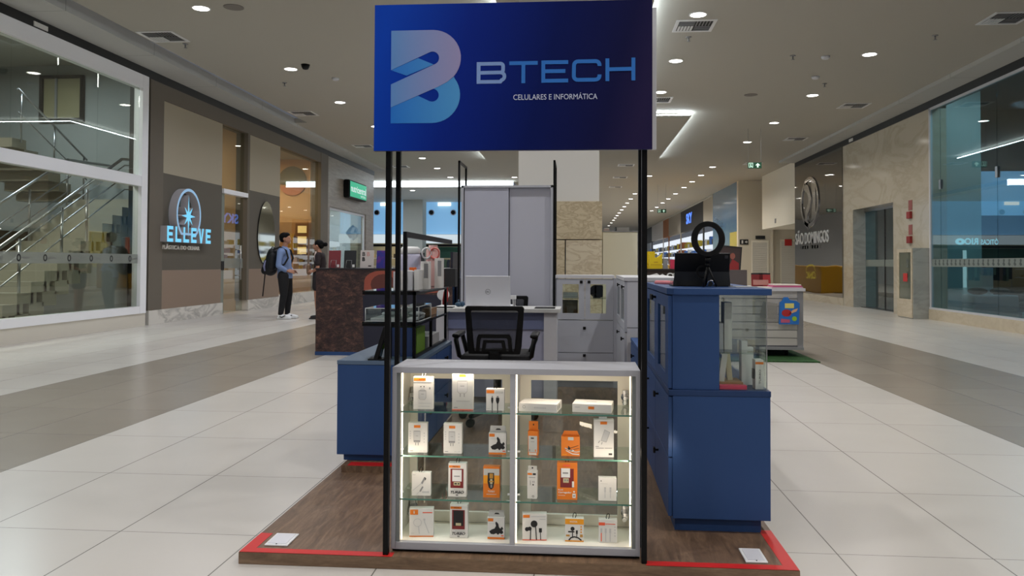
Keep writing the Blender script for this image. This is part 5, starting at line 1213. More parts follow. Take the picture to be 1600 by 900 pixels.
# grey glazed cabinets
def glazed_cabinet_front():
    t = thing('grey_glazed_cabinet', 'grey cabinet with two small glazed doors over drawers, right of the wardrobe', 'cabinet', (.06, 7.45, PZ))
    x0, x1, y0, y1 = -.205, .345, 7.2, 7.66
    q = MB(); q.box(x0, x0 + .018, y0 + .018, y1, PZ, 1.03); q.box(x1 - .018, x1, y0 + .018, y1, PZ, 1.03); q.box(x0, x1, y1 - .01, y1, PZ, .65); q.box(x0, x1, y0 + .018, y1, .63, .65); q.box(x0, x1, y0 + .018, y1, PZ, PZ + .06); q.build('carcass', M['grey'], t)
    MB().box(x0 + .002, .33, y0 - .006, y1, 1.03, 1.055).build('top_board', M['greylight'], t)
    q = MB(); q.box(x0 + .02, x1 - .02, y0 + .05, y1 - .02, .84, .846); q.build('glass_shelf', M['glass'], t)
    for a, b, g0, g1, kx in ((x0 + .012, .062, -.138, .008, .03), (.066, .318, .112, .254, .10)):
        d = MB().loopband([(a, .656), (b, .656), (b, 1.024), (a, 1.024)], [(g0, .712), (g1, .712), (g1, .975), (g0, .975)], (0, y0, 0), U, V, (0, .018, 0)).build('glazed_door', M['grey'], t)
        MB().box(g0, g1, y0 + .007, y0 + .011, .712, .975).build('pane', M['glass'], d); knob(kx, y0, .995, d, 0, -1)
    for z0, z1, kz in ((.36, .648, .59), (.10, .355, .345)):
        d = MB().box(x0 + .01, .318, y0, y0 + .018, z0, z1).build('drawer', M['grey'], t); knob(.06, y0, kz - .01, d, 0, -1)
    MB().box(.32, x1 + .05, y0 + .0, y0 + .018, PZ, 1.03).build('corner_filler', M['grey'], t)
glazed_cabinet_front()
t = thing('black_speaker', 'rounded black speaker on the glass shelf inside the grey glazed cabinet', 'speaker', (.175, 7.4, .846)); q = MB(); q.ell((.165, 7.42, .906), (.058, .05, .058), 18); q.box(.165, .232, 7.37, 7.47, .85, .962, bev=.012); q.build('body', M['plasticblack'], t); MB().box(.14, .21, 7.38, 7.46, .846, .853).build('foot', M['plasticblack'], t)
for k in range(3): item('stacked_white_tray', -.135, .0, 7.3, 7.5, .847 + k * .016, .861 + k * .016, M['plasticwhite'] if k else M['greylight'], '%s of three stacked white trays inside the left glazed door' % ('bottom', 'middle', 'top')[k], 'tray', 'stacked trays in the grey cabinet')
item('brown_carton', -.15, -.0, 7.32, 7.5, .6505, .82, mat('brown_carton', (86, 68, 50), .6), 'brown carton inside the left glazed door of the grey cabinet', 'carton')
t = thing('grey_side_cabinet', 'tall grey cabinet seen end-on behind the right black sign post', 'cabinet', (.54, 6.5, PZ))
MB().box(.362, .76, 5.9, 7.16, PZ, 1.034).build('carcass', M['greylight'], t, bevel=.002); MB().box(.34, .77, 5.89, 7.17, 1.034, 1.06).build('top_board', M['greylight'], t)
for y0, y1 in ((5.905, 6.52), (6.53, 7.15)):
    d = MB().loopband([(y0, .66), (y1, .66), (y1, 1.03), (y0, 1.03)], [(y0 + .08, .72), (y1 - .08, .72), (y1 - .08, .97), (y0 + .08, .97)], (.344, 0, 0), (0, 1, 0), V, (.018, 0, 0)).build('glazed_door', M['grey'], t); MB().box(.352, .356, y0 + .08, y1 - .08, .72, .97).build('pane', M['glass'], d); knob(.344, y0 + .04, .99, d)
    d = MB().box(.344, .362, y0, y1, .1, .65).build('door', M['grey'], t); knob(.344, y0 + .1, .6, d)
MB().box(.362, .76, 5.897, 5.899, .688, .694).build('panel_seam', M['midink'], t)
q = MB(); q.tube([(.5, 5.9, .86), (.5, 5.87, .86), (.5, 5.86, .885), (.5, 5.87, .91), (.5, 5.9, .91)], .006, 6); q.build('bracket_handle', M['blackmetal'], t)
t = thing('blue_low_side_cabinet', 'low slate-blue cabinet between the blue corner cabinet and the grey side cabinet', 'cabinet', (.58, 5.1, PZ))
MB().box(.40, .76, 4.47, 5.84, PZ, .60).build('carcass', M['blue'], t); MB().box(.385, .77, 4.46, 5.86, .60, .622).build('top_board', M['blue'], t)
for y0, y1 in ((4.48, 5.15), (5.16, 5.83)):
    d = MB().box(.385, .40, y0, y1, .1, .595).build('drawer', M['blue'], t); knob(.385, (y0 + y1) / 2, .53, d)
# ================================================================== PHONE ACCESSORIES IN THE DISPLAY CABINET
ROWZ = {1: .5838, 2: .4133, 3: .2458, 4: .0858}
M['turbo_red'] = mat('box_dark_red', (120, 34, 36), .5); M['gold'] = mat('gold_print', (190, 140, 60), .4); M['amber'] = mat('amber_print', (238, 158, 30), .5); M['greyface'] = mat('silver_grey_card', (196, 196, 192), .5)
M['greengrey'] = mat('usb_beige', (196, 186, 150), .5); M['coral'] = mat('coral_print', (240, 96, 60), .5)
PM = [M['paper'], M['orange'], M['ink'], M['greyink'], M['midink'], M['turbo_red'], M['gold'], M['amber'], M['greyface'], M['plasticwhite'], M['greengrey'], M['coral']]
W_, O_, K_, LG, MG, TR, GO, AM, GF, PW, UB, CO = range(12)
class Pack:
    """one retail carton: fractions of the front face are used for the printing"""
    def __init__(s, x0, x1, row, h, y=3.10, depth=.03, body=W_, side=None, yaw=0.0):
        s.x0, s.w, s.h, s.z, s.y, s.d = x0, x1 - x0, h, ROWZ[row] + .0006, y, depth
        s.q = MB(); c = ((x0 + x1) / 2, y + depth / 2, 0)
        s.xf = Matrix.Translation(c) @ Matrix.Rotation(yaw, 4, 'Z') @ Matrix.Translation((-c[0], -c[1], 0)); s.q.xf = s.xf
        s.q.box(x0, x1, y, y + depth, s.z, s.z + h, body if side is None else side)
        if side is not None: s.q.box(x0, x1, y - .0004, y, s.z, s.z + h, body)
        s.n = 1
    def P(s, pts): return [(s.x0 + a * s.w, s.z + b * s.h) for a, b in pts]
    def poly(s, pts, m, lift=0):
        s.n += .2; s.q.prism(s.P(pts), (0, s.y - .0006 - .0001 * s.n, 0), U, V, (0, .0001, 0), m); return s
    def rect(s, a, b, c, d, m): return s.poly([(a, c), (b, c), (b, d), (a, d)], m)
    def line(s, pts, w, m): s.n += .2; s.q.stroke(s.P(pts), w * s.w, (0, s.y - .0006 - .0001 * s.n, 0), U, V, (0, .0001, 0), m); return s
    def disc(s, a, b, r, m): return s.poly([(a + r * math.cos(t * PI / 10), b + r * s.w / s.h * math.sin(t * PI / 10)) for t in range(20)], m)
    def text(s, t, a, b, w, h, m, bold=.02, sh=0.0): s.n += .2; s.q.text(t, (s.x0 + a * s.w, s.y - .0007 - .0001 * s.n, s.z + b * s.h), U, (sh, 0, 1), w=w * s.w, h=h * s.h, m=m, bold=bold); return s
    def flap(s, pts, m, thick=.0012, hole=None):
        s.q.prism(s.P(pts), (0, s.y + s.d * .45, 0), U, V, (0, thick, 0), m)
        if hole: s.q.prism(s.P(hole), (0, s.y + s.d * .45 - .0003, 0), U, V, (0, .0003, 0), K_)
        return s
    def done(s, name, lab, cat='product box', loop=None, loopm=None):
        if loop is None:
            return tag(s.q.build(name, PM, fixn=True), lab, cat, 'phone accessory boxes in the display cabinet')
        t = thing(name, lab, cat, (s.x0 + s.w / 2, s.y + s.d / 2, s.z), 'phone accessory boxes in the display cabinet')
        s.q.build('carton', PM, t)
        lx = s.x0 + loop * s.w; lz = s.z + s.h
        MB().tube([(lx + .006 * math.cos(a) + .002 * math.sin(a), s.y + s.d / 2, lz + .008 + .011 * math.sin(a)) for a in [i * PI / 8 for i in range(16)]], .0014, 6, closed=True).build('hang_loop', loopm or M['plasticblack'], t)
        return t
def charger(p, cx, z0, z1, w, prongs=True, lab=True):
    p.poly([(cx - w, z0 + .1), (cx + w, z0 + .1), (cx + w, z1), (cx - w, z1)], LG).rect(cx - w * .9, cx + w * .9, z1 - .02, z1, MG)
    p.line([(cx - w, z1), (cx - w, z0 + .12), (cx - w * .6, z0 + .06), (cx + w * .6, z0 + .06), (cx + w, z0 + .12), (cx + w, z1)], .012, MG)
    if prongs:
        for sx in (-.4, .4): p.line([(cx + sx * w, z0 + .06), (cx + sx * w, z0 - .03)], .035, MG)
    if lab: p.rect(cx - w * .4, cx + w * .4, (z0 + z1) / 2 + .05, (z0 + z1) / 2 + .065, MG)
def sideicons(p, x, z0, z1, n=4):
    for k in range(n): p.disc(x, z0 + (z1 - z0) * k / (n - 1), .035, LG)
def footer(p):
    p.rect(.08, .26, .055, .075, MG).rect(.6, .72, .06, .075, LG).rect(.78, .92, .06, .075, LG)

# top shelf, left bay
p = Pack(-.6455, -.5675, 1, .127, yaw=.03); p.rect(.02, .62, .88, .97, O_).text('INOVA', .28, .9, .3, .045, K_).rect(.0, .9, .82, .835, MG).rect(.2, 1, .838, .845, LG)
p.disc(.38, .70, .03, K_).disc(.54, .70, .03, K_).rect(.8, .86, .62, .68, MG); charger(p, .46, .24, .58, .19, False); p.poly([(.3, .58), (.38, .64), (.54, .64), (.62, .58)], LG); p.rect(.25, .9, .18, .195, LG).rect(.25, .85, .08, .095, LG)
p.done('charger_box', 'white charger box with orange top label and pale hang loop, leftmost on the top shelf', loop=.5, loopm=M['greylight'])
p = Pack(-.491, -.4085, 1, .147, body=GF, side=W_, yaw=.02); p.rect(.33, .65, .88, .95, O_); charger(p, .48, .38, .78, .24); sideicons(p, .12, .5, .76); sideicons(p, .88, .5, .76, 3); p.rect(.2, .85, .23, .24, MG).rect(.25, .85, .17, .18, LG); footer(p); p.rect(.0, 1, 0, .02, CO)
p.done('charger_box', 'tallest grey-fronted charger box in the middle of the top left shelf')
p = Pack(-.3566, -.286, 1, .084); p.rect(.02, .45, .80, .95, O_).rect(.5, .95, .8, .9, GF)
for cx, w in ((.34, .06), (.64, .09)):
    p.rect(cx - w * .6, cx + w * .6, .58, .68, MG).poly([(cx - w, .60), (cx + w, .60), (cx + w, .45), (cx + w * .45, .33), (cx - w * .45, .33), (cx - w, .45)], K_).rect(cx - .022, cx + .022, -.0, .34, K_)
p.rect(.05, .2, .08, .1, LG).done('cable_box', 'small white box showing two black cable plugs, on the top left shelf', loop=.5)
# top shelf, right bay: two flat boxes
def flat(x0, x1, y0, y1, h, yaw, mk, lab):
    q = MB(); c = ((x0 + x1) / 2, (y0 + y1) / 2, 0); q.xf = Matrix.Translation(c) @ Matrix.Rotation(yaw, 4, 'Z') @ Matrix.Translation((-c[0], -c[1], 0)); z = ROWZ[1] + .0006
    q.box(x0, x1, y0, y1, z, z + h, W_, bev=.002); mk(q, x0, x1, y0, y1, z, h); tag(q.build('flat_tech_box', PM), lab, 'product box', 'flat white boxes on the top right shelf')
def mk1(q, x0, x1, y0, y1, z, h):
    q.loopband(arc(x0 + .022, z + h * .55, .006, .006, 0, 360, 16)[:-1], arc(x0 + .022, z + h * .55, .0045, .0045, 0, 360, 16)[:-1], (0, y0 - .0005, 0), U, V, (0, .0004, 0), MG); 
    for k in range(8): q.box(x0 + .062 + k * .006, x0 + .0655 + k * .006, y0 - .0004, y0, z + h * .42, z + h * .58, LG)
    for a, b in ((.012, .03), (.05, .07)): q.box(x1, x1 + .0004, y0 + a, y0 + b, z + h * .25, z + h * .75, MG)
def mk2(q, x0, x1, y0, y1, z, h):
    q.box(x0 + .062, x0 + .085, y0 - .0004, y0, z + h * .4, z + h * .72, O_); q.box(x0 + .01, x0 + .03, y0 - .0004, y0, z + h * .55, z + h * .63, LG); q.box(x0 + .05, x0 + .09, y0 + .04, y0 + .06, z + h, z + h + .0003, LG)
flat(-.222, -.070, 3.085, 3.20, .033, -.14, mk1, 'flat white box with pale lettering on its edge, lying on the top right shelf')
flat(-.015, .137, 3.09, 3.19, .034, -.12, mk2, 'flat white box with a small orange edge label, lying on the top right shelf')
# second shelf
for x0, x1, lab in ((-.665, -.59, 'white charger box with a centred orange label, at the left end of the second shelf'), (-.5243, -.4519, 'white charger box with a centred orange label, in the middle of the second left shelf')):
    p = Pack(x0, x1, 2, .116, yaw=.05 if x0 < -.6 else 0); p.rect(.30, .64, .84, .93, O_); charger(p, .46, .28, .74, .17); p.rect(.29, .63, .36, .42, MG); sideicons(p, .11, .48, .72); sideicons(p, .84, .36, .66); footer(p); p.done('charger_box', lab)
def holder(x0, x1, row, h, lab):
    p = Pack(x0, x1, row, h, body=W_); p.flap([(.03, 1), (.97, 1), (.95, 1.32), (.08, 1.32)], GF, hole=[(.36, 1.12), (.45, 1.19), (.62, 1.19), (.7, 1.12)])
    p.rect(.03, .34, .83, .97, O_).rect(.0, 1, .0, .09, O_).rect(.8, .95, .14, .19, CO).rect(.1, .5, .72, .74, LG)
    p.poly([(.10, .36), (.26, .45), (.42, .5), (.50, .62), (.46, .78), (.52, .83), (.64, .72), (.68, .56), (.76, .5), (.85, .60), (.93, .5), (.86, .42), (.94, .33), (.84, .24), (.72, .28), (.62, .2), (.52, .28), (.36, .22), (.2, .24)], K_)
    p.done('phone_holder_box', lab)
holder(-.3456, -.2776, 2, .083, 'white and orange box showing a black phone holder, on the second shelf'); 
p = Pack(-.1903, -.1523, 2, .094, depth=.034, body=O_, yaw=-.12); p.rect(.06, .96, .03, .80, GF).rect(.0, 1, .0, .12, O_).rect(.1, .9, .02, .1, W_).rect(.3, .62, .68, .73, K_).rect(.3, .7, .56, .58, MG).rect(.2, .8, .3, .66, GF).rect(.3, .66, .55, .57, MG).rect(.12, .22, .16, .25, MG).rect(.74, .84, .16, .25, O_).flap([(.02, 1), (.98, 1), (.98, 1.38), (.02, 1.38)], O_, hole=[(.45, 1.2), (.55, 1.2), (.55, 1.27), (.45, 1.27)])
p.done('slim_orange_box', 'slim orange and white box with a tall orange flap, on the second right shelf')
p = Pack(-.0626, .0094, 2, .075, depth=.032, body=O_); p.flap([(.02, 1), (.98, 1), (.86, 1.27), (.16, 1.27)], O_).rect(.36, .66, .82, .98, GF)
p.line([(.2, .42), (.5, .28), (.8, .22), (1, .26)], .05, GF).line([(.25, .30), (.6, .12), (.95, .1)], .05, W_).disc(.42, .40, .075, K_).disc(.62, .30, .06, W_).line([(.5, .42), (.92, .56)], .025, K_).line([(.5, .3), (.95, .42)], .025, K_).line([(.42, .46), (.38, .52)], .05, K_).rect(.06, .3, .06, .1, AM)
p.done('earphone_box', 'squat orange earphone box with a sloping flap, in the middle of the second right shelf')
p = Pack(.0626, .1391, 2, .145, y=3.095, yaw=.05); p.flap([(.25, 1), (.68, 1), (.66, 1.055), (.27, 1.055)], PW).rect(.32, .66, .87, .945, O_)
p.poly([(.36, .44), (.62, .40), (.80, .66), (.54, .73)], LG).line([(.36, .44), (.54, .73), (.80, .66), (.62, .40), (.36, .44)], .014, MG).line([(.3, .44), (.22, .38)], .03, MG).line([(.42, .40), (.38, .34)], .03, MG).rect(.1, .5, .235, .25, MG).rect(.55, .92, .235, .25, MG).rect(.08, .25, .28, .295, MG).rect(.74, .92, .06, .11, K_)
p.done('charger_box', 'tall white charger box with a tilted charger drawing, right end of second shelf')
# third shelf
p = Pack(-.6494, -.5754, 3, .089, yaw=.06); p.poly([(.48, .55), (.66, .82), (.74, .78), (.56, .50)], MG).line([(.66, .80), (.74, .76), (.71, .68)], .04, K_).line([(.52, .55), (.05, .22)], .03, LG).poly([(.4, .2), (.56, .42), (.62, .38), (.47, .16)], MG).line([(.44, .2), (.25, .06)], .025, LG).rect(.55, .92, .12, .2, LG).rect(.04, .2, .9, .93, GF)
p.done('cable_box', 'white cable box with two grey plugs drawn diagonally, left end of third shelf', loop=.45)
def turbo(x0, x1, row, inner, lab):
    p = Pack(x0, x1, row, .129, depth=.034); p.rect(.03, .66, .87, .94, O_).text('INOVA', .24, .885, .3, .035, K_).rect(.12, .84, .26, .84, TR).rect(.2, .76, .3, .82, K_ if inner == K_ else TR)
    if inner == K_: p.rect(.2, .76, .36, .82, K_).rect(.18, .78, .29, .36, TR).rect(.33, .63, .37, .45, UB)
    else: p.rect(.22, .74, .46, .81, PW).rect(.32, .64, .60, .63, MG).rect(.3, .66, .34, .44, UB).rect(.34, .48, .37, .41, K_).rect(.52, .62, .37, .41, K_)
    p.text('TURBO', .08, .09, .76, .085, K_, .03, .35).rect(.3, .85, .2, .21, MG).rect(.42, .55, .035, .06, K_); p.done('turbo_charger_box', lab, loop=.5)
turbo(-.5041, -.4331, 3, W_, 'white TURBO charger box with a white charger in its dark red window, third shelf')
p = Pack(-.3664, -.302, 3, .120, depth=.03, body=O_); p.rect(.02, .98, .72, .97, GF).poly([(.02, .72), (.98, .72), (.98, .45), (.02, .45)], AM).rect(.0, 1, .93, 1, O_).poly([(.28, .8), (.66, .8), (.68, .5), (.62, .32), (.48, .26), (.34, .32), (.26, .5)], K_).rect(.38, .6, .62, .78, GO).rect(.42, .56, .44, .6, UB).rect(.36, .62, .5, .54, GO).rect(.44, .55, .32, .42, MG).text('TURBO', .28, .17, .42, .06, W_).rect(.2, .8, .1, .115, W_).rect(.3, .7, .05, .062, AM)
p.done('car_charger_box', 'orange and grey box with a gold car charger printed in a black shield, third shelf')
p = Pack(-.1929, -.1559, 3, .104, depth=.03, yaw=-.08); p.flap([(.03, 1), (.97, 1), (.97, 1.19), (.03, 1.19)], W_, hole=[(.42, 1.08), (.56, 1.08), (.56, 1.14), (.42, 1.14)]).rect(.03, .5, .88, .95, O_).rect(.58, .9, .88, .95, K_).rect(.15, .85, .78, .80, MG).line([(.32, .65), (.32, .5)], .06, MG).disc(.32, .66, .07, LG).rect(.55, .62, .6, .66, MG).rect(.7, .76, .6, .66, MG).disc(.62, .52, .08, K_).disc(.62, .09, .11, K_).disc(.62, .09, .07, W_)
p.done('slim_white_box', 'slim white earphone box with a tall flap, at the left of the third right shelf')
p = Pack(-.0784, -.0, 3, .142, depth=.034, body=O_); p.rect(.30, .65, .90, .95, CO).rect(.16, .82, .33, .84, TR).rect(.2, .64, .6, .85, PW).rect(.28, .55, .70, .74, MG).rect(.3, .58, .46, .58, UB).rect(.36, .44, .5, .55, MG).rect(.48, .56, .5, .55, MG).rect(.74, .84, .34, .50, W_).text('PLUG', .06, .245, .24, .04, W_).text('Carregador', .06, .16, .66, .06, W_, .03).rect(.06, .4, .11, .12, W_).rect(.76, .92, .05, .17, W_).rect(.8, .88, .2, .24, W_).rect(.8, .88, .09, .13, MG)
p.done('orange_charger_box', 'large orange charger box with a white charger in its window, third right shelf', loop=.5)
p = Pack(.0815, .1504, 3, .087, yaw=.02); p.disc(.14, .87, .03, K_)
for cx in (.36, .66): p.line([(cx, .58), (cx, .38)], .1, LG).line([(cx, .38), (cx, .12)], .04, LG).rect(cx - .05, cx + .05, .57, .585, MG)
p.rect(.1, .5, .74, .755, GF); p.done('adapter_box', 'plain white adapter box with two faint plugs, at the right end of the third shelf')
q = MB(); q.box(.095, .138, 3.17, 3.1708, ROWZ[3] + .0006, ROWZ[3] + .11, PW); tag(q.build('clear_back_card', [M['gcase']] * 12), 'clear plastic tab standing behind the plain white adapter box', 'card')
# bottom row
p = Pack(-.6584, -.5641, 4, .110, yaw=.10); p.rect(.03, .36, .78, .96, O_).text('i', .17, .82, .05, .1, W_).rect(.55, .95, .84, .87, CO).rect(.0, 1, .0, .035, O_)
p.poly([(.34 + .17 * math.cos(t * PI / 12), .5 + .145 * math.sin(t * PI / 12)) for t in range(24)], LG).disc(.34, .5, .15, W_).line([(.38, .38), (.42, .1)], .03, LG).line([(.62, .6), (.64, .5), (.82, .12)], .035, LG).rect(.58, .66, .58, .64, LG).rect(.06, .2, .12, .135, LG)
p.done('cable_box', 'wide white and orange box with a coiled cable drawing, leftmost in bottom row')
turbo(-.4967, -.4271, 4, K_, 'white TURBO charger box with a black charger in its window, bottom row')
holder(-.3489, -.2823, 4, .082, 'white and orange box showing a black phone holder, in the bottom row')
p = Pack(-.2134, -.1187, 4, .102, yaw=.07); p.rect(.03, .3, .85, .96, O_).rect(.36, .95, .88, .91, LG).rect(.7, .95, .78, .81, LG).rect(.0, 1, .0, .03, CO).disc(.48, .62, .14, K_).line([(.53, .62), (.56, .3), (.58, .02)], .04, K_).disc(.19, .42, .085, K_).disc(.30, .44, .08, K_).line([(.34, .42), (.33, .02)], .04, K_).rect(.68, .8, .3, .46, K_).line([(.74, .3), (.75, .02)], .03, K_)
p.done('earphone_box', 'wide white box showing large black earphones, left of the bottom right row')
p = Pack(-.0466, .0251, 4, .087, depth=.032); p.rect(.0, 1, .76, 1.0, AM).text('INOVA', .26, .84, .4, .07, W_).rect(.0, 1, .0, .05, AM).rect(.05, .25, .22, .30, GO).rect(.8, .95, .2, .32, GO)
p.disc(.40, .56, .11, K_).line([(.4, .48), (.4, .18)], .05, K_).rect(.16, .5, .40, .46, K_).rect(.58, .68, .34, .50, K_).line([(.63, .34), (.62, .18)], .04, K_).line([(.2, .06), (.32, .17), (.5, .21), (.7, .17), (.88, .06)], .07, K_)
for k in range(3): p.disc(.86, .42 + k * .12, .045, AM)
p.done('microphone_box', 'amber-topped box with a black clip microphone and cable drawing, bottom row', loop=.5)
p = Pack(.0828, .1532, 4, .087, yaw=.0); p.rect(.0, .34, .75, .88, CO).rect(.36, .9, .8, .83, CO)
for cx in (.14, .38, .62): p.line([(cx, .62), (cx, .42)], .1, LG).line([(cx, .42), (cx, .05)], .05, CO if cx < .2 else LG)
for k in range(4): p.disc(.88, .3 + k * .13, .04, LG)
p.done('cable_box', 'white cable box with three pale plugs and a coral label, rightmost in bottom row', loop=.5)
# ================================================================== NEIGHBOURING KIOSK WITH THE LEAF PHOTO (left)
def leafphoto():
    m = mat('leaf_litter_photo', (70, 48, 40), .45); N = NT(m); v = N.coords()
    n1 = N.noise(N.mapping(v, (1, 1, 1.7), (.0, .35, .0)), 11, 9, .78, .5); n2 = N.noise(v, 5, 4, .6, 1.0); n3 = N.n('ShaderNodeTexVoronoi'); N.link(N.mapping(v, (1, 1, 1.8), (0, .6, 0)), n3.inputs['Vector']); n3.inputs['Scale'].default_value = 26
    c = N.ramp(n1, [(.34, (16, 12, 14)), (.47, (54, 39, 38)), (.57, (84, 58, 52)), (.70, (160, 118, 96))])
    x, y, z = N.sep(v)
    c = N.mix(N.ramp(n2, [(.45, (0, 0, 0)), (.62, (170, 170, 170))]), c, (44, 28, 36))
    c = N.mix(N.math('MULTIPLY', N.math('LESS_THAN', n3.outputs['Distance'], .12), .35), c, (176, 120, 90)); N.color(c); return m
KY = 9.75; kx0, kx1 = -3.28, -1.55
t = thing('leaf_photo_counter', 'display counter wrapped with an autumn leaf and bag photo, left of the kiosk', 'counter', (-2.4, 10.6, 0))
MB().box(kx0, kx1, KY + .012, 12.0, .03, 1.07).build('counter_body', M['bluedark'], t); MB().box(kx0 - .01, kx1 + .01, KY - .005, 12.01, 1.07, 1.09).build('counter_top', mat('dark_counter_top', (34, 30, 34), .4), t)
MB().box(kx0 - .005, kx1, KY - .0, 12, 0, .045).build('blue_plinth', M['blue'], t)
q = MB(); q.box(kx0, kx1, KY, KY + .012, .045, 1.07, 0)
bagb = [(-2.66, .12), (-2.62, .08), (-1.6, .08), (-1.6, .75), (-2.68, .75)]
q.prism(bagb, (0, KY - .002, 0), U, V, (0, .002, 0), 2)
top = [(-2.67, .76), (-2.66, .92)] + arc(-2.45, .93, .21, .13, 175, 92, 8) + [(-1.85, 1.06), (-1.7, 1.0), (-1.62, .8), (-2.62, .74)]
q.prism(top, (0, KY - .003, 0), U, V, (0, .003, 0), 1); q.prism(arc(-2.42, .89, .16, .13, 0, 360, 16)[:-1], (0, KY - .004, 0), U, V, (0, .001, 0), 3); q.box(-2.66, -1.6, KY - .004, KY - .003, .735, .765, 2)
q.prism(arc(-2.25, .52, .012, .012, 0, 360, 8)[:-1], (0, KY - .004, 0), U, V, (0, .001, 0), 4)
q.build('photo_panel', [leafphoto(), mat('printed_orange_fabric', (150, 74, 58), .6), mat('printed_navy_fabric', (26, 28, 48), .6), mat('printed_rust_fabric', (92, 46, 40), .6), M['greylight']], t)
ZK = 1.09
def cover_card(x0, x1, m, lab, extra=None, lean=.12, h=.225, cat='display card', y=9.88):
    q = MB(); q.xf = Matrix.Translation((0, y, ZK + .002)) @ Matrix.Rotation(-lean, 4, 'X')
    q.box(x0, x1, 0, .012, 0, h, 0, bev=.002)
    mats = [m]
    if extra: extra(q, x0, x1, h); mats += [M['ink'], M['plasticwhite'], mat('label_rose', (190, 120, 110), .5)]
    return mats, q
def stand_legs(x0, x1, t):
    q = MB(); a = x0 + (x1 - x0) * .25; b_ = x0 + (x1 - x0) * .72
    q.tube([(a, 9.83, ZK + .003), (a + .004, 9.865, ZK + .10), (b_ - .004, 9.865, ZK + .10), (b_, 9.83, ZK + .003)], .004, 6); q.tube([(a, 9.83, ZK + .004), (a, 9.93, ZK + .004)], .004, 6); q.tube([(b_, 9.83, ZK + .004), (b_, 9.93, ZK + .004)], .004, 6); q.build('wire_stand', M['steel'], t)
def ex_lab(q, x0, x1, h): q.box(x1 - .045, x1 - .015, -.001, .0, .01, .045, 2)
for x0, x1, col, lab in ((-3.165, -3.01, (126, 46, 54), 'dark red tablet case on a wire stand on the leaf photo counter'), (-2.965, -2.81, (30, 32, 36), 'black tablet case on a wire stand on the leaf photo counter')):
    t = thing('tablet_case', lab, 'tablet case', ((x0 + x1) / 2, 9.9, ZK), 'tablet cases on wire stands')
    ms, q = cover_card(x0, x1, mat('case_%d' % col[0], col, .55), lab, ex_lab); q.build('case_cover', ms, t); stand_legs(x0, x1, t)
def ex_bbb(q, x0, x1, h):
    q.text('B', (x0 + .025, -.0006, h - .075), U, V, h=.052, m=1, bold=.03); q.text('B', (x0 + .085, -.0006, h - .075), U, V, h=.052, m=3); q.text('B', (x0 + .025, -.0006, h - .14), U, V, h=.052, m=1, bold=.06); q.box(x1 - .07, x1 - .03, -.001, 0, .02, .035, 1)
ms, q = cover_card(-2.755, -2.58, mat('light_grey_card', (196, 188, 186), .6), '', ex_bbb, h=.228); tag(q.build('lettered_card', ms), 'pale grey card printed with three letter Bs on the leaf photo counter', 'display card')
def bluecase():
    m = mat('blue_violet_pattern', (40, 40, 130), .45); N = NT(m); N.color(N.ramp(N.noise(N.coords(), 16, 4, .6, .6), [(.35, (30, 44, 140)), (.5, (48, 40, 132)), (.62, (96, 40, 130)), (.75, (120, 44, 110))])); return m
ms, q = cover_card(-2.545, -2.385, bluecase(), '', None, h=.225); tag(q.build('patterned_case', ms), 'blue and violet patterned case on the leaf photo counter, right of the lettered card', 'tablet case')
ms, q = cover_card(-2.30, -2.12, mat('taupe_card', (150, 142, 136), .6), '', None, h=.2); q.box(-2.26, -2.2, -.001, 0, .08, .16, 0); tag(q.build('grey_card', ms), 'grey-brown card standing on the leaf photo counter behind the sign posts', 'display card')
ms, q = cover_card(-2.07, -1.93, M['charcoal'], '', None, h=.2); tag(q.build('dark_case', ms), 'dark case standing at the right end of the leaf photo counter', 'tablet case')
q = MB(); q.box(-1.52, -1.1, 9.9, 11.0, .0, .98); tag(q.build('navy_counter_block', mat('navy_block', (24, 26, 52), .5)), 'dark navy counter block behind the black rack and the wardrobe', 'counter')
q = MB(); q.box(-1.60, -1.57, 9.9, 11.0, 1.092, 1.30); tag(q.build('dark_upright_panel', mat('navy_upright', (26, 26, 44), .5)), 'narrow dark upright panel seen through the low black frame', 'panel')

# ================================================================== THINGS BEHIND THE KIOSK, RIGHT OF THE COLUMN
t = thing('cream_cabinet', 'tall plain cream cabinet back right of the stone column, behind the grey cabinets', 'cabinet', (.46, 9.3, 0))
MB().box(.278, .668, 9.0, 9.6, 0, 1.52).build('carcass', mat('cream_laminate', (226, 222, 200), .5), t, bevel=.003); MB().box(.276, .672, 8.99, 9.61, 1.52, 1.53).build('top_board', M['midink'], t)
for k in range(3): item('book_stack', .29 + k * .004, .36 - k * .003, 9.1, 9.3, 1.5305 + k * .012, 1.5415 + k * .012, mat('book_%d' % k, [(190, 180, 170), (176, 150, 140), (206, 200, 190)][k], .6), '%s of three stacked books on the cream cabinet' % ('bottom', 'middle', 'top')[k], 'book', 'books on the cream cabinet')
q = MB(); q.box(.43, .58, 9.1, 9.3, 1.5305, 1.575, 0); q.box(.425, .437, 9.09, 9.31, 1.5305, 1.578, 1); tag(q.build('grey_file_box', [mat('marbled_grey', (150, 148, 142), .6), M['ink']]), 'marbled grey box with a black end on the cream cabinet', 'box')
q = MB(); q.box(.69, .72, 9.2, 9.28, 1.2, 1.42); q.box(.70, .71, 9.2, 9.28, 0, 1.2); tag(q.build('black_post_sign', M['plasticblack']), 'narrow black post right beside the cream cabinet', 'post')

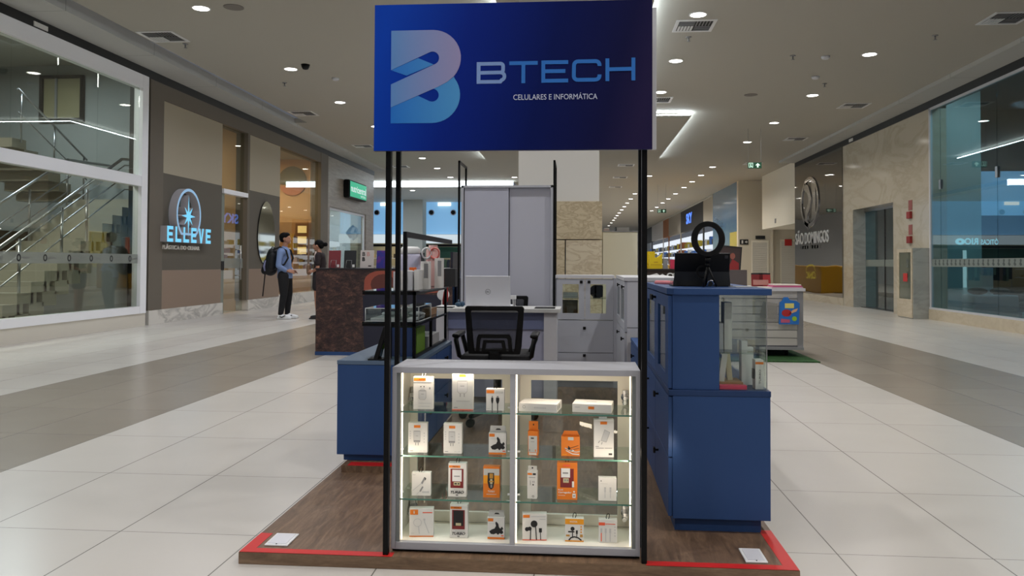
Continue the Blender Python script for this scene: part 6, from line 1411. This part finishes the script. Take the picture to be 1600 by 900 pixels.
def dark_wood(): return wood('dark_walnut', (46, 34, 30), (60, 46, 40), (74, 58, 50), (1, 1, 6))
M['walnut'] = dark_wood()
t = thing('walnut_counter', 'dark wood counter with white raised lettering, behind the right sign post', 'counter', (1.6, 12.9, 0))
MB().box(.86, 2.4, 12.5, 13.6, 0, 1.06).build('counter_body', M['walnut'], t); MB().box(.84, 2.42, 12.47, 13.62, 1.06, 1.085).build('counter_top', mat('walnut_top', (40, 32, 30), .35), t)
q = MB(); o3 = (0, 12.46, 0)
q.stroke([(1.07, .96), (1.15, .98), (1.22, 1.0), (1.27, .965), (1.31, .99), (1.35, .965)], .03, o3, U, V, (0, .03, 0)); q.loopband(arc(1.43, .985, .055, .04, 0, 360, 16)[:-1], arc(1.43, .985, .033, .022, 0, 360, 16)[:-1], o3, U, V, (0, .03, 0)); q.loopband(arc(1.51, .995, .035, .035, 0, 360, 16)[:-1], arc(1.51, .995, .017, .017, 0, 360, 16)[:-1], o3, U, V, (0, .03, 0))
q.build('raised_script', M['plasticwhite'], t)
def ybag(x0, x1, y, z, h, lab, dip=True):
    t = thing('yellow_carrier', lab, 'bag', ((x0 + x1) / 2, y, z), 'yellow printed carriers on the walnut counter')
    pts = [(x0, z), (x1, z), (x1, z + h)] + ([(x1 - (x1 - x0) * k / 8, z + h - .06 * math.sin(PI * k / 8)) for k in range(1, 8)] if dip else []) + [(x0, z + h)]
    MB().prism(pts, (0, y, 0), U, V, (0, .12, 0)).build('bag_body', mat('bright_yellow', (226, 196, 20), .5), t)
    q = MB(); q.box(x0 + .07, x0 + .13, y - .002, y, z + h * .42, z + h * .46); q.box(x0 + .02, x1 - .02, y - .002, y, z + h * .25, z + h * .27); q.build('print', mat('amber_print_b', (170, 110, 30), .5), t)
ybag(1.115, 1.315, 12.55, 1.086, .235, 'yellow carrier bag with a dipped top on the walnut counter'); ybag(1.07, 1.23, 12.85, 1.086, .275, 'yellow-orange pack standing behind the dipped yellow bag', False); ybag(.87, .93, 12.6, 1.086, .26, 'narrow yellow pack left of the right sign post', False)
item('purple_tub', .88, .96, 12.52, 12.58, 1.086, 1.2, mat('purple_grey', (90, 84, 110), .5), 'greyish purple tub on the walnut counter left of the sign post', 'tub')
item('grey_bottle_row', 1.33, 1.40, 12.55, 12.62, 1.086, 1.25, M['midink'], 'grey pack right of the yellow bag on the walnut counter', 'pack')
item('pink_red_box', 1.44, 1.52, 12.55, 12.65, 1.086, 1.23, mat('raspberry', (206, 50, 84), .5), 'raspberry red box left of the tablet on the walnut counter', 'box')
# white slatwall book kiosk on castors
t = thing('slatwall_trolley', 'white slatted book trolley on castors standing on a green mat, right of the blue cabinet', 'trolley', (2.2, 10.6, 0))
x0, x1, y0, y1 = 1.55, 2.80, 10.15, 11.3
M['slat'] = mat('slat_white', (196, 192, 186), .5)
MB().box(x0, x1, y0 + .03, y1, .10, .83).build('body', M['greydark'], t); MB().box(x0 - .02, x1 + .02, y0 - .03, y1 + .02, .83, .865).build('top_board', M['greylight'], t)
for k in range(7): MB().box(x0 + .02, x1 - .07, y0 + .012, y0 + .03, .15 + k * .098, .15 + k * .098 + .09).build('slat', M['slat'], t)
MB().box(x1 - .07, x1, y0, y0 + .03, .10, .83).build('side_post', M['midink'], t); MB().box(x0, x1, y0 - .03, y0 + .03, .10, .135).build('bottom_ledge', M['midink'], t)
for x in (1.7, 2.2, 2.62):
    for y in (10.3, 11.1): MB().cyl((x - .02, y, .061), (x + .02, y, .061), .045, n=14).build('caster', M['plasticblack'], t)
def matgrass():
    m = mat('artificial_grass', (28, 70, 24), .9); N = NT(m); N.color(N.ramp(N.noise(N.coords(), 60, 3, .6), [(.35, (16, 46, 16)), (.65, (42, 92, 34))])); return m
tag(MB().box(1.2, 2.86, 9.66, 11.7, .001, .014).build('green_mat', matgrass()), 'flat green artificial grass mat under the book trolley', 'mat')
t = thing('toy_pack', 'blue toy pack with a yellow label and red picture hanging on the slatted trolley', 'toy pack', (2.61, 10.09, .4))
q = MB(); q.prism([(2.49, .42), (2.73, .42), (2.74, .68), (2.70, .71), (2.62, .72), (2.60, .755), (2.55, .755), (2.53, .71), (2.50, .69)], (0, 10.086, 0), U, V, (0, .03, 0), 0)
f_ = (0, 10.084, 0); q.prism([(2.56, .62), (2.67, .62), (2.67, .68), (2.56, .68)], f_, U, V, (0, .001, 0), 1); q.prism(arc(2.58, .56, .06, .045, 0, 360, 14)[:-1], f_, U, V, (0, .001, 0), 2); q.prism(arc(2.675, .49, .03, .03, 0, 360, 12)[:-1], f_, U, V, (0, .001, 0), 3); q.prism([(2.6, .54), (2.7, .58), (2.72, .62), (2.66, .6)], f_, U, V, (0, .001, 0), 4); q.prism([(2.51, .44), (2.62, .44), (2.62, .48), (2.51, .49)], f_, U, V, (0, .001, 0), 5)
q.build('printed_pack', [mat('toy_blue', (36, 110, 190), .4), mat('toy_yellow', (226, 214, 120), .4), mat('toy_red', (176, 40, 44), .4), mat('toy_lime', (150, 190, 40), .4), mat('toy_peach', (220, 170, 130), .4), mat('toy_rose', (190, 90, 120), .4)], t)
q = MB(); q.prism([(2.26, .5), (2.46, .47), (2.47, .68), (2.3, .7)], (0, 10.08, 0), U, V, (0, .035, 0)); tag(q.build('clear_hanging_pack', mat('smoky_plastic', (150, 148, 142), .2, alpha=.5)), 'smoky clear pack hanging left of the blue toy pack', 'pack')
for k in range(3): item('magazine', 2.42 + k * .01, 2.80 - k * .012, 10.15, 10.42, .8655 + k * .016, .881 + k * .016, mat('magazine_%d' % k, [(206, 170, 186), (198, 64, 120), (226, 214, 206)][k], .45), '%s magazine in the pink stack on the book trolley' % ('lowest', 'middle', 'topmost')[k], 'magazine', 'magazines on the book trolley')
item('open_magazine', 2.1, 2.42, 10.2, 10.45, .8655, .877, mat('pale_page', (206, 200, 190), .6), 'pale open magazine left of the pink stack on the book trolley', 'magazine')
item('grey_book_box', 2.0, 2.27, 10.9, 11.1, .8655, 1.085, mat('grey_brown_box', (84, 76, 74), .5), 'dark grey-brown box standing on the book trolley right of the tablet', 'box')
t = thing('red_book', 'red picture books leaning together on the book trolley', 'book', (2.4, 10.8, .866))
for k, (dx, m_) in enumerate(((0, (150, 24, 30)), (.1, (180, 40, 44)))):
    q = MB(); q.xf = Matrix.Translation((2.31 + dx, 10.8, .868)) @ Matrix.Rotation(-.18, 4, 'X'); q.box(0, .15, 0, .01, 0, .18, 0); q.box(.02, .12, -.001, 0, .02, .09, 1); q.box(.0, .15, -.001, 0, .16, .18, 2); q.build('book_cover', [mat('book_red_%d' % k, (m_[0] - 30, m_[1] - 6, m_[2] - 6), .4), mat('book_pic_%d' % k, (176, 120, 110), .5), M['ink']], t)
t = thing('framed_poster', 'dark framed picture with red figures leaning behind the tablet', 'picture', (2.05, 11.25, .866))
q = MB(); q.xf = Matrix.Translation((2.06, 11.2, .868)) @ Matrix.Rotation(-.16, 4, 'X') @ Matrix.Rotation(.10, 4, 'Y')
q.loopband([(-.17, .0), (.17, .0), (.17, .56), (-.17, .56)], [(-.155, .015), (.155, .015), (.155, .545), (-.155, .545)], (0, 0, 0), U, V, (0, .02, 0)); q.build('picture_frame', M['ink'], t)
q = MB(); q.xf = Matrix.Translation((2.06, 11.2, .868)) @ Matrix.Rotation(-.16, 4, 'X') @ Matrix.Rotation(.10, 4, 'Y')
q.box(-.155, .155, .008, .014, .015, .545, 0); q.prism([(-.15, .2), (-.06, .36), (.02, .3), (.05, .38), (.14, .33), (.15, .2)], (0, .007, 0), U, V, (0, .001, 0), 1); q.prism(arc(.05, .42, .035, .045, 0, 360, 12)[:-1], (0, .006, 0), U, V, (0, .001, 0), 2); q.build('picture', [mat('picture_dark', (60, 44, 42), .4), mat('picture_red', (150, 34, 36), .4), mat('picture_skin', (150, 84, 70), .5)], t)
# yellow kiosk further away, mirrored in the black panel
t = thing('yellow_kiosk', 'yellow kiosk down the corridor behind the tablet, mirrored in the black panel', 'kiosk', (4.4, 34.3, 0))
MB().box(3.75, 5.2, 33.2, 37.6, 0, 1.12, bev=.04).build('counter_body', mat('kiosk_yellow', (190, 140, 5), .4), t)
q = MB(); q.text('CNC', (5.206, 33.9, .55), (0, 1, 0), V, w=1.0, h=.32, bold=.03); q.stroke(arc(34.4, .72, .6, .42, 20, 160, 14), .06, (5.206, 0, 0), (0, 1, 0), V, (-.003, 0, 0)); q.build('side_emblem', mat('emblem_lemon', (255, 236, 90), .4, emit=(255, 230, 60), es=.4), t, fixn=False)

# ================================================================== PEOPLE
def caps(q, a, b, ra, rb, n=14):
    a = Vector(a); b = Vector(b); q.cyl(a, b, ra, rb, n); q.ell(a, (ra, ra, ra), n); q.ell(b, (rb, rb, rb), n)
def finish(o, voxel, smooth=6):
    r = o.modifiers.new('union', 'REMESH'); r.mode = 'VOXEL'; r.voxel_size = voxel; r.use_smooth_shade = True
    s = o.modifiers.new('soften', 'SMOOTH'); s.iterations = smooth; s.factor = .5
    return o
SKIN = mat('skin_tan', (168, 120, 96), .55); SKIN2 = mat('skin_light_tan', (176, 126, 102), .55); HAIR = mat('black_hair', (7, 6, 6), .7, spec=.15)
def hand(q, wrist, dirv, palm_n, s=1.0, curl=.6):
    """palm with four bent fingers of different length and a thumb leaving the side"""
    w = Vector(wrist); d = Vector(dirv).normalized(); nrm = Vector(palm_n).normalized(); sd = d.cross(nrm).normalized()
    p0 = w + d * .02; p1 = w + d * .085 * s
    for k in (-1, 0, 1): caps(q, p0 + sd * .016 * k, p1 + sd * .024 * k, .015 * s, .013 * s, 8)
    for k, L in enumerate((.066, .078, .074, .058)):
        b = w + d * .088 * s + sd * (.033 - k * .022) * s
        m_ = b + (d * math.cos(curl * .5) + nrm * math.sin(curl * .5)) * L * .5 * s; e = m_ + (d * math.cos(curl) + nrm * math.sin(curl)) * L * .5 * s
        caps(q, b, m_, .0092, .0085, 8); caps(q, m_, e, .0085, .0072, 8)
    tb = w + d * .03 + sd * .03; tm = tb + (d * .7 + sd * .8).normalized() * .035; caps(q, tb, tm, .012, .010, 8); caps(q, tm, tm + (d * .9 + nrm * .35 + sd * .25).normalized() * .03, .010, .008, 8)
def head(q, c, fx, s=1.0, up_=0.0):
    """c = centre of the skull; face towards fx (unit, x/y); up_ tilts the face upward"""
    f = Vector((fx[0], fx[1], up_)).normalized(); sd = Vector((0, 0, 1)).cross(f).normalized(); u = f.cross(sd)
    P = lambda a, b, c_: Vector(c) + (f * a + sd * b + u * c_) * s
    q.ell(P(-.012, 0, .025), (.094 * s, .078 * s, .094 * s) if abs(f.x) > .7 else (.078 * s, .094 * s, .094 * s), 20)
    q.ell(P(.03, 0, -.035), (.066 * s, .060 * s, .075 * s), 16); caps(q, P(.055, -.012, -.085), P(.055, .012, -.085), .026 * s, .026 * s, 10)
    caps(q, P(.092, 0, .008), P(.108, 0, -.024), .010 * s, .015 * s, 10); caps(q, P(.088, -.016, -.058), P(.088, .016, -.058), .010 * s, .010 * s, 8)
    for b in (-1, 1): q.ell(P(-.005, b * .078, -.012), (.026 * s, .012 * s, .034 * s), 10); q.ell(P(.075, b * .032, .022), (.018 * s, .018 * s, .010 * s), 8)
    return P
# --- man with backpack, facing right
mx, my = -6.02, 15.95
t = thing('person', 'person in light blue shirt, black trousers and white trainers, standing in profile wearing a backpack', 'person', (mx, my, 0))
q = MB(); pel = (mx - .0, my, .95); chest = (mx - .03, my, 1.30)
caps(q, (mx, my, .93), (mx - .03, my, 1.22), .115, .125); caps(q, (mx - .03, my - .12, 1.36), (mx - .03, my + .12, 1.36), .085, .085); caps(q, (mx - .03, my, 1.22), (mx - .03, my, 1.36), .135, .11)
caps(q, (mx - .02, my, 1.42), (mx + .0, my, 1.54), .056, .052); PH = head(q, (mx + .01, my, 1.652), (1, .0), 1.0)
# legs: near leg (camera side, -y) and far leg
caps(q, (mx - .0, my - .085, .88), (mx + .015, my - .10, .50), .085, .058); caps(q, (mx + .015, my - .10, .50), (mx - .045, my - .10, .09), .062, .042)
caps(q, (mx + .0, my + .085, .88), (mx + .05, my + .10, .50), .085, .058); caps(q, (mx + .05, my + .10, .50), (mx + .02, my + .10, .09), .062, .042)
caps(q, (mx - .05, my - .10, .05), (mx + .11, my - .11, .035), .04, .032); caps(q, (mx + .02, my + .10, .05), (mx + .18, my + .10, .035), .04, .032)
# arms, forearms forward
for s_, fw_ in ((-1, .0), (1, .02)):
    sh = (mx - .03, my + s_ * .19, 1.37); el = (mx - .05 + fw_, my + s_ * .235, 1.09); wr = (mx + .09 + fw_, my + s_ * .13, .985)
    caps(q, sh, el, .054, .043); caps(q, el, wr, .043, .029); hand(q, wr, (.9, -s_ * .35, -.12), (0, -s_ * .8, -.5), 1.0, .9)
finish(q.build('body', SKIN, t), .010, 4)
q = MB(); caps(q, (mx, my - .0, .92), (mx - .03, my, 1.2), .145, .15); caps(q, (mx - .03, my - .12, 1.365), (mx - .03, my + .12, 1.365), .097, .097); caps(q, (mx - .03, my, 1.2), (mx - .03, my, 1.36), .15, .125); caps(q, (mx - .02, my, 1.42), (mx - .015, my, 1.46), .068, .064)
q.cyl((mx, my, .83), (mx, my, .96), .158, .152, 20)
for s_, fw_ in ((-1, .0), (1, .02)):
    sh = (mx - .03, my + s_ * .19, 1.37); el = (mx - .05 + fw_, my + s_ * .235, 1.09); wr = (mx + .06 + fw_, my + s_ * .155, 1.0); caps(q, sh, el, .066, .056); caps(q, el, wr, .056, .044)
finish(q.build('shirt', mat('light_blue_shirt', (120, 142, 186), .8), t), .012, 5)
q = MB(); q.cyl((mx, my, .82), (mx, my, .99), .146, .142, 20)
caps(q, (mx - .0, my - .085, .88), (mx + .015, my - .10, .50), .122, .078); caps(q, (mx + .015, my - .10, .50), (mx - .045, my - .10, .11), .075, .056); caps(q, (mx + .0, my + .085, .88), (mx + .05, my + .10, .50), .122, .078); caps(q, (mx + .05, my + .10, .50), (mx + .02, my + .10, .11), .075, .056)
finish(q.build('trousers', mat('black_trousers', (18, 18, 22), .85), t), .012, 5)
for dx, dy in ((0, -.10), (.07, .10)):
    q = MB(); caps(q, (mx - .06 + dx, my + dy, .055), (mx + .10 + dx, my + dy, .045), .05, .042, 14); q.ell((mx + .13 + dx, my + dy, .04), (.06, .048, .035), 14); caps(q, (mx - .05 + dx, my + dy, .06), (mx - .04 + dx, my + dy, .11), .048, .046); q.box(mx - .12 + dx, mx + .18 + dx, my + dy - .045, my + dy + .045, .002, .03, bev=.012)
    sh_ = finish(q.build('trainer', M['plasticwhite'], t), .009, 2); q = MB(); q.stroke([(mx - .05 + dx, .055), (mx + .0 + dx, .04), (mx + .07 + dx, .075)], .018, (0, my + dy - .0535, 0), U, V, (0, .006, 0)); q.build('side_stripe', M['ink'], sh_)
q = MB(); q.ell((mx - .022, my, 1.695), (.108, .092, .088), 20); q.ell((mx - .055, my, 1.645), (.066, .084, .075), 16); q.ell((mx + .02, my, 1.735), (.075, .075, .045), 16); finish(q.build('hair', HAIR, t), .010, 3)
for b in (-1, 1): MB().ell(PH(.088, b * .032, .006), (.008, .010, .008), 8).build('eye', M['ink'], t)
t = thing('backpack', 'black backpack with a pale pocket stripe on the back of the man in blue', 'backpack', (mx - .33, my, .93))
q = MB(); caps(q, (mx - .31, my, 1.02), (mx - .27, my, 1.30), .14, .12, 18); caps(q, (mx - .42, my, .99), (mx - .38, my, 1.16), .085, .075, 16); q.ell((mx - .26, my, 1.37), (.10, .13, .085), 16); caps(q, (mx - .25, my - .1, 1.06), (mx - .23, my - .1, 1.28), .08, .07); caps(q, (mx - .25, my + .1, 1.06), (mx - .23, my + .1, 1.28), .08, .07)
finish(q.build('bag_body', mat('black_nylon', (16, 17, 20), .7), t), .012, 4)
q = MB(); q.tube([(mx - .375, my - .125, .98), (mx - .395, my - .13, 1.08), (mx - .37, my - .12, 1.2)], [.014, .024, .012], 8); q.build('pocket_stripe', mat('lilac_grey', (130, 132, 168), .7), t)
for s_ in (-1, 1): MB().tube([(mx - .2, my + s_ * .12, 1.42), (mx - .06, my + s_ * .125, 1.475), (mx + .07, my + s_ * .13, 1.40), (mx + .115, my + s_ * .14, 1.25), (mx + .05, my + s_ * .17, 1.12), (mx - .16, my + s_ * .15, 1.02)], .019, 8).build('shoulder_strap', mat('black_webbing', (14, 14, 16), .8), t)
MB().tube([(mx - .40, my - .05, .95), (mx - .42, my - .06, .7), (mx - .445, my - .06, .46)], .013, 8).build('loose_strap', mat('black_webbing_b', (14, 14, 16), .8), t)
MB().tube([(mx - .30, my, 1.44), (mx - .27, my, 1.48), (mx - .22, my, 1.45)], .012, 8).build('top_handle', mat('black_webbing_c', (14, 14, 16), .8), t)
# --- woman facing left, half hidden by the photo counter
wx, wy = -5.33, 16.0
t = thing('person', 'person with dark tied-up hair and dark top, half hidden by the leaf photo counter', 'person', (wx, wy, 0))
q = MB(); caps(q, (wx + .02, wy, .88), (wx + .03, wy, 1.08), .115, .105); caps(q, (wx + .03, wy, 1.1), (wx + .02, wy, 1.24), .105, .105); caps(q, (wx + .03, wy - .10, 1.29), (wx + .03, wy + .10, 1.29), .068, .068); caps(q, (wx + .03, wy, 1.33), (wx + .0, wy, 1.42), .046, .044)
PW_ = head(q, (wx - .02, wy, 1.512), (-1, .0), .93, .18)
for s_, k, f_ in ((-1, .0, -.10), (1, .04, .06)):
    caps(q, (wx + .02, wy + s_ * .08, .86), (wx + .0 + k, wy + s_ * .085, .48), .098, .058); caps(q, (wx + .0 + k, wy + s_ * .085, .48), (wx + .02 + k, wy + s_ * .085, .09), .058, .038); caps(q, (wx + .02 + k, wy + s_ * .085, .05), (wx - .12 + k, wy + s_ * .09, .03), .036, .028)
for s_ in (-1, 1):
    sh = (wx + .03, wy + s_ * .155, 1.29); el = (wx + .05, wy + s_ * .20, 1.05); wr = (wx - .07, wy + s_ * .12, .98); caps(q, sh, el, .044, .036); caps(q, el, wr, .036, .025); hand(q, wr, (-.9, -s_ * .3, .1), (0, -s_ * .7, -.5), .9, .8)
finish(q.build('body', SKIN2, t), .010, 4)
q = MB(); caps(q, (wx + .02, wy, .96), (wx + .03, wy, 1.1), .135, .12); caps(q, (wx + .03, wy, 1.1), (wx + .02, wy, 1.25), .12, .122); caps(q, (wx + .03, wy - .10, 1.295), (wx + .03, wy + .10, 1.295), .08, .08)
for s_ in (-1, 1): caps(q, (wx + .03, wy + s_ * .155, 1.295), (wx + .045, wy + s_ * .19, 1.13), .058, .056)
finish(q.build('top', mat('dark_maroon_top', (30, 18, 22), .85), t), .012, 4)
q = MB(); caps(q, (wx + .02, wy, .86), (wx + .02, wy, .94), .138, .134)
for s_, k in ((-1, .0), (1, .04)): caps(q, (wx + .02, wy + s_ * .075, .86), (wx + .005 + k, wy + s_ * .085, .66), .112, .105)
finish(q.build('shorts', mat('dark_shorts', (32, 26, 30), .85), t), .012, 4)
q = MB(); hc = Vector((wx + .005, wy, 1.545)); q.ell(hc, (.098, .084, .088), 18); q.ell(hc + Vector((.05, 0, -.04)), (.055, .075, .065), 14); caps(q, hc + Vector((.085, 0, .0)), hc + Vector((.10, 0, -.01)), .035, .03); q.ell(hc + Vector((.135, 0, -.012)), (.05, .045, .045), 14)
finish(q.build('hair', HAIR, t), .010, 3)
for b in (-1, 1): MB().ell(PW_(.088, b * .032, .006), (.008, .009, .008), 8).build('eye', M['ink'], t)
for s_, k in ((-1, .0), (1, .04)):
    q = MB(); caps(q, (wx + .04 + k, wy + s_ * .085, .05), (wx - .10 + k, wy + s_ * .088, .04), .045, .036); q.box(wx - .16 + k, wx + .09 + k, wy + s_ * .087 - .04, wy + s_ * .087 + .04, .002, .025, bev=.01); finish(q.build('shoe', mat('black_sneaker', (22, 22, 26), .6), t), .009, 2)
MB().tube([(wx - .02, wy - .12, 1.385), (wx - .03, wy - .155, 1.28), (wx + .01, wy - .165, 1.1), (wx + .05, wy - .16, .96)], .017, 8).build('shoulder_strap', mat('pale_strap', (190, 170, 164), .7), t)
tag(finish((lambda q: (caps(q, (wx - .20, wy - .0, .96), (wx - .21, wy - .0, 1.08), .055, .045), q)[1])(MB()).build('tan_handbag', mat('tan_leather', (130, 100, 76), .6)), .012, 3), 'small tan bag held in front of the woman in dark clothes', 'bag')
